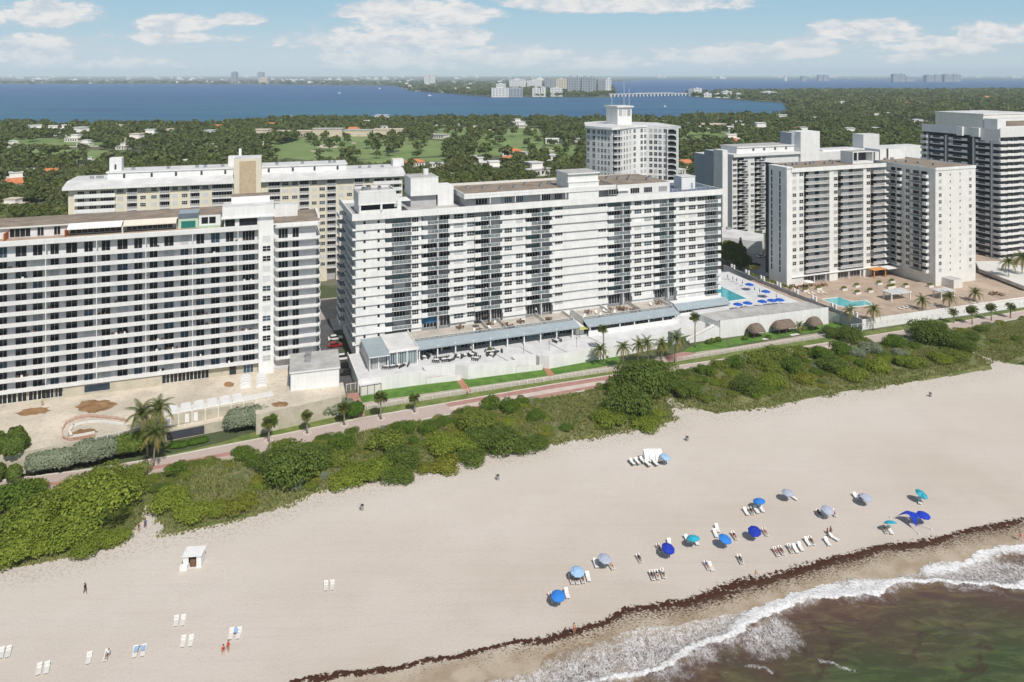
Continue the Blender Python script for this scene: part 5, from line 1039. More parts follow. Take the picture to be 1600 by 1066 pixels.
# left: torn up deck with an emptied pool, cabanas below
P = [G(-60, 722, 4.8), G(-60, 640, 4.8), LF.P(-9, 1.2), LF.P(LF.s_(427), 1.2), LF.P(LF.s_(445), 1.0), G(528, 600, 4.8), G(534, 619, 4.8), G(400, 648, 4.8), G(396, 628, 4.8), G(258, 650, 4.8), G(250, 660, 4.8), G(148, 684, 4.8), G(52, 703, 4.8)]
dl, lo = prism_thing('stripped_deck', P, 0, 4.8, 'beigewall', 'deckconcrete', 'stripped dusty concrete deck under repair, in front of the grey balcony block', 'deck', 'slab')
def blob(cx, cy, rx, ry, n=22, seed=0, j=.18, rot=0):
    r = random.Random(seed); return [(cx + rx * math.cos(a) * (1 + r.uniform(-j, j)), cy + ry * math.sin(a) * (1 + r.uniform(-j, j)) + rot * math.cos(a)) for a in [2 * math.pi * k / n for k in range(n)]]
for i, (px, py, rx, ry, rot) in enumerate(((150, 634, 30, 9, -2), (52, 643, 26, 6, -3), (128, 678, 23, 7, -3), (358, 601, 8, 4, 0), (438, 632, 13, 4, 0), (143, 640, 12, 6, 0))):
    q = [G(x, y, 4.8) for x, y in blob(px, py, rx, ry, seed=i, rot=rot)]; MB().prism([lo(p) for p in q], 4.80, 4.815 + .003 * i, 'mud').build('mud_patch', dl)
# rim of the emptied pool with orange safety netting
ring = [(200, 660), (182, 656), (160, 654), (138, 652), (118, 656), (103, 664), (97, 675), (98, 686), (108, 690), (125, 688), (150, 684)]
mat('pinkpost', (.56, .40, .33), .8, 0)
fence_run('safety_netting', ring, .8, 'pinkpost', 'pinkish orange safety netting curved round the emptied deck pool', panel='netting', z=4.8, gap=1.6)
b = MB(); g = [G(x, y, 4.8) for x, y in [(196, 664), (160, 659), (135, 660), (113, 666), (106, 676), (110, 685), (128, 682), (148, 678)]]
for p_, q_ in zip(g[:-1], g[1:]): d = Vector((q_[0] - p_[0], q_[1] - p_[1])).normalized(); b.prism([lo(p_), lo(q_), (lo(q_)[0] - d.y * .5, lo(q_)[1] + d.x * .5), (lo(p_)[0] - d.y * .5, lo(p_)[1] + d.x * .5)], 4.83, 5.25, 'offwhite')
b.build('pool_wall', dl)
# cabana row
cf = Fr(G(257, 668, 2.4), G(428, 636, 2.4)); cr = empty('cabana_row', (*cf.A, 0), cf.ang, 'row of beige beach cabanas with white scalloped roofs under the stripped deck', 'cabana')
MB().box(0, cf.L, -2.2, .0, 0, 2.4, 'beigewall', 'deckconcrete').build('ledge', cr); MB().box(0, cf.L, .3, 3.4, 2.4, 5.0, 'beigewall', 'offwhite').build('wall', cr)
MB().box(.5, 8.5, -2.26, -2.2, .2, 2.1, 'darkgrey').build('garage_opening', cr)
n = 7; wdt = cf.L / 8.5
fin = MB().box(0, .25, -.5, .29, 2.4, 5.0, 'offwhite').mesh('divider_fin'); dr = MB().box(0, .9, .2, .28, 2.45, 4.5, 'white').mesh('door')
dome = MB()
for k in range(8):
    t0 = math.pi * k / 8; t1 = math.pi * (k + 1) / 8; f_ = lambda t: (1.35 - 1.35 * math.cos(t), .75 * math.sin(t))
    a_, c_ = f_(t0), f_(t1); dome.face([(a_[0], 0, a_[1]), (c_[0], 0, c_[1]), (c_[0] * .9 + .13, 4.2, c_[1] * .5), (a_[0] * .9 + .13, 4.2, a_[1] * .5)], 'white')
    dome.face([(a_[0], 0, 0), (c_[0], 0, 0), (c_[0], 0, c_[1]), (a_[0], 0, a_[1])], 'white')
for i in range(9): link('divider_fin', fin, cr, (i * wdt, 0, 0))
for i in range(8): link('door', dr, cr, (i * wdt + .5 + (1 if i % 2 else 0), 0, 0))
dm = dome.mesh('vault_roof')
for i in range(6): link('vault_roof', dm, cr, (i * 2.9 + .3, .5, 5.02), sc=(1, 1, 1.1))
dm2 = dome.mesh('roof_shell')
for j, (px, base) in enumerate(((383, 608), (408, 606))):
    for i in range(5): x, y = G(px, base - i * 4.2, 4.8); link('roof_shell', dm2, None, (x - 1.3, y, 4.82), rz=LF.ang, sc=(1, .35, 1.2), label='white vault shell lying in the %s row of stacked shells on the stripped deck' % ('left', 'right')[j], cat='roof shell', group='white vault shells stacked on the stripped deck')
# blank white cube building
P = [G(454, 628, 3), G(533, 619, 3), G(518, 590, 3), G(446, 598, 3)]
f = Fr(G(454, 582, 9.6), G(530, 573.5, 9.6)); t = empty('service_building', (*f.A, 0), f.ang, 'blank windowless white cube with a stained flat grey roof between the two big blocks', 'building')
MB().box(0, f.L, 0, 12, 0, 9.3, 'white').build('wall', t); MB().box(-.3, f.L + .3, -.3, 12.3, 9.3, 9.7, 'white', 'roofgrey').build('roof', t)
MB().box(3.5, 5.0, 5, 6.5, 9.7, 10.7, 'carsilver').build('rooftop_unit', t); MB().box(3.5, 5.2, 8, 9.5, 9.7, 10.9, 'carsilver').build('rooftop_unit', t)
P = [G(400, 672, 0), G(500, 641, 0), G(540, 634, 0), G(536, 615, 0), G(400, 640, 0)]
lo_, _ = prism_thing('retaining_wall', P, 0, 3.0, 'beigewall', 'deckconcrete', 'stained beige retaining wall under the blank white cube', 'wall')
t = empty('tarpaulin', G3(452, 606, 4.8), LF.ang, 'bright blue tarpaulin hung beside the blank white cube', 'tarpaulin'); MB().face([(0, 0, 2.6), (1.6, .2, 2.8), (1.9, .1, 1.0), (.9, -.2, -.6), (.1, 0, .4)], 'fab_blue').face([(0, .05, 2.6), (.1, .05, .4), (.9, -.15, -.6), (1.9, .15, 1.0), (1.6, .25, 2.8)], 'fab_blue').build('sheet', t)

# ================================================================== PLANTS
def leafcloud(blobs, n, size, seed, shell=.75, flat=.35, stretch=1.0, zmin=.05):
    """n small leaf quads spread through ellipsoids (cx, cy, cz, rx, ry, rz), mostly near their surface"""
    r = np.random.default_rng(seed); B = np.array(blobs, float); wv = (B[:, 3] * B[:, 4] * B[:, 5]) ** (2 / 3); k = r.choice(len(B), n, p=wv / wv.sum())
    d = r.normal(size=(n, 3)); d /= np.linalg.norm(d, axis=1)[:, None]; d[:, 2] = np.where(d[:, 2] < -.5, -d[:, 2], d[:, 2])
    rad = shell + (1 - shell) * r.random(n) ** .6; rad *= 1 + .10 * np.sin(d[:, 0] * 7 + seed) * np.cos(d[:, 1] * 6)
    C = B[k, :3] + d * B[k, 3:6] * rad[:, None]; C[:, 2] = np.maximum(C[:, 2], zmin)
    nrm = d * (1 - flat) + np.array([0, 0, flat]) + r.normal(size=(n, 3)) * .38; nrm /= np.linalg.norm(nrm, axis=1)[:, None]
    a = np.cross(nrm, r.normal(size=(n, 3))); a /= np.linalg.norm(a, axis=1)[:, None]; b_ = np.cross(nrm, a)
    s = size * (.6 + .8 * r.random(n))[:, None] * .5; a = a * s * stretch; b_ = b_ * s
    V = np.stack([C - a * .9, C - b_, C + a * 1.1, C + b_], 1).reshape(-1, 3); Fc = np.arange(n * 4).reshape(-1, 4); return V, Fc
def blobset(n, rx, ry, rz, seed, spread=.62, base=0.0):
    r = random.Random(seed); L = []
    for i in range(n):
        a = r.uniform(0, 6.28); q = math.sqrt(r.random()) * spread; f_ = r.uniform(.34, .55)
        L.append((rx * q * math.cos(a), ry * q * math.sin(a), base + rz * (.35 + (1 - q) * r.uniform(.15, .35)), rx * f_, ry * f_, rz * f_ * 1.05))
    return L
def bushmesh(name, m, seed, n=5200, size=.30, nb=9, hgt=.55, **kw):
    V, Fc = leafcloud(blobset(nb, 1, 1, hgt, seed), n, size, seed, **kw); return npmesh(name, V, Fc, [m])
BUSH = {}
for kind, (m_, n_, sz, nb, hg, kw) in dict(grape=('grapeleaf', 6200, .060, 11, .50, dict(flat=.5, shell=.62)), dark=('grapedark', 6400, .056, 12, .7, dict(flat=.45, shell=.6)), shrub=('shrubleaf', 4600, .055, 8, .75, dict(flat=.3, stretch=1.6, shell=.6)),
        olive=('oliveleaf', 4200, .055, 8, .6, dict(flat=.3, stretch=1.5, shell=.6)), silver=('silverleaf', 4000, .05, 8, .7, dict(flat=.3, stretch=1.3)), yellow=('yellowleaf', 3600, .06, 8, .4, dict(flat=.5))).items():
    BUSH[kind] = [bushmesh(kind + '_bush', m_, 11 * i + len(kind), n_, sz, nb, hg, **kw) for i in range(3)]
BL = dict(grape='bright green sea grape bush', dark='dark green sea grape bush', shrub='fine leaved green shrub', olive='olive green twiggy shrub', silver='silver grey shrub', yellow='yellow green creeping bush')
NB = dict(grape='sea_grape_bush', dark='sea_grape_bush', shrub='shrub', olive='shrub', silver='buttonwood_shrub', yellow='creeping_bush')
def dune_z(x, y):
    xa, ya = np.array([x]), np.array([y]); dd, _ = dist_poly(xa, ya, dune); pe, _ = dist_poly(xa, ya, px_poly(PBs)); i_ = inside(xa, ya, DP)
    return float(dune_h(dd, pe, xa, ya)[0]) if i_[0] else 0.0
def bush(kind, px, py, r, hz=1.0, where=None, z=None, grp=None):
    x, y = G(px, py, (z or 0) + .8); z = dune_z(x, y) - .15 if z is None else z
    return link(NB[kind], random.choice(BUSH[kind]), None, (x, y, z), rz=random.uniform(0, 6.28), sc=(r * 1.25, r * 1.25, r * 1.25 * hz), label=BL[kind] + ' ' + where, cat='bush', group=grp or (BL[kind].split(' with')[0] + 'es on the dune' if 'bush' in BL[kind] else BL[kind] + 's on the dune'))
big = [('grape', 60, 822, 5.5, 'left of the forked beach path at the left edge'), ('grape', 112, 840, 4.8, 'left of the forked beach path nearest the sand'), ('grape', 150, 798, 6.0, 'widest of those left of the first beach path'), ('grape', 38, 858, 4.5, 'low by the sand at the left edge'),
       ('grape', 192, 772, 4.0, 'beside the head of the first beach path'), ('grape', 105, 782, 4.5, 'between the promenade and the palmetto'), ('olive', 165, 748, 4.2, 'reaching the promenade above the first beach path'), ('grape', 182, 840, 2.2, 'at the sand corner left of the first beach path'),
       ('shrub', 20, 800, 4.6, 'in the shade at the left edge'), ('olive', 40, 768, 3.4, 'along the promenade at the left edge'), ('olive', 5, 838, 3.0, 'on the left edge above the sand'), ('olive', 215, 738, 3.0, 'by the black bin on the promenade'), ('grape', 80, 858, 3.2, 'low by the sand, left'), ('grape', 8, 872, 3, 'at the left end of the dune edge'), ('grape', 140, 852, 3, 'low by the sand under the palmetto'),
       ('grape', 266, 788, 3.5, 'tall, just right of the first beach path'), ('shrub', 276, 742, 2.2, 'under the small palm right of the first path'), ('grape', 300, 806, 2.8, 'low, right of the first beach path'), ('grape', 340, 798, 2.2, 'low along the sand right of the first path'), ('yellow', 378, 790, 3.0, 'with orange tips near the sand'), ('yellow', 350, 796, 2.0, 'near the sand, small'),
       ('dark', 460, 748, 5.6, 'broad, alone in the left dune grass'), ('dark', 430, 735, 3.6, 'on the left flank of the broad one'), ('dark', 492, 728, 3.6, 'behind the broad one'), ('shrub', 388, 718, 2.4, 'by the promenade bend'), ('shrub', 402, 730, 2.2, 'below the promenade bend'), ('olive', 440, 706, 2.8, 'along the promenade under a cabbage palm'), ('shrub', 375, 703, 1.6, 'at the promenade kerb'), ('olive', 520, 722, 3.0, 'between the broad dark bush and the promenade'),
       ('shrub', 535, 703, 3.0, 'by the kerb below the cabbage palms'), ('grape', 590, 738, 3.8, 'in the middle of the left dune'), ('grape', 560, 742, 3.4, 'beside the olive shrub'), ('olive', 602, 702, 4.2, 'tall in the middle dune'), ('dark', 632, 722, 3.6, 'in the middle dune'), ('dark', 622, 742, 3.2, 'near the sand in the middle dune'), ('grape', 540, 752, 3, 'near the sand, middle left'),
       ('shrub', 630, 674, 2.4, 'rounded, by the promenade'), ('shrub', 668, 676, 2.2, 'rounded pair member by the promenade'), ('shrub', 646, 694, 1.4, 'small and upright below the rounded pair'), ('grape', 690, 702, 3.6, 'bright, centre of the dune'), ('grape', 722, 700, 3.4, 'bright, beside the olive crown'), ('yellow', 700, 726, 3.6, 'spreading to the sand in the centre'), ('yellow', 668, 730, 2.4, 'at the sand in the centre left'), ('olive', 742, 672, 4.4, 'wide crown in the centre'),
       ('dark', 780, 696, 4.4, 'dark, right of the centre'), ('dark', 812, 702, 3.6, 'dark, near the sand right of centre'), ('dark', 752, 694, 3.6, 'dark, centre'), ('dark', 840, 694, 2.6, 'low, near the sand right of centre'), ('dark', 735, 716, 3.0, 'low, centre sand edge'), ('shrub', 768, 638, 2.8, 'long clipped looking clump by the promenade'), ('shrub', 795, 642, 2.6, 'right half of the long clump by the promenade'), ('shrub', 815, 630, 1.9, 'upright at the end of the long clump'), ('shrub', 838, 654, 2.0, 'alone in dry grass'),
       ('dark', 1000, 612, 6.6, 'huge, over the second beach path'), ('dark', 980, 642, 5.4, 'huge, left of the second beach path'), ('grape', 950, 658, 3.6, 'low, left of the second beach path'), ('dark', 1030, 594, 5.0, 'tall, beside the brick plaza'), ('grape', 1012, 662, 3.4, 'at the sand by the second path'), ('dark', 1052, 604, 4.0, 'right of the second path head'), ('dark', 1076, 618, 3.4, 'right of the second path'), ('dark', 965, 612, 4.2, 'left shoulder of the huge clump'), ('dark', 1010, 584, 4.8, 'top of the huge clump'),
       ('shrub', 1105, 588, 2.6, 'along the right promenade, first'), ('olive', 1125, 575, 2.8, 'along the right promenade under the railing'), ('shrub', 1150, 574, 3.0, 'along the right promenade'), ('olive', 1186, 566, 4.0, 'tall, hiding the promenade'), ('olive', 1215, 560, 4.2, 'tall, hiding the fence of the hut lawn'), ('olive', 1245, 557, 3.8, 'tall, right of the hut lawn'), ('dark', 1165, 612, 3.8, 'low spread, right dune'), ('grape', 1205, 602, 3.6, 'low spread, right dune centre'), ('yellow', 1260, 598, 3.6, 'spread, right dune'), ('yellow', 1140, 604, 2.6, 'spread, right of the second path'), ('dark', 1300, 580, 4.0, 'right dune'), ('grape', 1330, 590, 3.6, 'right dune near sand'), ('grape', 1372, 578, 3.8, 'right dune near sand'), ('grape', 1420, 572, 3.8, 'right dune toward the third path'),
       ('silver', 1360, 552, 3.4, 'pale, in the right dune'), ('silver', 1338, 556, 2.8, 'pale, left of its twin'), ('shrub', 1310, 552, 3.2, 'right dune'), ('shrub', 1280, 562, 3.4, 'right dune behind'), ('shrub', 1395, 540, 3.2, 'right dune behind, dark'), ('dark', 1325, 527, 4.4, 'bright lawn side, beside the sea wall'), ('dark', 1300, 521, 3.2, 'by the end of the hut lawn'), ('olive', 1350, 536, 3.0, 'at the right promenade'), ('dark', 1450, 536, 5.6, 'tall, under the sea wall palms'), ('dark', 1438, 520, 4.4, 'tall, against the sea wall'), ('dark', 1480, 540, 4.6, 'above the third path'), ('dark', 1508, 546, 3.6, 'by the third path'), ('dark', 1468, 522, 4.2, 'against the right promenade'), ('dark', 1520, 535, 3.2, 'right of the tall clump'), ('grape', 1470, 566, 3.2, 'near the third path'), ('olive', 1495, 562, 3.0, 'near the third path, olive'), ('shrub', 1240, 580, 3.2, 'mid right dune'), ('olive', 1210, 582, 3.0, 'mid right dune, olive')]
for k, px, py, r, wh in big: bush(k, px, py, r, where=wh, hz=1.25 if r > 5.2 else 1.0)
rr_ = random.Random(3); cnt = 0
kinds = ['olive', 'grape', 'yellow', 'olive', 'dark', 'shrub', 'olive', 'yellow', 'silver', 'grape']
while cnt < 340:
    s_, v_ = rr_.uniform(-120, 230), rr_.uniform(-62, -22); x, y = MF.P(s_, v_)
    xa, ya = np.array([x]), np.array([y])
    if not inside(xa, ya, DP)[0]: continue
    dd = dist_poly(xa, ya, dune)[0][0]
    px = 800 + F * x / y; py = YH + F * H / y
    if dd < 1.2 or not -40 < px < 1640: continue
    if (290 < px < 400 and py > 735) or (860 < px < 940) or px > 1545:
        if rr_.random() < .8: continue
    k = rr_.choice(kinds); r = rr_.uniform(.9, 2.5); fl = rr_.uniform(.45, .95)
    link(NB[k], rr_.choice(BUSH[k]), None, (x, y, dune_z(x, y) - .1), rz=rr_.uniform(0, 6.28), sc=(r * 1.25, r * 1.1, r * fl), label='small low ' + BL[k] + ' among the dune grass', cat='bush', group='small ' + BL[k] + ' among the dune grass'); cnt += 1
# dune grass: nobody could count it
r = np.random.default_rng(5); n = 130000; S_ = r.uniform(-150, 265, n); V_ = r.uniform(-68, -20, n); X = MF.A[0] + MF.u[0] * S_ + MF.v[0] * V_; Y = MF.A[1] + MF.u[1] * S_ + MF.v[1] * V_
ins_ = inside(X, Y, DP); dd, _ = dist_poly(X, Y, dune); pe, _ = dist_poly(X, Y, px_poly(PBs)); rag = (vnoise(X, Y, .35, 77, 4) - .36) * 5.5; ok = ins_ | ((dd < rag) & (pe > 4)); X, Y, dd, pe, ins_ = X[ok], Y[ok], dd[ok], pe[ok], ins_[ok]; Zg = np.where(ins_, dune_h(dd, pe, X, Y), .06); ok = (vnoise(X, Y, .18, 12) + .25 * (dd < 2.0) > .36) | ~ins_; X, Y, Zg = X[ok], Y[ok], Zg[ok]; n = len(X)
def tufts(X, Y, Z, r, h, wd, blades=3):
    n = len(X); V = []; 
    for b_ in range(blades):
        a = r.uniform(0, 6.28, n); hh = h * r.uniform(.5, 1.2, n); lean = r.uniform(.2, .9, n) * hh; dx, dy = np.cos(a), np.sin(a)
        V.append(np.stack([np.stack([X - dy * wd, Y + dx * wd, Z - .05], 1), np.stack([X + dy * wd, Y - dx * wd, Z - .05], 1), np.stack([X + dx * lean, Y + dy * lean, Z + hh], 1)], 1))
    V = np.concatenate(V).reshape(-1, 3); return V, np.arange(len(V)).reshape(-1, 3)
V, Fc = tufts(X, Y, Zg, r, .55, .11); me = npmesh('dune_grass', V, Fc, ['duneleaf']); link('dune_grass', me, kind='stuff')
# clipped hedge trees along the left walk
def hedge(name, pts, z0, h, dpt, m, label, n=9000, size=.34):
    g = px_poly(pts); r = np.random.default_rng(len(label)); C = []; B = []; jt = 1.3 if 'clump' in name else .3
    for p_, q_ in zip(g[:-1], g[1:]):
        L = math.hypot(q_[0] - p_[0], q_[1] - p_[1]); k = max(2, int(L / 1.6))
        for i in range(k): t_ = (i + .5) / k; B.append((p_[0] + (q_[0] - p_[0]) * t_ - g[0][0] + r.uniform(-jt, jt), p_[1] + (q_[1] - p_[1]) * t_ - g[0][1] + dpt * .5 + r.uniform(-jt, jt), z0 + h * .5, dpt * .62 * (1 - jt * r.uniform(0, .3)), dpt * .62 * (1 - jt * r.uniform(0, .3)), h * .52 * r.uniform(1 - .25 * jt, 1 + .25 * jt)))
    t = empty(name, (*g[0], 0), 0, label, 'hedge'); V, Fc = leafcloud(B, n, size, len(label), shell=.78, flat=.25, zmin=.4); link('foliage', npmesh('foliage', V, Fc, [m]), t)
    tb = MB()
    for b_ in B[::2]: tb.tube([(b_[0], b_[1], 0), (b_[0] + .1, b_[1], z0 + h * .35)], .12, 6, 'bark')
    tb.build('stems', t)
hedge('tree_hedge', [(40, 750), (70, 746), (98, 742)], .8, 3.6, 4.6, 'silverleaf', 'clipped silver green block of trees nearest the left edge')
hedge('tree_hedge', [(118, 738), (140, 734), (164, 729)], .8, 4.4, 4.8, 'silverleaf', 'clipped silver green block of trees between two gaps, left')
hedge('tree_hedge', [(180, 724), (198, 720), (216, 716)], .8, 4.2, 4.2, 'grapedark', 'rounded bright green tree block left of the tall coconut palms', size=.4)
hedge('tree_hedge', [(356, 682), (385, 678), (412, 673)], .6, 4.4, 4.8, 'silverleaf', 'clipped silver green tree block under the cabanas')
hedge('clipped_bush', [(415, 677), (426, 675)], .6, 3.8, 3.0, 'hedgeleaf', 'bright green end of the clipped tree block beside a cabbage palm', n=2600)
hedge('tree_hedge', [(500, 656), (525, 652), (545, 648)], .2, 3.2, 3.6, 'silverleaf', 'loose grey silver bushes beside the blank white cube', n=4000)
hedge('clipped_bush', [(545, 658), (556, 656)], .2, 3.4, 3.2, 'hedgeleaf', 'yellow green bush at the brick path corner', n=2600)
hedge('tree_clump', [(-25, 756), (0, 750), (26, 744)], 3.2, 5.6, 5.0, 'grapedark', 'dark leafy tree clump over the stripped deck at the left edge', n=9000, size=.45)
hedge('tree_clump', [(-25, 764), (-5, 760), (12, 757)], .4, 3.0, 2.6, 'grapedark', 'dark leafy bush at the left edge beside the silver hedge', n=4000, size=.4)
hedge('oval_hedge', [(262, 704), (290, 700), (322, 692)], 0, .9, 2.4, 'hedgeleaf', 'low oval clipped hedge below the garage opening', n=7000, size=.18)
hedge('flower_hedge', [(596, 607), (640, 601), (680, 597)], 0, .7, .9, 'oliveleaf', 'low hedge under the sea wall, left lawn', n=3000, size=.2)
hedge('flower_hedge', [(742, 589), (780, 584), (815, 578)], 0, .8, .9, 'oliveleaf', 'low hedge under the sea wall, middle lawn', n=3000, size=.2)
hedge('flower_hedge', [(884, 570), (920, 565), (960, 558)], 0, .8, .9, 'oliveleaf', 'low hedge under the sea wall, right lawn behind coconut palms', n=3000, size=.2)
hedge('clipped_bush', [(1106, 540), (1126, 534)], 0, 1.2, 1.8, 'grapedark', 'dark bushes at the foot of the white garden stair', n=2500)
hedge('planter_hedge', [(1172, 444), (1200, 455), (1238, 468)], 3.6, 1.0, 1.2, 'oliveleaf', 'planted hedge along the edge of the blue umbrella terrace', n=4000, size=.3)
for (a, c, lbl) in (((1130, 412), (1168, 428), 'row of green street trees behind the blue umbrella terrace'), ((1139, 404), (1160, 412), 'green trees behind the street tree row, right of the white block')):
    hedge('street_tree_row', [a, c], 1.5, 6, 6, 'treelight', lbl, n=6000, size=.6)

# ---- palms
def frond(L, droop, wd, nseg=9, m='palmleaf', seed=0):
    b = MB(); P = []
    for i in range(nseg + 1): u = i / nseg; P.append(Vector((L * (u - .12 * u * u), 0, .35 * L * u * (1 - u) * 1.2 + .30 * L * u - droop * L * u * u)))
    r = random.Random(seed)
    for i in range(nseg):
        p, q = P[i], P[i + 1]; d = (q - p).normalized()
        for k in range(3):
            u = (i + k / 3) / nseg; c = p + (q - p) * (k / 3); w = wd * math.sin(math.pi * min(1, .12 + u * .93)) * r.uniform(.8, 1.1); t_ = (q - p).length / 4.4
            for sgn in (1, -1):
                tip = c + d * w * .75 + Vector((0, sgn * w, -w * .38)); b.face([tuple(c - d * t_ * .7), tuple(c + d * t_ * .7), tuple(tip)], m)
    return b
def palm_mesh(kind, seed):
    r = random.Random(seed); c = MB()
    if kind == 'coconut': n, L, wd, m, mm = 24, 2.7, .55, 'palmleaf', 'palmyellow'
    elif kind == 'royal': n, L, wd, m, mm = 16, 3.4, .7, 'palmleaf', 'palmleaf'
    else: n, L, wd, m, mm = 30, 1.35, .55, 'palmleaf', 'palmyellow'
    for i in range(n):
        a = i * 2.399 + r.uniform(-.2, .2); el = 1.1 - 1.75 * i / n
        f = frond(L * r.uniform(.85, 1.1), .42 + .55 * (i / n), wd, 7, m if i < n * .62 else mm, i)
        M = Matrix.Rotation(a, 4, 'Z') @ Matrix.Rotation(-el * .85, 4, 'Y'); c.add(f, M)
    if kind == 'sabal':
        for i in range(26):                            # fan blades
            a = r.uniform(0, 6.28); el = r.uniform(-.7, 1.3); M = Matrix.Rotation(a, 4, 'Z') @ Matrix.Rotation(-el, 4, 'Y')
            fb = MB()
            for k in range(-3, 4): t0 = k * .24; fb.face([(.5, 0, 0), (1.5 * math.cos(t0 - .1), 1.2 * math.sin(t0 - .1), -.05), (1.65 * math.cos(t0), 1.3 * math.sin(t0), -.22)], m)
            c.add(fb, M)
    return c
PALM = {k: [palm_mesh(k, s_) for s_ in (1, 2)] for k in ('coconut', 'sabal', 'royal')}
PM = {k: [c.mesh('crown') for c in v] for k, v in PALM.items()}
def palm(kind, px, py, top, lean=0.0, sc=1.0, label='', z=0.0, group=None, cat='palm tree', tr=None):
    """px, py: foot of the trunk; top: pixel row of the crown's centre"""
    x, y = G(px, py, z); h = (py - top) * y / F
    o = empty({'coconut': 'coconut_palm', 'sabal': 'cabbage_palm', 'royal': 'royal_palm'}[kind], (x, y, z), random.uniform(0, 6.28) if not lean else 0, label, cat, group)
    r0 = tr or (.17 if kind == 'sabal' else .14)
    pts = [(lean * (k / 5) ** 1.6, 0, h * k / 5) for k in range(6)]
    MB().tube(pts, [r0 * (1.35 - .5 * k / 5) for k in range(6)], 8, 'palmbark').build('trunk', o, smooth=True)
    link('crown', random.choice(PM[kind]), o, (lean, 0, h - .1), rz=random.uniform(0, 6.28), sc=sc * (1.35 if kind == 'coconut' else 1.15))
    return o
for px, py, top, ln, sc_, lb in ((944, 571, 546, -1.2, .95, 'leaning coconut palm on the lawn by the sea wall, first of the row'), (974, 580, 544, 0, 1.0, 'coconut palm second in the row before the sea wall'), (996, 573, 540, .4, 1.0, 'coconut palm third in the row before the sea wall'),
        (1013, 570, 537, -.4, 1.0, 'coconut palm fourth in the row before the sea wall'), (1034, 570, 538, 0, .95, 'coconut palm fifth in the row, half in front of the gatehouse'), (1054, 566, 530, .5, 1.15, 'largest coconut palm at the right end of the row by the plaza'),
        (231, 716, 648, -1.4, 1.3, 'tall wind blown coconut palm, left one of the cabana trio'), (243, 712, 640, .6, 1.35, 'tallest wind blown coconut palm of the cabana trio'), (240, 728, 678, .5, 1.2, 'shorter dark coconut palm of the cabana trio'),
        (1328, 511, 486, .0, 1.0, 'coconut palm at the left corner of the tan pool deck'), (1364, 516, 484, .2, 1.0, 'coconut palm before the sea wall near the angled pool'), (1441, 498, 470, .0, 1.0, 'coconut palm standing by the white pergola'),
        (1483, 496, 464, .0, 1.05, 'coconut palm between the pergola and the end wall'), (1523, 484, 458, .3, 1.05, 'coconut palm right of the L shaped tower end'), (1576, 452, 410, .0, 1.3, 'tall coconut palm before the parking podium'), (1597, 448, 404, .0, 1.5, 'coconut palm at the right edge before the podium'),
        (1248, 520, 509, .2, .7, 'short coconut palm between the thatched huts')): palm('coconut', px, py, top, ln, sc_, lb)
for px, py, top, sc_, h_, lb in ((943, 565, 514, .95, 0, 'tall fan palm behind the leaning coconut palm'), (1086, 543, 496, 1.0, 0, 'tall fan palm beside the white garden stair'), (595, 655, 621, 1, 0, 'fan palm in a white ring on the promenade, right of the brick corner'), (648, 644, 622, .85, 0, 'small fan palm in a white ring on the promenade near the lawn'),
        (538, 664, 637, .95, 0, 'fan palm on the promenade before the yellow green bush'), (480, 677, 650, .85, 0, 'fan palm in a white ring on the promenade by the retaining wall'), (420, 690, 660, .95, 0, 'fan palm beside the clipped bright green bush'), (1519, 507, 484, 1.1, 0, 'fan palm on the right promenade, first of three'), (1549, 501, 480, 1.0, 0, 'fan palm on the right promenade, middle of three'),
        (1579, 497, 479, .95, 0, 'fan palm on the right promenade, last of three'), (1490, 505, 488, .95, 0, 'fan palm half hidden by the tall dune bush at the sea wall'), (270, 752, 742, .95, 0, 'stubby fan palm on the dune right of the first path'), (178, 822, 815, 1.7, .4, 'wide low palmetto among bright bushes by the first path')): palm('sabal', px, py, top, 0, sc_, lb)
ringm = MB()
for k in range(14): a0, a1 = 6.283 * k / 14, 6.283 * (k + 1) / 14; ringm.prism([(math.cos(a0), math.sin(a0)), (math.cos(a1), math.sin(a1)), (.75 * math.cos(a1), .75 * math.sin(a1)), (.75 * math.cos(a0), .75 * math.sin(a0))], 0, .12, 'kerb')
rm = ringm.mesh('tree_ring')
for px, py in ((595, 655), (648, 644), (538, 664), (480, 677), (420, 690)): link('tree_ring', rm, None, (*G(px, py), .03), label='pale ring kerb round a fan palm on the left promenade', cat='tree ring', group='ring kerbs round the promenade palms')
# tall pine by the avenue
t = empty('pine_tree', G3(1157, 421), 0, 'slim dark conifer by the avenue right of the white block', 'tree'); MB().tube([(0, 0, 0), (0, 0, 13)], [.25, .05], 7, 'bark').build('trunk', t)
V, Fc = leafcloud([(0, 0, 2 + k * 1.2, 2.6 * (1 - k / 10.5), 2.6 * (1 - k / 10.5), 1.0) for k in range(10)], 2600, .7, 4, flat=.1); link('crown', npmesh('crown', V, Fc, ['treeleaf']), t)

# ================================================================== TREES AND HOUSES BEHIND
def rn(a, b): return random.uniform(a, b)
SKY = [(0, 340), (103, 332), (104, 300), (115, 277), (175, 264), (365, 262), (408, 262), (560, 258), (632, 262), (637, 290), (740, 288), (868, 285), (869, 265), (911, 262), (912, 198), (1062, 200), (1063, 292), (1098, 290), (1100, 243), (1230, 215), (1440, 235), (1441, 190), (1600, 183)]
def skyl(px): return np.interp(px, [p[0] for p in SKY], [p[1] for p in SKY])
def inpx(P, x, y): return inside(x, y, P)
BAYP = BAY
def treemesh(seed, m, n=420, size=1.5):
    r = random.Random(seed); B = [(rn(-2.4, 2.4), rn(-2.4, 2.4), rn(4.2, 7.2), rn(1.6, 2.9), rn(1.6, 2.9), rn(1.2, 2.2)) for _ in range(9)]
    V, Fc = leafcloud(B, n, size, seed, shell=.6, flat=.3, zmin=.3); return V, Fc
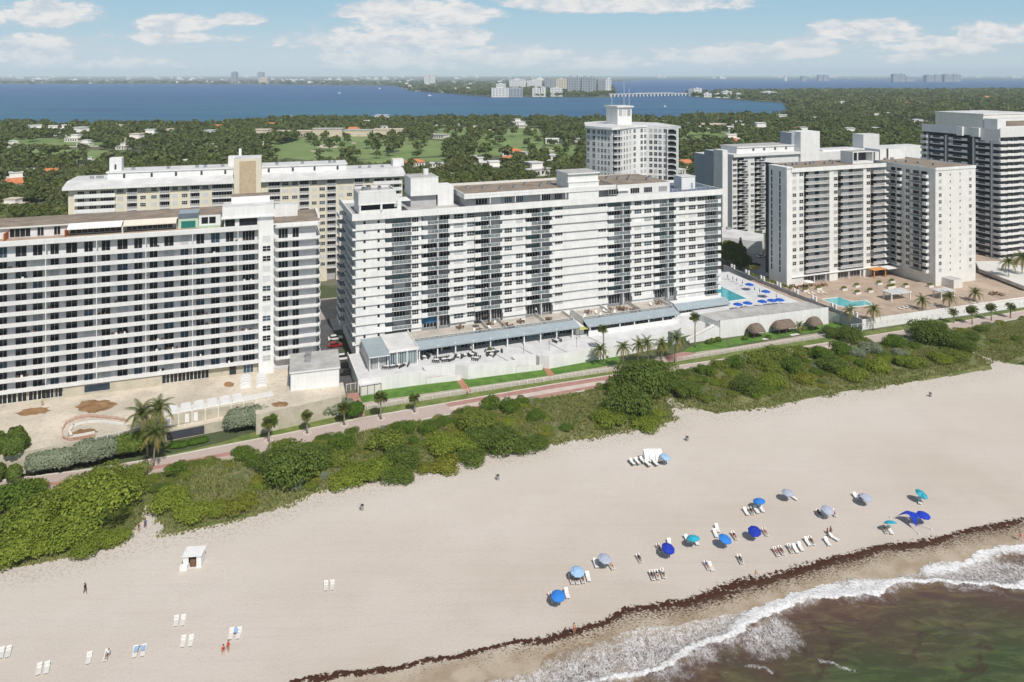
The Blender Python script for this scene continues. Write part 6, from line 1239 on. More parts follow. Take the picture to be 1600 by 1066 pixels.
tm_rand = random.getstate(); random.seed(21)
TV = [treemesh(s_, None, 620, 1.25) for s_ in range(5)]; TL = [treemesh(s_ + 9, None, 110, 2.4) for s_ in range(4)]; TT = [treemesh(s_ + 19, None, 34, 3.6) for s_ in range(3)]
def with_trunk(V, Fc, m, name):
    b = MB().tube([(0, 0, 0), (.1, 0, 3), (.2, .2, 5)], [.3, .22, .12], 6, 'bark')
    for a in range(4): b.tube([(.1, 0, 2.8), (math.cos(a * 1.6) * 1.8, math.sin(a * 1.6) * 1.8, 5)], [.14, .05], 5, 'bark', cap=False)
    bv = np.array(b.v); me = bpy.data.meshes.new(name); vv = np.concatenate([V, bv]); fs = [tuple(f) for f in Fc.tolist()] + [tuple(len(V) + i for i in f) for f in b.f]
    me.from_pydata(vv.tolist(), [], fs); me.materials.append(MATS[m]); me.materials.append(MATS['bark']); me.polygons.foreach_set('material_index', [0] * len(Fc) + [1] * len(b.f)); me.update(); return me
TREE = [with_trunk(V, Fc, 'treeleaf' if i < 4 else 'treelight', 'leafy_tree') for i, (V, Fc) in enumerate(TV)]
def palm_tree_mesh(i):
    c = MB(); c.add(PALM['royal' if i else 'coconut'][0], Matrix.Translation((0, 0, 9 if i else 8))); c.tube([(0, 0, 0), (.1, 0, 4.5), (0, 0, 9.1 if i else 8.1)], [.26, .2, .16], 6, 'palmbark'); return c.mesh('tall_palm')
PT_ = [palm_tree_mesh(0), palm_tree_mesh(1)]
r = np.random.default_rng(11)
N = 42000; Yw = np.sqrt(r.uniform(270 ** 2, 1290 ** 2, N)); pxs = r.uniform(-60, 1660, N); Xw = (pxs - 800) / F * Yw; pys = YH + F * H / Yw
def clear(Xw, Yw, pxs, pys):
    ok = ~inpx(BAYP, pxs, pys)
    for P in GOLF:
        q_ = r.random(len(pxs)); dp = 11 * F / Yw
        for k in (0, .33, .66, 1.0): ok &= ~inpx(P, pxs, pys - dp * k) | (q_ < (.05 if P[0][0] != 0 else .28))
    lv = (Xw - MF.A[0]) * MF.v[0] + (Yw - MF.A[1]) * MF.v[1]; ok &= lv > 70
    for fr, s0, s1, v0, v1 in ((CF, -8, 148, -10, 26), (Fr((345 / F * 376, 376.0), (345 / F * 376 + MF.u[0], 376 + MF.u[1])), -25, 130, -14, 34), (Fr((766 / F * 317, 317.0), (766 / F * 317 + MF.u[0], 317 + MF.u[1])), -10, 50, -10, 50)):
        a = (Xw - fr.A[0]) * fr.u[0] + (Yw - fr.A[1]) * fr.u[1]; b_ = (Xw - fr.A[0]) * fr.v[0] + (Yw - fr.A[1]) * fr.v[1]; ok &= ~((a > s0) & (a < s1) & (b_ > v0) & (b_ < v1))
    ok &= ~((Xw > 30) & (Xw < 92) & (Yw > 322) & (Yw < 382)); return ok
ok = clear(Xw, Yw, pxs, pys); dens = vnoise(Xw, Yw, .012, 40, 4); ok &= dens > .36
Xw, Yw, pxs, pys = Xw[ok], Yw[ok], pxs[ok], pys[ok]
cell = np.floor(Xw / 7.2).astype(int) * 100003 + np.floor(Yw / 7.2).astype(int); _, ui = np.unique(cell, return_index=True); ui = np.sort(ui); Xw, Yw, pxs, pys = Xw[ui], Yw[ui], pxs[ui], pys[ui]
# houses first
HOUSES = [(20, 300, 20, 'terracotta'), (75, 278, 16, 'terracotta'), (8, 330, 14, 'housebeige'), (118, 214, 26, 'roofwhite'), (230, 216, 22, 'roofwhite'), (112, 222, 18, 'housewhite'), (52, 210, 24, 'roofwhite'), (235, 212, 16, 'roofwhite'), (262, 212, 18, 'housebeige'), (205, 225, 24, 'housebeige'), (339, 204, 20, 'terracotta'),
          (590, 190, 40, 'roofwhite'), (610, 193, 26, 'roofwhite'), (655, 262, 16, 'terracotta'), (650, 270, 12, 'orangewood'), (683, 262, 14, 'roofwhite'), (745, 262, 17, 'roofwhite'), (773, 270, 18, 'housewhite'), (803, 256, 16, 'terracotta'), (740, 254, 12, 'roofwhite'), (855, 252, 20, 'roofwhite'), (846, 277, 22, 'roofwhite'), (708, 282, 10, 'housebeige'), (862, 262, 12, 'housebeige'),
          (1075, 262, 16, 'terracotta'), (1070, 285, 14, 'terracotta'), (1085, 247, 12, 'housewhite'), (1125, 202, 44, 'housebeige'), (1150, 203, 30, 'housewhite'), (1190, 206, 26, 'roofwhite'), (1143, 226, 18, 'terracotta'), (1195, 222, 22, 'roofwhite'), (1222, 191, 26, 'roofwhite'), (1282, 190, 26, 'roofwhite'), (1260, 200, 24, 'roofwhite'), (1150, 208, 20, 'roofwhite'), (1230, 212, 20, 'housebeige'), (1390, 182, 26, 'housebeige'), (1375, 186, 20, 'roofwhite'), (1400, 196, 16, 'roofwhite'), (1450, 168, 26, 'roofwhite')]
rh = random.Random(9)
while len(HOUSES) < 140:
    px = rh.uniform(0, 1600); py = rh.choice([rh.uniform(188, 235), rh.uniform(188, 300), rh.uniform(146, 186)])
    if py < 187 and px < 1240: continue
    if py > skyl(px) - 3 or inpx(BAYP, np.array([px]), np.array([py]))[0] or any(inpx(P, np.array([px]), np.array([py]))[0] for P in GOLF): continue
    Yh_ = F * H / (py - YH); HOUSES.append((px, py, rh.uniform(13, 22) * (1 if Yh_ < 1300 else Yh_ / 1300), rh.choice(['roofwhite', 'roofwhite', 'housewhite', 'housebeige', 'terracotta', 'roofwhite', 'roofgrey'])))
def house_mesh(kind, roof):
    b = MB(); q = MB()
    b.box(0, 1, 0, .7, 0, .2, 'housewhite'); q.box(-.03, 1.03, -.03, .73, .2, .225, roof)
    for i in range(5): b.box(.08 + i * .18, .16 + i * .18, -.004, 0, .06, .15, 'glass')
    if kind == 1: b.box(.3, .8, .2, .7, .225, .38, 'housewhite'); q.box(.27, .83, .17, .73, .38, .4, roof)
    if kind == 2:
        q = MB(); a = [(-.04, -.04, .2), (1.04, -.04, .2), (1.04, .74, .2), (-.04, .74, .2)]; r0, r1 = (.25, .35, .34), (.75, .35, .34)
        q.face([a[0], a[1], r1, r0], roof).face([a[2], a[3], r0, r1], roof).face([a[1], a[2], r1], roof).face([a[3], a[0], r0], roof)
    return b.mesh('wall'), q.mesh('roof')
_hm = {}; hx = []
RN = dict(roofwhite='flat white roofed', housewhite='white', housebeige='beige', terracotta='orange tile roofed', roofgrey='grey roofed', orangewood='orange roofed')
for i, (px, py, wd, rf) in enumerate(HOUSES):
    k = (2 if rf == 'terracotta' else rh.choice([0, 1]), rf)
    if k not in _hm: _hm[k] = house_mesh(*k)
    x, y = G(px, py); o = empty('house', (x - wd / 2, y, 0), rh.uniform(-.5, .8), RN[rf] + ' house among the trees ' + ('left' if px < 400 else 'right' if px > 1060 else 'near the centre') + (' beyond the bay end' if py < 187 else ' behind the tall blocks'), 'house', RN[rf] + ' houses among the trees')
    link('wall', _hm[k][0], o, sc=(wd, wd, wd * (1.25 if wd < 30 else .7))); link('roof', _hm[k][1], o, sc=(wd, wd, wd * (1.25 if wd < 30 else .7))); hx.append((x, y + wd * .3, wd))
# club house with an arcade
cl = Fr(G(395, 214), G(540, 213)); cl = Fr(G(395, 214), (G(395, 214)[0] + 205, G(395, 214)[1] + 8)); o = empty('club_house', (*cl.A, 0), cl.ang, 'long low beige clubhouse with an arcade at the edge of the golf course', 'clubhouse')
wb = MB(); q = MB()
for a, c, h_, rm_ in ((0, 20, 9, 'housebeige'), (22, 78, 7, 'housebeige'), (80, 120, 10, 'roofgrey'), (122, 160, 8, 'roofgrey'), (162, 205, 9, 'housebeige')):
    wb.box(a, c, 0, 18, 0, h_, 'housebeige'); q.box(a - .6, c + .6, -.6, 18.6, h_, h_ + .8, rm_)
wb.build('wall', o); q.build('roof', o); am = MB()
for k in range(6): t0, t1 = math.pi * k / 6, math.pi * (k + 1) / 6; am.face([(1.1 - 1.1 * math.cos(t0), 0, 2.6 + 1.1 * math.sin(t0)), (1.1 - 1.1 * math.cos(t1), 0, 2.6 + 1.1 * math.sin(t1)), (1.1 - 1.1 * math.cos(t1), 0, 0), (1.1 - 1.1 * math.cos(t0), 0, 0)][::-1], 'darkgrey')
am = am.mesh('arch_opening')
for k in range(17): link('arch_opening', am, o, (23 + k * 3.2, -.03, .3))
hx.append((cl.P(100, 8)[0], cl.P(100, 8)[1], 30))
# choose which trees are things: those that show largest
ok = np.ones(len(Xw), bool)
for (x, y, wd) in hx:
    Yd = (y - Yw); lat = np.abs(Xw - x * (Yw / y)); ok &= ~((Yd > -wd * .5) & (Yd < wd * .8 + 12) & (lat < wd * .55))
    if wd > 29.9 and x < -300: pass
L_ = [cl.P(a, -4) for a in np.linspace(0, 205, 24)]
for (x, y) in L_: ok &= ~((np.abs(Xw - x) < 7) & (Yw > y - 30) & (Yw < y + 26))
Xw, Yw, pxs, pys = Xw[ok], Yw[ok], pxs[ok], pys[ok]
top = pys - 8.5 * F / Yw; vis = (top < skyl(pxs) - 1) & (pxs > -5) & (pxs < 1605)
order = np.lexsort((Yw, ~vis)); Xw, Yw, pxs, pys, vis = Xw[order], Yw[order], pxs[order], pys[order], vis[order]
isp = r.random(len(Xw)) < np.where((vnoise(Xw, Yw, .01, 55, 3) > .53), .5, .16)
nt = npalm = 0; rest = []; random.seed(4)
for i in range(len(Xw)):
    if vis[i] and not isp[i] and nt < 285:
        nt += 1; z = rn(.85, 1.35); link('leafy_tree', random.choice(TREE), None, (Xw[i], Yw[i], 0), rz=rn(0, 6.28), sc=(z * rn(.9, 1.25), z * rn(.9, 1.2), z), label='broad green tree in the wooded belt behind the tall blocks', cat='tree', group='trees in the wooded belt behind the tall blocks')
    elif vis[i] and isp[i] and npalm < 190:
        npalm += 1; link('tall_palm', random.choice(PT_), None, (Xw[i], Yw[i], 0), rz=rn(0, 6.28), sc=rn(.8, 1.25), label='palm standing in the wooded belt behind the tall blocks', cat='palm tree', group='palms in the wooded belt behind the tall blocks')
    elif pys[i] - 12 * F / Yw[i] < skyl(pxs[i]) + 6: rest.append(i)
for k in range(22):
    x, y = G(rn(-5, 102), rn(352, 372)); link('tall_palm', random.choice(PT_), None, (x, y, 0), rz=rn(0, 6), sc=rn(1.1, 1.5), label='big palm between the left block and the end of the cream block', cat='palm tree', group='big palms left of the cream block')
# royal palm row along the course
g_, h2 = G(190, 233), G(345, 222)
for k in range(26):
    t_ = k / 25; x, y = G(185 + 175 * t_, 236 - 12 * t_ + (k % 2) * 3); link('royal_palm', PT_[1], None, (x, y, 0), rz=rn(0, 6), sc=rn(1.1, 1.4), label='tall palm of the double row crossing the golf course, left', cat='palm tree', group='palm row crossing the golf course')
rest = np.array(rest)
def bake(name, Xs, Ys, Sc, lib, m, label=None):
    Vs = []; n = 0; ch = r.integers(0, len(lib), len(Xs)); ang = r.uniform(0, 6.28, len(Xs))
    for k in range(len(lib)):
        I = np.where(ch == k)[0]
        if not len(I): continue
        V = lib[k][0]; ca, sa_ = np.cos(ang[I])[:, None], np.sin(ang[I])[:, None]; sc = Sc[I][:, None]; hz = sc * r.uniform(.8, 1.2, (len(I), 1)) if Sc.max() < 2.2 else np.minimum(sc, 1.6) * r.uniform(.8, 1.3, (len(I), 1))
        x = (V[None, :, 0] * ca - V[None, :, 1] * sa_) * sc + Xs[I][:, None]; y = (V[None, :, 0] * sa_ + V[None, :, 1] * ca) * sc + Ys[I][:, None]; z = V[None, :, 2] * hz
        Vs.append(np.stack([x, y, z], -1).reshape(-1, 3))
    V = np.concatenate(Vs); Fc = np.arange(len(V)).reshape(-1, 4); link(name, npmesh(name, V, Fc, [m]), kind='stuff')
nr = rest[Yw[rest] < 620]; fr_ = rest[Yw[rest] >= 620]; lt = r.random(len(nr)) < .2
bake('woodland', Xw[nr][~lt], Yw[nr][~lt], r.uniform(.9, 1.35, (~lt).sum()), TL, 'treeleaf'); bake('woodland', Xw[nr][lt], Yw[nr][lt], r.uniform(.9, 1.3, lt.sum()), TL, 'treelight')
lt = r.random(len(fr_)) < .15
bake('woodland', Xw[fr_][~lt], Yw[fr_][~lt], r.uniform(.9, 1.4, (~lt).sum()), TL, 'treeleaf'); bake('woodland', Xw[fr_][lt], Yw[fr_][lt], r.uniform(.9, 1.3, lt.sum()), TL, 'treelight')
# beyond the bay end: more and more distant woods
N = 26000; py = r.uniform(127, 190, N); px = r.uniform(-40, 1640, N); Yf = F * H / (py - YH); Xf = (px - 800) / F * Yf; ok = ~inpx(BAYP, px, py) & (Yf > 1250) & ((px > 1070) | (py < 152))
for (x, y, wd) in hx: ok &= ~((y - Yf > -wd * .3) & (y - Yf < wd * 2.5) & (np.abs(Xf - x * (Yf / y)) < wd * .55))
Xf, Yf, px, py = Xf[ok], Yf[ok], px[ok], py[ok]; sc = np.clip(Yf / 1250, 1, 7) * r.uniform(.7, 1.3, len(Yf))
land = py > 134
bake('far_woods', Xf[land], Yf[land], sc[land], TT, 'treeleaf'); k2 = ~land & (r.random(len(px)) < .5); bake('far_woods', Xf[k2], Yf[k2], sc[k2], TT, 'treeleaf')
random.setstate(tm_rand)

# ================================================================== FAR TOWERS
def farmat(name, a, w_, fh=3.2, fw=4.0):
    m, t, b = bsdf(name); p = t.node('ShaderNodeTexCoord').outputs['Object']; sp = t.node('ShaderNodeSeparateXYZ'); t.l.new(p, sp.inputs[0])
    hz = t.m('GREATER_THAN', t.m('FRACT', t.m('DIVIDE', sp.outputs[2], fh * 2.2)), .45); vt = t.m('GREATER_THAN', t.m('FRACT', t.m('DIVIDE', sp.outputs[0], fw * 3)), .3)
    t.l.new(t.mix(t.m('MULTIPLY', hz, vt), (*a, 1), (*w_, 1)), b.inputs['Base Color']); b.inputs['Roughness'].default_value = .7
farmat('fartower_white', (.72, .72, .72), (.30, .33, .37)); farmat('fartower_grey', (.34, .37, .42), (.12, .15, .19)); farmat('fartower_cream', (.62, .56, .45), (.30, .28, .25))
TWR = [(361, 369.5, 113, 131, 'grey'), (402, 411, 113, 126, 'grey'), (404, 418, 121.5, 131, 'cream'), (663, 671, 117, 132.5, 'white'), (671.5, 680, 117, 132.5, 'white'), (796, 822, 124.5, 139, 'white'), (824, 847, 126, 139, 'white'), (775, 790, 131, 141, 'white'), (768, 795, 138, 152, 'white'), (796, 817, 138, 152, 'grey'), (832, 844, 138, 151.5, 'white'), (845, 853, 137, 151.5, 'white'), (860, 879, 138, 151, 'white'),
       (851, 860, 122, 141, 'grey'), (860.5, 868, 122.5, 141, 'grey'), (868.5, 886, 124, 143, 'cream'), (887, 898, 121, 148, 'grey'), (899, 907, 121, 148, 'grey'), (909, 920, 121, 148, 'grey'), (921, 931, 121.5, 148, 'grey'), (935, 945, 124, 146, 'grey'), (946, 955, 124, 146, 'white'), (1076, 1084, 140, 151, 'grey'), (1084.5, 1097, 138.5, 151, 'white'), (1130, 1144, 143, 153, 'white'), (1100, 1112, 146, 152, 'white'), (1118, 1128, 147, 153, 'white'), (1150, 1158, 146, 154, 'white'), (1192, 1214, 144, 152, 'white'),
       (1226, 1230, 118.5, 127, 'white'), (1253, 1260, 119, 127, 'grey'), (1279, 1286, 117.5, 127, 'grey'), (1287, 1295, 117.5, 127, 'grey'), (1396, 1406, 116, 128, 'grey'), (1406.5, 1415, 116, 128, 'grey'), (1416, 1430, 120, 128, 'grey'), (1448, 1460, 117.5, 128, 'grey'), (1461, 1472, 117.5, 128, 'grey'), (1476, 1489, 116.5, 128, 'grey'), (1490, 1502, 116.5, 128, 'grey'), (660, 690, 131.5, 133.5, 'white')]
_tw = {}
for i, (x0, x1, yt, yb, c_) in enumerate(TWR):
    a = G(x0, yb); c = G(x1, yb); wd = c[0] - a[0]; h_ = (yb - yt) * a[1] / F; o = empty('distant_tower', (*a, 0), 0, '%s tower block on the far shore, number %d from the left' % ({'grey': 'blue grey', 'white': 'white', 'cream': 'cream'}[c_], i + 1), 'tower block', 'tower blocks across the bay')
    b = MB().box(0, wd, 0, wd * .8, 0, h_, 'fartower_' + c_); b.build('wall', o); MB().box(wd * .3, wd * .65, wd * .2, wd * .6, h_, h_ * 1.06 + 2, 'fartower_' + c_).box(-.5, wd + .5, -.5, wd * .8 + .5, h_ - .4, h_ + .6, 'white2').build('roof', o)
    o['label'] = '%s tower block %s' % ({'grey': 'blue grey', 'white': 'white', 'cream': 'cream'}[c_], 'at the left of the far shore' if x0 < 430 else 'standing apart left of the tower island' if x0 < 700 else 'in the low front row of the tower island' if yt > 136 and x0 < 900 else 'in the tall row of the tower island' if x0 < 960 else 'on the low island behind the curved tower' if yb > 140 else 'on the far right horizon')
dmesh = []
for k in range(4):
    b = MB(); b.box(0, 1, 0, .6, 0, .32, 'housewhite' if k < 3 else 'housebeige', 'roofwhite'); b.box(.1 + .1 * k, .55 + .1 * k, .1, .5, .32, .5 + .1 * k, 'housewhite', 'roofwhite'); b.box(.02, .98, -.01, 0, .1, .2, 'bluegrey'); dmesh.append(b.mesh('distant_building'))
rb = random.Random(31); n = 0
while n < 230:
    z_one = rb.random()
    if z_one < .55: px, py = rb.uniform(0, 960), rb.uniform(121.5, 131)
    elif z_one < .7: px, py = rb.uniform(630, 770), rb.uniform(133, 147); 
    elif z_one < .85: px, py = rb.uniform(1085, 1225), rb.uniform(146, 158)
    else: px, py = rb.uniform(1000, 1600), rb.uniform(121, 123.5)
    if inpx(BAYP, np.array([px]), np.array([py]))[0]: continue
    x, y = G(px, py); s_ = rb.uniform(.6, 1) * (y / 1120) * rb.choice([4, 5, 7, 11]); n += 1
    link('distant_building', rb.choice(dmesh), None, (x, y, 0), rz=rb.uniform(-.4, .4), sc=(s_, s_, s_ * rb.uniform(.4, .8)), label='tiny pale building on the far shore of the bay', cat='building', group='tiny pale buildings on the far shore')
# bridge
a, c = G(952, 151.5), G(1085, 149.8); fb = Fr(a, c); o = empty('long_bridge', (*a, 0), fb.ang, 'long low pale bridge crossing the bay beside the tower island', 'bridge')
MB().box(0, fb.L, 0, 12, 9, 11, 'white3').box(fb.L * .3, fb.L * .75, -1, 13, 11, 13, 'white3').build('deck', o); pm = MB().box(0, 5, 1, 11, 0, 9, 'white3').mesh('pier')
for k in range(24): link('pier', pm, o, (k * fb.L / 24 + 5, 0, 0))
def boatm():
    b = MB(); h = [(-4, -1.4), (3, -1.4), (6, 0), (3, 1.4), (-4, 1.4)]; b.prism(h, 0, 1.3, 'white'); b.box(-2.5, 2, -1, 1, 1.3, 2.8, 'white'); b.box(-1.2, .8, -.8, .8, 2.8, 3.6, 'white'); return b
bm_ = boatm()
for i, (px, py, sc_) in enumerate(((530, 146, 1.6), (671, 150, 1.8), (593, 139, 2.0), (1039, 167, 1.3))):
    o = empty('boat', G3(px, py, .12), .3 * i, 'small white motor boat on the blue bay ' + ('at the far left', 'left of centre', 'before the tower island', 'right of the curved tower', 'near the bridge', 'near the left')[i], 'boat', 'boats on the bay'); link('hull', bm_.mesh('hull'), o, sc=sc_ * .8)

# ================================================================== BEACH THINGS
def skin_body(name, J, E_, Rd, sub=1):
    """one continuous body grown from a skeleton"""
    me = bpy.data.meshes.new('tmp'); me.from_pydata(J, E_, []); o = bpy.data.objects.new('tmp', me); COL.objects.link(o)
    sk = o.modifiers.new('s', 'SKIN'); sk.use_smooth_shade = True
    if not me.skin_vertices: bpy.context.view_layer.objects.active = o
    lay = me.skin_vertices[0] if me.skin_vertices else None
    if lay is None:
        bm = bmesh.new(); bm.from_mesh(me); bm.verts.layers.skin.verify(); bm.to_mesh(me); bm.free(); lay = me.skin_vertices[0]
    for i, rr in enumerate(Rd): lay.data[i].radius = (rr, rr)
    lay.data[0].use_root = True
    su = o.modifiers.new('u', 'SUBSURF'); su.levels = sub; su.render_levels = sub
    dg = bpy.context.evaluated_depsgraph_get(); out = bpy.data.meshes.new_from_object(o.evaluated_get(dg)); out.name = name
    bpy.data.objects.remove(o); bpy.data.meshes.remove(me); return out
def body(pose):
    # pelvis, waist, chest, neck, head, crown, nose
    if pose in ('stand', 'walk'):
        J = [(0, 0, .95), (0, 0, 1.12), (0, .0, 1.35), (0, 0, 1.50), (0, .01, 1.62), (0, 0, 1.72), (0, -.10, 1.62)]
        w = .28 if pose == 'walk' else .04
        legs = [[(s_ * .10, 0, .90), (s_ * .11, -s_ * w * .55 - .02, .50), (s_ * .11, -s_ * w * 1.0 + (.06 if s_ < 0 else 0), .08), (s_ * .11, -s_ * w - .14, .04)] for s_ in (-1, 1)]
        arms = [[(s_ * .19, 0, 1.42), (s_ * .25, s_ * w * .5, 1.14), (s_ * .26, s_ * w * .7 - .08, .90), (s_ * .26, s_ * w * .7 - .12, .82)] for s_ in (-1, 1)]
    elif pose == 'lie':
        J = [(0, 0, .16), (0, .18, .17), (0, .42, .24), (0, .56, .33), (0, .68, .38), (0, .78, .42), (0, .66, .48)]
        legs = [[(s_ * .10, -.06, .15), (s_ * .12, -.45, .17 + (.12 if s_ > 0 else 0)), (s_ * .12, -.88, .10), (s_ * .13, -.92, .22)] for s_ in (-1, 1)]
        arms = [[(s_ * .19, .48, .26), (s_ * .30, .24, .16), (s_ * .26, 0, .14), (s_ * .24, -.08, .14)] for s_ in (-1, 1)]
    else:                                               # sitting, knees drawn up
        J = [(0, 0, .16), (0, .05, .34), (0, .06, .56), (0, .04, .70), (0, .02, .82), (0, .03, .92), (0, -.09, .82)]
        legs = [[(s_ * .10, -.08, .15), (s_ * .13, -.42, .42), (s_ * .12, -.70, .10), (s_ * .12, -.84, .05)] for s_ in (-1, 1)]
        arms = [[(s_ * .19, .05, .62), (s_ * .26, -.12, .42), (s_ * .20, -.34, .38), (s_ * .18, -.42, .36)] for s_ in (-1, 1)]
    E_ = [(0, 1), (1, 2), (2, 3), (3, 4), (4, 5), (4, 6)]; Rd = [.13, .115, .14, .055, .095, .07, .02]
    for L in legs:
        i = len(J); J += L; E_ += [(0, i), (i, i + 1), (i + 1, i + 2), (i + 2, i + 3)]; Rd += [.085, .06, .04, .035]
    for L in arms:
        i = len(J); J += L; E_ += [(2, i), (i, i + 1), (i + 1, i + 2), (i + 2, i + 3)]; Rd += [.05, .04, .03, .028]
        h = Vector(L[3]); f = (h - Vector(L[2])).normalized()
        for k in range(5): j = len(J); J.append(tuple(h + f * (.07 if k else .03) + Vector(((k - 2) * .018, 0, 0)))); E_.append((i + 3, j)); Rd.append(.009)
    return skin_body('person', J, E_, Rd), J
BODY = {p_: body(p_) for p_ in ('stand', 'walk', 'lie', 'sit')}
def tubeE(a, c, r0, r1, m, rx=1.0): b = MB(); b.tube([a, c], [r0, r1], 12, m); return b
def person(pose, x, y, z, rz, skin='skin', hair='hair', wear=(), label='', group=None):
    me, J = BODY[pose]; key = (pose, skin)
    if key not in _bc:
        m2 = me.copy(); m2.materials.clear(); m2.materials.append(MATS[skin]); _bc[key] = m2
    o = link('person', _bc[key], None, (x, y, z), rz=rz, label=label, cat='person', group=group)
    hd = Vector(J[4]); cr = Vector(J[5]); d = (cr - hd).normalized()
    hb = bmesh.new(); bmesh.ops.create_uvsphere(hb, u_segments=10, v_segments=7, radius=.118); hm = bpy.data.meshes.new('hair'); hb.to_mesh(hm); hb.free(); hm.materials.append(MATS[hair])
    nose = Vector(J[6]) - hd; link('hair', hm, o, tuple(hd + d * .045 - nose * .28))
    for wv in wear:
        if wv[0] == 'top': b = MB().tube([J[1], tuple(Vector(J[2]) * .9 + Vector(J[3]) * .1), tuple(Vector(J[2]) * .35 + Vector(J[3]) * .65)], [.15, .175, .11], 12, wv[1])
        else: b = MB().tube([tuple(Vector(J[1]) * .7 + Vector(J[0]) * .3), J[0], tuple(Vector(J[0]) * .8 + (Vector(J[7]) + Vector(J[11])) * .1)], [.14, .16, .155], 12, wv[1])
        b.build('shirt' if wv[0] == 'top' else 'shorts', o, smooth=True)
    return o
def lounger_mesh(kind=0):
    b = MB(); fr = 'lounger'; L1 = 1.25
    for x in (-.32, .28): b.box(x, x + .04, -1.0, .3, .28, .33, fr); b.box(x, x + .04, -.9, -.85, 0, .28, fr); b.box(x, x + .04, .2, .25, 0, .28, fr)
    n = 6 if kind else 5
    for k in range(n): y = -1.0 + 1.28 * k / n; b.box(-.28, .28, y, y + 1.28 / n * (.52 if kind else .97), .335, .35, 'lounger')
    c_, s_ = math.cos(.62), math.sin(.62)
    f = lambda y, dz=0: (y * c_ + .3, .33 + y * s_ + dz)
    n = 4 if kind else 3
    for k in range(n):
        y0 = .72 * k / n; y1 = y0 + .72 / n * (.55 if kind else .97); a = f(y0); c = f(y1)
        b.face([(-.3, a[0], a[1]), (.3, a[0], a[1]), (.3, c[0], c[1]), (-.3, c[0], c[1])], 'lounger'); b.face([(-.3, a[0], a[1] - .03), (-.3, c[0], c[1] - .03), (.3, c[0], c[1] - .03), (.3, a[0], a[1] - .03)], 'lounger')
    for x in (-.32, .28): a = f(0); c = f(.72); b.face([(x, a[0], a[1]), (x + .04, a[0], a[1]), (x + .04, c[0], c[1]), (x, c[0], c[1])], fr).face([(x, c[0], c[1]), (x, c[0], c[1] - .06), (x, a[0], a[1] - .06), (x, a[0], a[1])], fr); b.box(x, x + .04, .8, .84, 0, .62, fr)
    return b
LM = [lounger_mesh(0).mesh('sun_lounger'), lounger_mesh(1).mesh('sun_lounger')]
def lounger(px, py, rz, kind, label, group='loungers on the beach', occ=None, z=.1):
    rz = math.degrees(-math.atan((px - 800) / F) + math.atan(.6 * math.tan(R(min(rz, 70)))))
    x, y = G(px, py, z + .3); link('sun_lounger', LM[kind], None, (x, y, z), rz=R(rz), sc=1.0, label=label, cat='sun lounger', group=group)
    if occ: person('lie', x, y, z + .28, R(rz), *occ)
def umb_mesh(m1, m2=None, r_=1.15, h=.42, n=8, val=True):
    b = MB()
    for i in range(n):
        a0, a1 = 2 * math.pi * i / n, 2 * math.pi * (i + 1) / n; m = m2 if (m2 and i % 2) else m1; am = (a0 + a1) / 2
        P0 = [(math.cos(a) * rr, math.sin(a) * rr, zz) for rr, zz in ((.55, h * .72), (1, 0)) for a in (a0, a1)]
        P0 = [(p[0] * r_, p[1] * r_, p[2]) for p in P0]; mid = (math.cos(am) * .93 * r_, math.sin(am) * .93 * r_, .03)
        b.face([(0, 0, h), P0[0], P0[1]], m); b.face([P0[0], P0[2], mid, P0[3], P0[1]], m)
        if val: b.face([P0[2], (P0[2][0], P0[2][1], -.12), (mid[0], mid[1], -.09), mid], m); b.face([mid, (mid[0], mid[1], -.09), (P0[3][0], P0[3][1], -.12), P0[3]], m)
    return b
def umbrella(px, py, m1, label, m2=None, tilt=(0, 0), r_=1.2, h=1.75, z=.1, cat='beach umbrella', group='beach umbrellas'):
    x, y = G(px, py, z + h); o = empty('beach_umbrella', (x, y, z), 0, label, cat, group)
    c = umb_mesh(m1, m2, r_).build('canopy', o, (0, 0, h)); c.rotation_euler = (R(tilt[0]), R(tilt[1]), random.random())
    MB().tube([(0, 0, 0), (0, 0, h + .45)], .025, 6, 'whitemetal').build('pole', o)
for px, py, m1, m2, tl, lb in ((872, 931, 'fab_blue', None, (8, 0), 'bright blue beach umbrella nearest the seaweed line, leftmost of the group'), (902, 893, 'fab_lightblue', None, (10, 0), 'pale sky blue beach umbrella above a row of occupied loungers'), (945, 873, 'fab_lilac', None, (10, 5), 'grey lilac beach umbrella beside the pale sky blue one'),
        (1044, 857, 'fab_navy', None, (15, 8), 'navy beach umbrella left of the cyan one'), (1083, 841, 'fab_cyan', None, (-10, 0), 'cyan beach umbrella between navy and blue ones'), (1133, 842, 'fab_blue', None, (14, 0), 'blue beach umbrella with two tilted loungers behind'), (1179, 830, 'fab_navy', None, (14, -6), 'large navy beach umbrella with one sunbather to its right'),
        (1186, 783, 'fab_blue', None, (-8, 0), 'blue beach umbrella above a row of four loungers'), (1231, 770, 'fab_lilac', None, (4, 0), 'pale grey lilac beach umbrella farthest up the sand'), (1293, 797, 'fab_lilac', None, (12, 0), 'lilac beach umbrella over people on loungers, centre right'), (1353, 777, 'fab_lilac', None, (10, 10), 'grey patterned beach umbrella with loungers on its left'),
        (1440, 772, 'fab_teal2', 'fab_cyan', (25, 0), 'teal and cyan striped beach umbrella at the upper right'), (1391, 817, 'fab_cyan', None, (-22, 18), 'tilted bright cyan beach umbrella near the blue sun sail'), (1443, 805, 'fab_royal', None, (6, 0), 'royal blue beach umbrella touching the blue sun sail'), (1040, 714, 'fab_lightblue', None, (10, 15), 'small blue umbrella beside the white hooded cabanas')):
    umbrella(px, py, m1, lb, m2, tl)
o = empty('sun_sail', G3(1424, 820, .1), 0, 'royal blue stretched sun sail with sandbag corners, right side of the beach', 'sun shade'); b = MB()
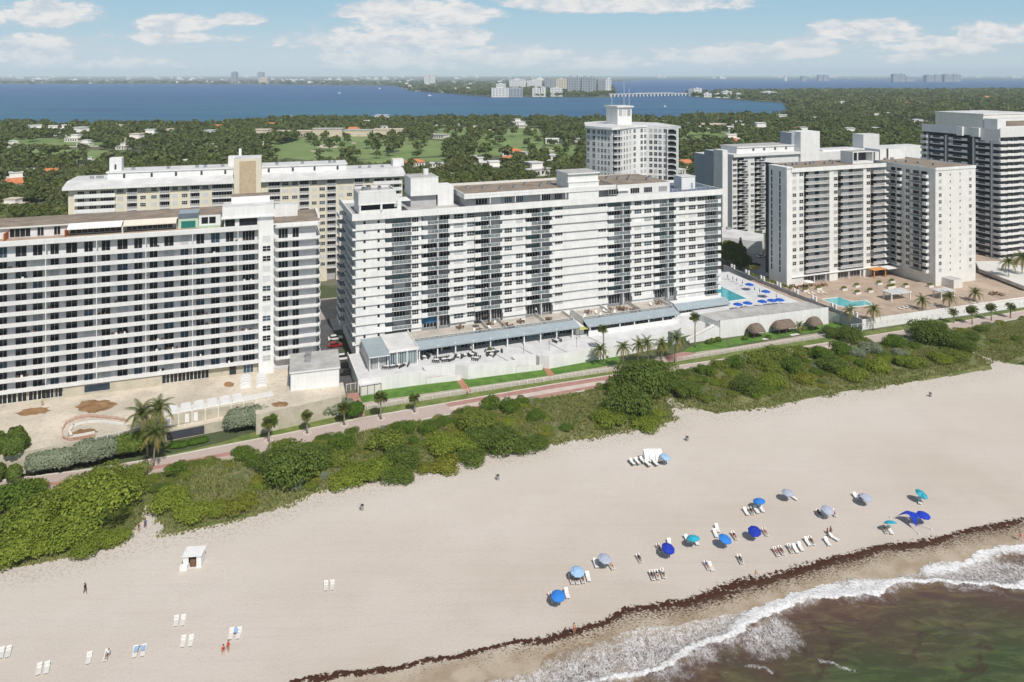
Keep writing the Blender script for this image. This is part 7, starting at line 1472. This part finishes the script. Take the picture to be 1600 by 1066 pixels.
cs = [(-1.9, 1.5), (1.3, 1.7), (2.0, -1.0), (-.1, -1.9)]
n = 8
def sp_(u, v): 
    x = (cs[0][0] * (1 - u) + cs[1][0] * u) * (1 - v) + (cs[3][0] * (1 - u) + cs[2][0] * u) * v; y = (cs[0][1] * (1 - u) + cs[1][1] * u) * (1 - v) + (cs[3][1] * (1 - u) + cs[2][1] * u) * v
    k = 1 - .32 * math.sin(math.pi * u) * (abs(2 * v - 1)) ** 2 - .32 * math.sin(math.pi * v) * (abs(2 * u - 1)) ** 2
    return (x * k, y * k, 2.0 - 1.3 * (abs(2 * u - 1) ** 2) * (abs(2 * v - 1) ** 2))
for i in range(n):
    for j in range(n): b.face([sp_(i / n, j / n), sp_(i / n, (j + 1) / n), sp_((i + 1) / n, (j + 1) / n), sp_((i + 1) / n, j / n)], 'fab_royal')
b.build('fabric', o, smooth=True)
for k, (x, y) in enumerate(cs): MB().tube([(x, y, .7), (x * 1.45, y * 1.45, .05)], .03, 5, 'shirtwhite').tube([(x * 1.45, y * 1.45, 0), (x * 1.45, y * 1.45, .22)], [.2, .12], 8, 'strap').build('guy_rope', o)
for x, y in ((-.8, .2), (.8, -.1)): MB().tube([(x, y, 0), (x, y, 2.0)], .025, 6, 'metal').build('pole', o)
SB = ('skin', 'hair'); DK = ('skindark', 'hair'); BLD = ('skin', 'blond')
def occ(sk, sh, tp, lb, tw=None): return (sk[0], sk[1], [('top', tp)] * (tp is not None) + [('sh', sh)], lb, None)
LO = [(862, 934, 35, 1, occ(('skin', 'blond'), 'shirtred', 'shirtred', 'sunbather in red left of the leftmost bright blue umbrella'), 'lounger with a red towel left of the leftmost blue umbrella'), (886, 928, 20, 0, None, 'empty white lounger right of the leftmost blue umbrella'),
      (893, 906, 25, 0, occ(SB, 'shortsblue', None, 'sunbather under the pale sky blue umbrella, first of three'), 'lounger under the pale sky blue umbrella, first from left'), (901, 906, 25, 0, occ(BLD, 'shirtblack', None, 'sunbather under the pale sky blue umbrella, middle'), 'lounger under the pale sky blue umbrella, second from left'), (910, 905, 25, 0, occ(DK, 'shirtblack', None, 'sunbather under the pale sky blue umbrella, third'), 'lounger under the pale sky blue umbrella, third from left'), (919, 902, 20, 0, None, 'empty lounger at the right end of the sky blue umbrella row'),
      (931, 881, 22, 0, None, 'empty white lounger left of the grey lilac umbrella'), (955, 884, 40, 0, occ(BLD, 'yellow', None, 'sunbather in yellow right of the grey lilac umbrella'), 'lounger right of the grey lilac umbrella'), (999, 873, 35, 1, occ(DK, 'shirtblack', 'shirtblack', 'lone sunbather between the lilac and navy umbrellas'), 'lone lounger between the lilac and navy umbrellas'),
      (1030, 857, 35, 1, occ(DK, 'shirtblack', None, 'sunbather left of the navy umbrella'), 'lounger left of the navy umbrella'), (1046, 849, 10, 0, None, 'lounger behind the navy umbrella'), (1074, 843, 35, 0, None, 'white lounger left of the cyan umbrella'), (1088, 846, 30, 0, None, 'white lounger right of the cyan umbrella'),
      (1121, 826, 25, 0, None, 'upper of two tilted loungers behind the blue umbrella'), (1118, 834, 25, 0, None, 'lower of two tilted loungers behind the blue umbrella'), (1148, 838, 40, 0, occ(SB, 'shirtred', 'shirtblack', 'sunbather right of the blue umbrella with tilted loungers'), 'lounger right of the blue umbrella'),
      (1019, 900, 25, 0, occ(DK, 'shirtblack', 'shirtblack', 'first of three dark clad sunbathers in a tight row'), 'first of three loungers in a tight row near the seaweed'), (1027, 899, 25, 0, occ(SB, 'shirtwhite', 'shirtblack', 'second of three dark clad sunbathers in a tight row'), 'second of three loungers in a tight row near the seaweed'), (1036, 897, 25, 0, occ(DK, 'shirtblack', 'shirtwhite', 'third of three dark clad sunbathers in a tight row'), 'third of three loungers in a tight row near the seaweed'),
      (1105, 884, 35, 1, occ(SB, 'shortsblue', 'shirtblue', 'sunbather in blue below the blue umbrella'), 'first lounger of a blue towelled pair'), (1111, 886, 35, 1, None, 'second lounger of a blue towelled pair'), (1157, 875, 30, 0, occ(DK, 'fab_teal2', 'hair', 'sunbather near the seaweed right of the blue pair'), 'single lounger close above the seaweed'), (1196, 832, 38, 1, occ(('skin', 'hair'), 'shirtblack', None, 'tanned sunbather right of the large navy umbrella'), 'lounger right of the large navy umbrella'),
      (1166, 800, 35, 0, None, 'first of four loungers under the upper blue umbrella'), (1174, 799, 35, 1, occ(DK, 'shirtblack', 'shirtblack', 'sunbather under the upper blue umbrella'), 'second of four loungers under the upper blue umbrella'), (1182, 797, 35, 0, None, 'third of four loungers under the upper blue umbrella'), (1190, 795, 35, 0, None, 'last of four loungers under the upper blue umbrella'), (1240, 777, 60, 0, None, 'lounger right of the farthest lilac umbrella'),
      (1280, 803, 35, 0, occ(DK, 'shirtblack', None, 'sunbather left of the centre right lilac umbrella'), 'lounger left of the centre right lilac umbrella'), (1288, 804, 35, 0, None, 'lounger under the centre right lilac umbrella'), (1303, 802, 35, 0, occ(SB, 'shirtred', None, 'sunbather right of the centre right lilac umbrella'), 'lounger right of the centre right lilac umbrella'), (1337, 776, 30, 0, None, 'left lounger by the grey patterned umbrella'), (1344, 778, 30, 0, occ(DK, 'shirtwhite', None, 'sunbather by the grey patterned umbrella'), 'right lounger by the grey patterned umbrella'),
      (1213, 863, 38, 0, occ(SB, 'shirtred', None, 'first sunbather of the long lounger row'), 'first lounger of the long row near the seaweed'), (1221, 861, 38, 0, occ(DK, 'shirtblack', None, 'second sunbather of the long lounger row'), 'second lounger of the long row near the seaweed'), (1235, 858, 35, 0, occ(SB, 'fab_lightblue', 'fab_lightblue', 'sunbather on a blue towel in the long lounger row'), 'third lounger of the long row, with a pale blue towel'), (1243, 858, 35, 0, None, 'fourth lounger of the long row'), (1251, 855, 35, 0, None, 'last empty lounger of the long row'),
      (1262, 847, 38, 0, None, 'left lounger of a pair between the long row and the kneeling people'), (1268, 846, 38, 0, occ(DK, 'hair', None, 'sunbather in the pair right of the long row'), 'right lounger of a pair beside the long row'), (1293, 847, 38, 0, None, 'lounger near the standing person, lower'), (1303, 840, 80, 0, None, 'lounger turned sideways near the standing person'),
      (1383, 828, 35, 1, occ(SB, 'shirtblack', None, 'sunbather in the shade of the tilted cyan umbrella'), 'lounger under the tilted cyan umbrella, left'), (1391, 829, 35, 0, None, 'lounger under the tilted cyan umbrella, right'), (1437, 783, 10, 0, None, 'lounger below the striped umbrella')]
for px, py, rz, k, oc, lb in LO: lounger(px, py, rz, k, lb, occ=oc)
for px, py, rz, lb in ((2, 1021, -12, 'at the left edge, left of its pair'), (13, 1019, -12, 'at the left edge, right of its pair'), (61, 1046, -12, 'left of the pair nearest the bottom'), (73, 1044, -12, 'right of the pair nearest the bottom'), (139, 1029, -12, 'standing alone near the bottom left'), (166, 1025, -25, 'with a person lying on it'), (211, 1019, -14, 'left of the pair draped with blue towels'), (224, 1017, -14, 'right of the pair draped with blue towels'),
        (275, 971, -10, 'left of the pair below the white hut'), (286, 970, -10, 'right of the pair below the white hut'), (286, 1003, -12, 'left of the second pair below the hut'), (298, 1002, -12, 'right of the second pair below the hut'), (361, 991, -16, 'left of the pair beside the people in red'), (373, 990, -16, 'right of the pair beside the people in red'), (509, 916, -6, 'left of the lone pair in the middle'), (519, 915, -6, 'right of the lone pair in the middle')):
    lounger(px, py, rz, 1, 'white slatted lounger ' + lb, 'slatted loungers on the left beach')
x, y = G(168, 1024, .4); person('lie', x, y, .38, R(14), 'skindark', 'hair', [('sh', 'shortsblue'), ('top', 'shirtwhite')], 'person lying on a slatted lounger, bottom left')
for px, py, lb in ((213, 1014, 'left'), (224, 1012, 'right')): x, y = G(px, py, .6); MB().box(-.3, .3, -.5, .5, .62, .7, 'fab_lightblue').face([(-.35, .5, .66), (.35, .5, .66), (.4, .8, .2), (-.4, .8, .2)], 'fab_lightblue').build('beach_towel', None, (x, y, 0), rz=R(19), label='pale blue towel over the %s lounger of the draped pair' % lb, cat='towel')
x, y = G(369, 985, .6); MB().box(-.3, .3, -.5, .5, .62, .7, 'fab_lightblue').build('beach_towel', None, (x, y, 0), rz=R(11), label='pale towel on a slatted lounger near the people in red', cat='towel')
for pose, px, py, rz, sk, hr, wr_, lb in (('walk', 133, 928, 60, 'skindark', 'hair', [('top', 'shirtblack'), ('sh', 'shirtblack')], 'person in black walking alone on the left sand'), ('sit', 349, 1018, 20, 'skin', 'hair', [('top', 'shirtred'), ('sh', 'shirtred')], 'person in red sitting on the sand, left of two'), ('stand', 357, 1019, -20, 'skin', 'hair', [('top', 'shirtred'), ('sh', 'shirtred')], 'person in red standing on the sand, right of two'),
        ('walk', 217, 832, 10, 'skin', 'hair', [('top', 'shirtblack'), ('sh', 'shortsblue')], 'person in black at the foot of the first beach path'), ('walk', 227, 826, 30, 'skindark', 'hair', [('top', 'shirtblue'), ('sh', 'shirtblack')], 'second person on the first beach path'), ('walk', 1067, 642, 20, 'skin', 'hair', [('top', 'shirtwhite'), ('sh', 'shortsblue')], 'person in white walking out of the second beach path'),
        ('stand', 1181, 908, 0, 'skin', 'blond', [('sh', 'shirtwhite')], 'bather standing in the seaweed line on the right'), ('stand', 897, 992, 0, 'skin', 'hair', [('sh', 'shirtred')], 'bather standing in the seaweed line at centre'), ('stand', 1298, 838, 10, 'skindark', 'hair', [('sh', 'shirtblack')], 'person standing by two loungers on the right'), ('sit', 1293, 834, 10, 'skin', 'hair', [('sh', 'shirtblack')], 'person sitting by the standing one on the right'),
        ('walk', 1594, 846, 0, 'skin', 'hair', [('sh', 'shirtred'), ('top', 'shirtred')], 'bather at the right edge in the wash'), ('stand', 1521, 558, 0, 'skin', 'hair', [('top', 'shirtwhite'), ('sh', 'shortsblue')], 'person at the head of the third beach path'), ('walk', 1052, 618, 0, 'skin', 'hair', [('top', 'shirtred'), ('sh', 'shirtblack')], 'person in the shade at the second path head'),
        ('walk', 1388, 534, 0, 'skindark', 'hair', [('top', 'shirtblack'), ('sh', 'shirtblack')], 'person in black on the right promenade'), ('walk', 952, 596, 60, 'skindark', 'hair', [('top', 'shirtblack'), ('sh', 'shirtblack')], 'person in black on the promenade by the huge bush'), ('stand', 732, 618, 0, 'skin', 'blond', [('top', 'shirtwhite'), ('sh', 'shirtwhite')], 'person in white at the end of the first brick path')):
    x, y = G(px, py); person(pose, x, y, .06, R(rz), sk, hr, wr_, lb)
x, y = G(66, 634, 4.8); person('stand', x, y, 4.82, 0, 'skin', 'yellow', [('top', 'hiviz'), ('sh', 'shortsblue')], 'worker in a yellow vest on the stripped deck')
for i, (px, py) in enumerate(((566, 797), (778, 750), (1074, 689), (1454, 620))):
    o = empty('litter_bin', G3(px, py, .05), .2, 'grey green litter bin on the sand, ' + ('leftmost of four', 'second from the left', 'below the second beach path', 'rightmost of four')[i], 'litter bin'); MB().tube([(0, 0, 0), (0, 0, .95)], .30, 12, 'carsilver').tube([(0, 0, .95), (0, 0, 1.05)], [.33, .28], 12, 'darkmetal').build('drum', o); MB().box(-.45, -.38, -.05, .05, 0, 1.4, 'bark').build('post', o)
o = empty('litter_bin', G3(228, 746), 0, 'black bin on the promenade above the first beach path', 'litter bin'); MB().box(-.35, .35, -.3, .3, 0, 1.0, 'black').build('drum', o); MB().box(-.4, .4, -.35, .35, 1.0, 1.12, 'darkmetal').build('lid', o)
# white equipment hut
x, y = G(285, 890); o = empty('beach_hut', (x, y, .06), R(6), 'white beach equipment hut with a flat lid roof and dark open doorway', 'hut')
b = MB(); b.box(.1, 1.0, 0, .1, .1, 2.1, 'white').box(2.3, 3.1, 0, .1, .1, 2.1, 'white').box(1.0, 2.3, .6, .7, .1, 2.0, 'darkgrey').box(.1, .2, .1, 2.2, .1, 2.1, 'white').box(3.0, 3.1, .1, 2.2, .1, 2.1, 'white').box(.2, 3.0, 2.1, 2.2, .1, 2.1, 'white').box(.1, 3.1, 0, 2.2, 0, .1, 'white2'); b.build('wall', o)
MB().box(-.05, 3.25, -.25, 2.5, 2.12, 2.25, 'white').build('roof', o); MB().box(-.3, .95, -.5, -.02, .0, .9, 'white').build('ramp_box', o); MB().box(1.2, 2.1, .2, .5, .12, 1.4, 'wood').build('shelf', o)
# hooded cabanas and stacked loungers
hood = MB()
for k in range(6):
    t0, t1 = math.pi * .5 * k / 6, math.pi * .5 * (k + 1) / 6; p = lambda t: (1.0 * math.sin(t) - .6, .35 + 1.5 * math.cos(t)); a, c = p(t0), p(t1); hood.face([(-.6, -a[0], a[1]), (.6, -a[0], a[1]), (.6, -c[0], c[1]), (-.6, -c[0], c[1])][::-1], 'white').face([(-.6, -a[0], a[1]), (-.6, -c[0], c[1]), (-.6, .6, .35)], 'white').face([(.6, .6, .35), (.6, -c[0], c[1]), (.6, -a[0], a[1])], 'white')
hood.box(-.6, .6, .55, .62, .1, 1.85, 'white').box(-.62, -.56, -.5, .6, .1, .35, 'white').box(.56, .62, -.5, .6, .1, .35, 'white').box(-.56, .56, -.4, .5, .3, .38, 'lounger')
hm = hood.mesh('hooded_cabana')
for i, px in enumerate((1012, 1020, 1029)): link('hooded_cabana', hm, None, G3(px, 722, .06), rz=.2, sc=1.35, label='white hooded beach cabana, ' + ('left', 'middle', 'right')[i] + ' of three side by side', cat='beach cabana', group='hooded cabanas')
st = [(988, 724), (996, 723), (1004, 721), (1012, 726), (1024, 725)]
for i, (px, py) in enumerate(st):
    for k in range(3): link('sun_lounger', LM[0], None, G3(px, py, .05 + k * .22), rz=R(20), label='white lounger in stack %s beside the hooded cabanas' % ('one', 'two', 'three', 'four', 'five')[i], cat='sun lounger', group='stacked loungers by the hooded cabanas')

# ---- thatched huts, pergolas, deck furniture
def tiki(px, py, w, d, label):
    o = empty('thatched_hut', G3(px, py), MF.ang, label, 'hut'); b = MB(); hw, hd = w / 2, d / 2
    rg_ = max(0, hw - hd * .8); n = 5; rr = random.Random(px); pr = [(1.0, 2.1), (.97, 2.45), (.8, 3.1), (.55, 3.75), (.25, 4.15), (0, 4.3)]
    def ringp(f_, z): return [((rg_ + (hw - rg_) * f_) * sx_ * c_ + 0, hd * f_ * s_, z + rr.uniform(-.04, .04)) for sx_, c_, s_ in [(1, abs(math.cos(a)) ** .6 * (1 if math.cos(a) >= 0 else -1), math.copysign(abs(math.sin(a)) ** .6, math.sin(a))) for a in np.linspace(0, 2 * math.pi, 21)[:-1]]]
    Rg = [ringp(*p) for p in pr]
    for A_, B_ in zip(Rg[:-1], Rg[1:]):
        for i in range(20): b.face([A_[i], A_[(i + 1) % 20], B_[(i + 1) % 20], B_[i]], 'thatch')
    b.build('thatch_roof', o)
    fr_ = MB(); r3 = np.random.default_rng(int(px)); 
    for a in np.linspace(0, 6.28, 90): ca, sa_ = math.cos(a), math.sin(a); x, y = hw * math.copysign(abs(ca) ** .6, ca), hd * math.copysign(abs(sa_) ** .6, sa_); fr_.face([(x, y, 2.2), (x * 1.01 + .12, y * 1.01, 2.2), (x * 1.04 + .05, y * 1.04, 1.75 + r3.uniform(-.15, .1))], 'thatch')
    fr_.build('fringe', o); pm = MB().tube([(0, 0, 0), (0, 0, 2.6)], .09, 6, 'bark').mesh('post')
    for sx_ in (-.75, .75) + ((0,) if w > 6 else ()):
        for sy in (-.7, .7): link('post', pm, o, (hw * sx_, hd * sy, 0))
    MB().box(-hw * .5, hw * .5, -.4, .4, .7, .78, 'wood').box(-.1, .1, -.1, .1, 0, .7, 'wood').build('table', o)
    MB().box(hw * .1, hw * .9, -hd * 1.5, -hd * 1.02, .04, .12, 'offwhite').build('step_slab', o)
tiki(1181, 526, 5.4, 4.6, 'single thatched hut at the left end of the hut lawn'); tiki(1224, 520, 8.2, 4.4, 'long thatched hut in the middle of the hut lawn'); tiki(1272, 515, 5.0, 4.2, 'single thatched hut at the right end of the hut lawn')
for i, (px, py) in enumerate(((1169, 528), (1200, 531), (1256, 518), (1163, 533))): hedge('small_shrub', [(px, py), (px + 5, py - 1)], 0, 1.2, 1.2, 'grapedark', 'small dark shrub on the hut lawn ' + ('left of the first hut', 'between the first and long hut', 'right of the long hut', 'nearest the left gate')[i], n=600, size=.25)
def sq_umb(px, py, z, label):
    x, y = G(px, py, z + 2.2); o = empty('pool_umbrella', (x, y, z), .4, label, 'umbrella', 'blue pool umbrellas'); umb_mesh('fab_poolblue', None, 1.75, .55, 8, False).build('canopy', o, (0, 0, 2.2)); MB().tube([(0, 0, 0), (0, 0, 2.7)], .04, 6, 'metal').build('pole', o)
for px, py, lb in ((1153, 476, 'front row, first from left'), (1168, 474, 'front row, second from left'), (1191, 471.5, 'front row, third from left'), (1206, 470, 'front row, fourth from left'), (1218, 469, 'front row, right end'), (1196.5, 456, 'alone in the second row by the hedge'), (1171, 445, 'alone at the back by the wall')): sq_umb(px, py, 4.0, 'blue pool umbrella on the white terrace, ' + lb)
for i, (px, py) in enumerate(((1148, 483), (1152, 482.5), (1163, 481), (1167, 480.5), (1186, 479), (1201, 477), (1204, 476.6), (1212, 476), (1222, 474.5), (1192, 463), (1198, 464), (1166, 452), (1170, 453), (1140, 437), (1147, 440), (1153, 444), (1160, 447))): link('sun_lounger', LM[0], None, G3(px, py, 4.0), rz=R(120), label='white lounger among the blue umbrellas of the pool terrace', cat='sun lounger', group='loungers on the white pool terrace')
# closed umbrellas along the wall
cu = MB().tube([(0, 0, 0), (0, 0, 1.2)], .03, 5, 'metal').tube([(0, 0, 1.1), (0, 0, 1.5), (0, 0, 2.6)], [.16, .2, .03], 8, 'slateblue').mesh('closed_umbrella')
for i, (px, py) in enumerate(((1137, 438), (1145, 441), (1151, 444), (1160, 448), (1179, 458), (1187, 461), (1213, 470))): link('closed_umbrella', cu, None, G3(px, py, 4.0), label='folded dark umbrella along the wall of the white pool terrace', cat='umbrella', group='folded umbrellas on the white pool terrace')
# tan deck: two white pergola roofs, planters, orange pergola
def pergola(px, py, w, d, h, m, label, ang, name='pergola', ribs=True):
    o = empty(name, G3(px, py, 3.0), ang, label, 'pergola'); b = MB(); b.box(0, w, 0, d, h, h + .18, m)
    if ribs:
        for k in range(9): b.box(w * k / 9, w * k / 9 + w / 18, -.02, d + .02, h + .185, h + .42, m)
    b.build('roof', o)
    pm = MB().box(0, .4, 0, .4, 0, h - .01, 'white' if m == 'white' else m).mesh('post')
    for x, y in ((.3, .3), (w - .7, .3), (.3, d - .7), (w - .7, d - .7)): link('post', pm, o, (x, y, 0))
    return o
pergola(1393, 472, 9.5, 4.5, 2.6, 'white', 'white ribbed pergola roof on four posts on the tan deck', TF.ang - .05)
pergola(1471, 469, 7.5, 4.0, 2.4, 'white', 'smaller white ribbed roof beside the tower end wall', TF.ang)
pergola(1366, 436, 7.0, 5, 3.2, 'orangewood', 'orange timber pergola in the inner corner of the L shaped tower', TF.ang, ribs=False)
MB().box(0, 8, 0, 5, 3.2, 3.5, 'white').build('entrance_canopy', None, G3(1387, 434, 3.0), rz=TF.ang, label='flat white entrance canopy in the inner corner behind the orange pergola', cat='canopy')
pl = MB().box(0, 2.4, 0, 1.4, 0, .8, 'offwhite').box(.1, 2.3, .1, 1.3, .8, .83, 'mud'); V_, F_ = leafcloud([(1.2, .7, 1.1, 1.1, .6, .5)], 160, .3, 5)
i0 = len(pl.v); pl.v += [tuple(p) for p in V_.tolist()]; pl.f += [tuple(i0 + k for k in f) for f in F_.tolist()]; pl.m += ['oliveleaf'] * len(F_)
plm = pl.mesh('planter')
for i, (px, py) in enumerate(((1256, 457), (1277, 454), (1317, 455), (1337, 450), (1338, 461), (1372, 446), (1392, 443), (1393, 451), (1414, 450), (1358, 458), (1452, 450), (1388, 452))): link('planter', plm, None, G3(px, py, 3.0), rz=TF.ang, label='cream planter box with low plants on the tan pool deck', cat='planter', group='planters on the tan pool deck')
for i, (px, py) in enumerate(((1267, 461), (1272, 460), (1281, 459), (1288, 458.5), (1409, 484), (1415, 482), (1421, 481), (1428, 480), (1455, 478), (1460, 477), (1520, 474), (1531, 474))): link('sun_lounger', LM[0], None, G3(px, py, 3.0), rz=R(40 + i * 3), label='lounger on the tan deck of the L shaped tower', cat='sun lounger', group='loungers on the tan pool deck')
tb = MB().box(-.7, .7, -.7, .7, .7, .76, 'wood').tube([(0, 0, 0), (0, 0, .7)], .05, 6, 'darkmetal')
for a in range(4): x, y = math.cos(a * 1.571 + .4), math.sin(a * 1.571 + .4); tb.box(x - .25, x + .25, y - .25, y + .25, .4, .46, 'wood').box(x - .25 + .4 * (x > 0), x - .17 + .4 * (x > 0), y - .25, y + .25, .46, .9, 'wood').box(x - .04, x + .04, y - .04, y + .04, 0, .4, 'wood')
tbm = tb.mesh('table_set')
for i, (px, py) in enumerate(((1238, 448), (1247, 451), (1258, 449), (1269, 447), (1280, 448), (1288, 447), (1550, 461), (1557, 460), (1565, 462))): link('table_set', tbm, None, G3(px, py, 3.0), rz=i * .7, label='wooden table with chairs on the tan pool deck', cat='table', group='tables on the tan pool deck')
umbrella(1263, 440, 'awningwhite', 'white umbrella over tables at the foot of the L shaped tower', z=3.0, r_=2.0, h=2.4, cat='umbrella', group='umbrellas on the tan deck')
wt = MB().box(-.7, .7, -.45, .45, .6, .66, 'white').box(-.6, -.5, -.4, -.3, 0, .6, 'white').box(.5, .6, .3, .4, 0, .6, 'white')
for a in range(4): x = (-.9, -.3, .3, .9)[a]; wt.box(x - .22, x + .22, .7, 1.15, .38, .44, 'darkmetal').box(x - .22, x + .22, 1.1, 1.15, .44, .9, 'darkmetal').box(x - .22, x + .22, -1.15, -.7, .38, .44, 'darkmetal').box(x - .22, x + .22, -1.15, -1.1, .44, .9, 'darkmetal').box(x - .2, x - .15, .72, 1.1, 0, .38, 'darkmetal').box(x - .2, x - .15, -1.1, -.72, 0, .38, 'darkmetal')
wtm = wt.mesh('dining_set')
for i, (px, py) in enumerate(((604, 575), (614, 574), (624, 573), (633, 571), (663, 560), (671, 556), (682, 565), (694, 564), (702, 563), (717, 559), (727, 557), (737, 556), (744, 562), (764, 552), (771, 551), (768, 556), (779, 550), (870, 534))): link('dining_set', wtm, None, G3(px, py, 3.02), rz=i * .5, label='white table with dark chairs on the white sea terrace', cat='table', group='tables on the white sea terrace')
for i, (px, py) in enumerate(((690, 552), (736, 549))): o = empty('closed_umbrella', G3(px, py, 3.0), 0, 'tall folded cream umbrella on the white sea terrace, ' + ('left', 'right') [i], 'umbrella'); MB().tube([(0, 0, .8), (0, 0, 1.2), (0, 0, 3.4)], [.2, .26, .04], 8, 'awningcream').build('canopy', o); MB().tube([(0, 0, 0), (0, 0, .8)], .04, 6, 'metal').build('pole', o)
for px, py in ((736, 556), (765, 566)): hedge('potted_shrub', [(px, py), (px + 2, py)], 3.0, 1.2, 1.0, 'oliveleaf', 'potted shrub on the white sea terrace near the tables' if px < 740 else 'potted shrub at the terrace parapet', n=350, size=.25)
lp = MB().tube([(0, 0, 0), (0, 0, 2.6)], .05, 6, 'darkmetal').tube([(0, 0, 2.6), (0, 0, 3.0)], [.14, .1], 8, 'darkmetal').mesh('lamp_post')
for i, (px, py) in enumerate(((818, 553), (858, 548), (901, 543))): link('lamp_post', lp, None, G3(px, py, 3.0), label='slim dark lamp post on the empty part of the white sea terrace', cat='lamp post', group='lamp posts on the white sea terrace')
# furniture on the terrace over the canopies
for i in range(26):
    s_ = random.choice([rn(31, 66), rn(71, 101)]); v_ = rn(-7.5, -2); x, y = MF.P(s_, v_)
    if i % 2: link('sun_lounger', LM[0], None, (x, y, 7.12), rz=rn(-.6, .6), label='white lounger on the tiled terrace above the grey canopies', cat='sun lounger', group='loungers above the grey canopies')
    else: link('table_set', tbm, None, (x, y, 7.12), rz=rn(0, 3), label='table set on the tiled terrace above the grey canopies', cat='table', group='tables above the grey canopies')
umbrella(746, 503, 'shirtblack', 'small black umbrella on the tiled terrace above the canopy', z=7.1, cat='umbrella', group='umbrellas above the canopies')
# cars
def car(px, py, rz, m, label, suv=False):
    o = empty('parked_car', G3(px, py, .02), R(rz), label, 'car', 'cars parked between the two big blocks'); h = 1.05 if suv else .85; b = MB()
    prof = [(-2.25, .35), (-2.3, .75), (-1.9, .95), (1.3, h), (2.1, .78), (2.3, .6), (2.25, .35)]
    def ext(pf, w0, w1, mm, bb):
        n_ = len(pf)
        for i in range(n_): a, c = pf[i], pf[(i + 1) % n_]; bb.face([(a[0], w0, a[1]), (c[0], w0, c[1]), (c[0], w1, c[1]), (a[0], w1, a[1])], mm)
        bb.face([(p[0], w0, p[1]) for p in pf][::-1], mm); bb.face([(p[0], w1, p[1]) for p in pf], mm)
    ext(prof, -.88, .88, m, b); b.build('body', o)
    t_ = 1.65 if suv else 1.42; c = MB(); ext([(-1.85, .9), (-1.4 if not suv else -1.8, t_), (.3, t_), (1.1, .98)], -.76, .76, 'black', c); c.build('windows', o); MB().box(-1.35, .25, -.74, .74, t_ + .005, t_ + .05, m).build('roof', o)
    wm = MB().tube([(0, -.1, 0), (0, .1, 0)], .33, 12, 'tyre').mesh('wheel')
    for x in (-1.4, 1.4):
        for y in (-.82, .82): link('wheel', wm, o, (x, y, .33))
car(524, 542, 20, 'red', 'dark red car parked in the yard between the two big blocks'); car(524, 531, 20, 'carwhite', 'white car behind the dark red one'); car(537, 562, 15, 'carwhite', 'white sport utility car nearest the white terrace', True); car(541, 574, 15, 'black', 'black car below the white one in the side yard'); car(545, 585, 15, 'black', 'black car nearest the gate in the side yard')
for i, (px, py, m_) in enumerate(((1168, 408, 'carsilver'), (1180, 415, 'black'), (1158, 398, 'carwhite'), (1190, 402, 'carwhite'))): car(px, py, 21, m_, {'carsilver': 'silver', 'black': 'black', 'carwhite': 'white'}[m_] + ' car on the avenue right of the white block, ' + ('in the near lane', 'nearest the dark wall', 'farthest left', 'at the far side')[i])
x, y = G(1175, 433, .0); MB().box(0, 2.4, 0, 1.6, 0, 1.5, 'yellow').box(2.4, 3.4, .1, 1.5, 0, 1.1, 'yellow').build('skip', None, (x, y, 3.0), rz=MF.ang, label='small yellow skip behind the tan pool deck wall', cat='skip')
fence_run('yard_fence', [(541, 612), (560, 609)], 2.0, 'whitemetal', 'pale gate fence closing the side yard', gap=1.2)
fence_run('deck_posts', [(150, 690), (250, 668)], 1.0, 'whitemetal', 'thin post railing at the sea edge of the stripped deck', z=4.8, gap=2.2)

# ================================================================== HAZE
m = bpy.data.materials.new('haze'); m.use_nodes = True; t = NT(m.node_tree); t.n.clear(); pv = t.node('ShaderNodeVolumePrincipled'); ou = t.node('ShaderNodeOutputMaterial')
pv.inputs['Color'].default_value = (.80, .92, 1.0, 1); pv.inputs['Density'].default_value = HAZE_D = 0.000058; pv.inputs['Anisotropy'].default_value = -.15; t.l.new(pv.outputs[0], ou.inputs['Volume']); MATS['haze'] = m
MB().box(-25500, 27500, -500, 31000, -1.5, 190, 'haze').build('haze', kind='stuff')
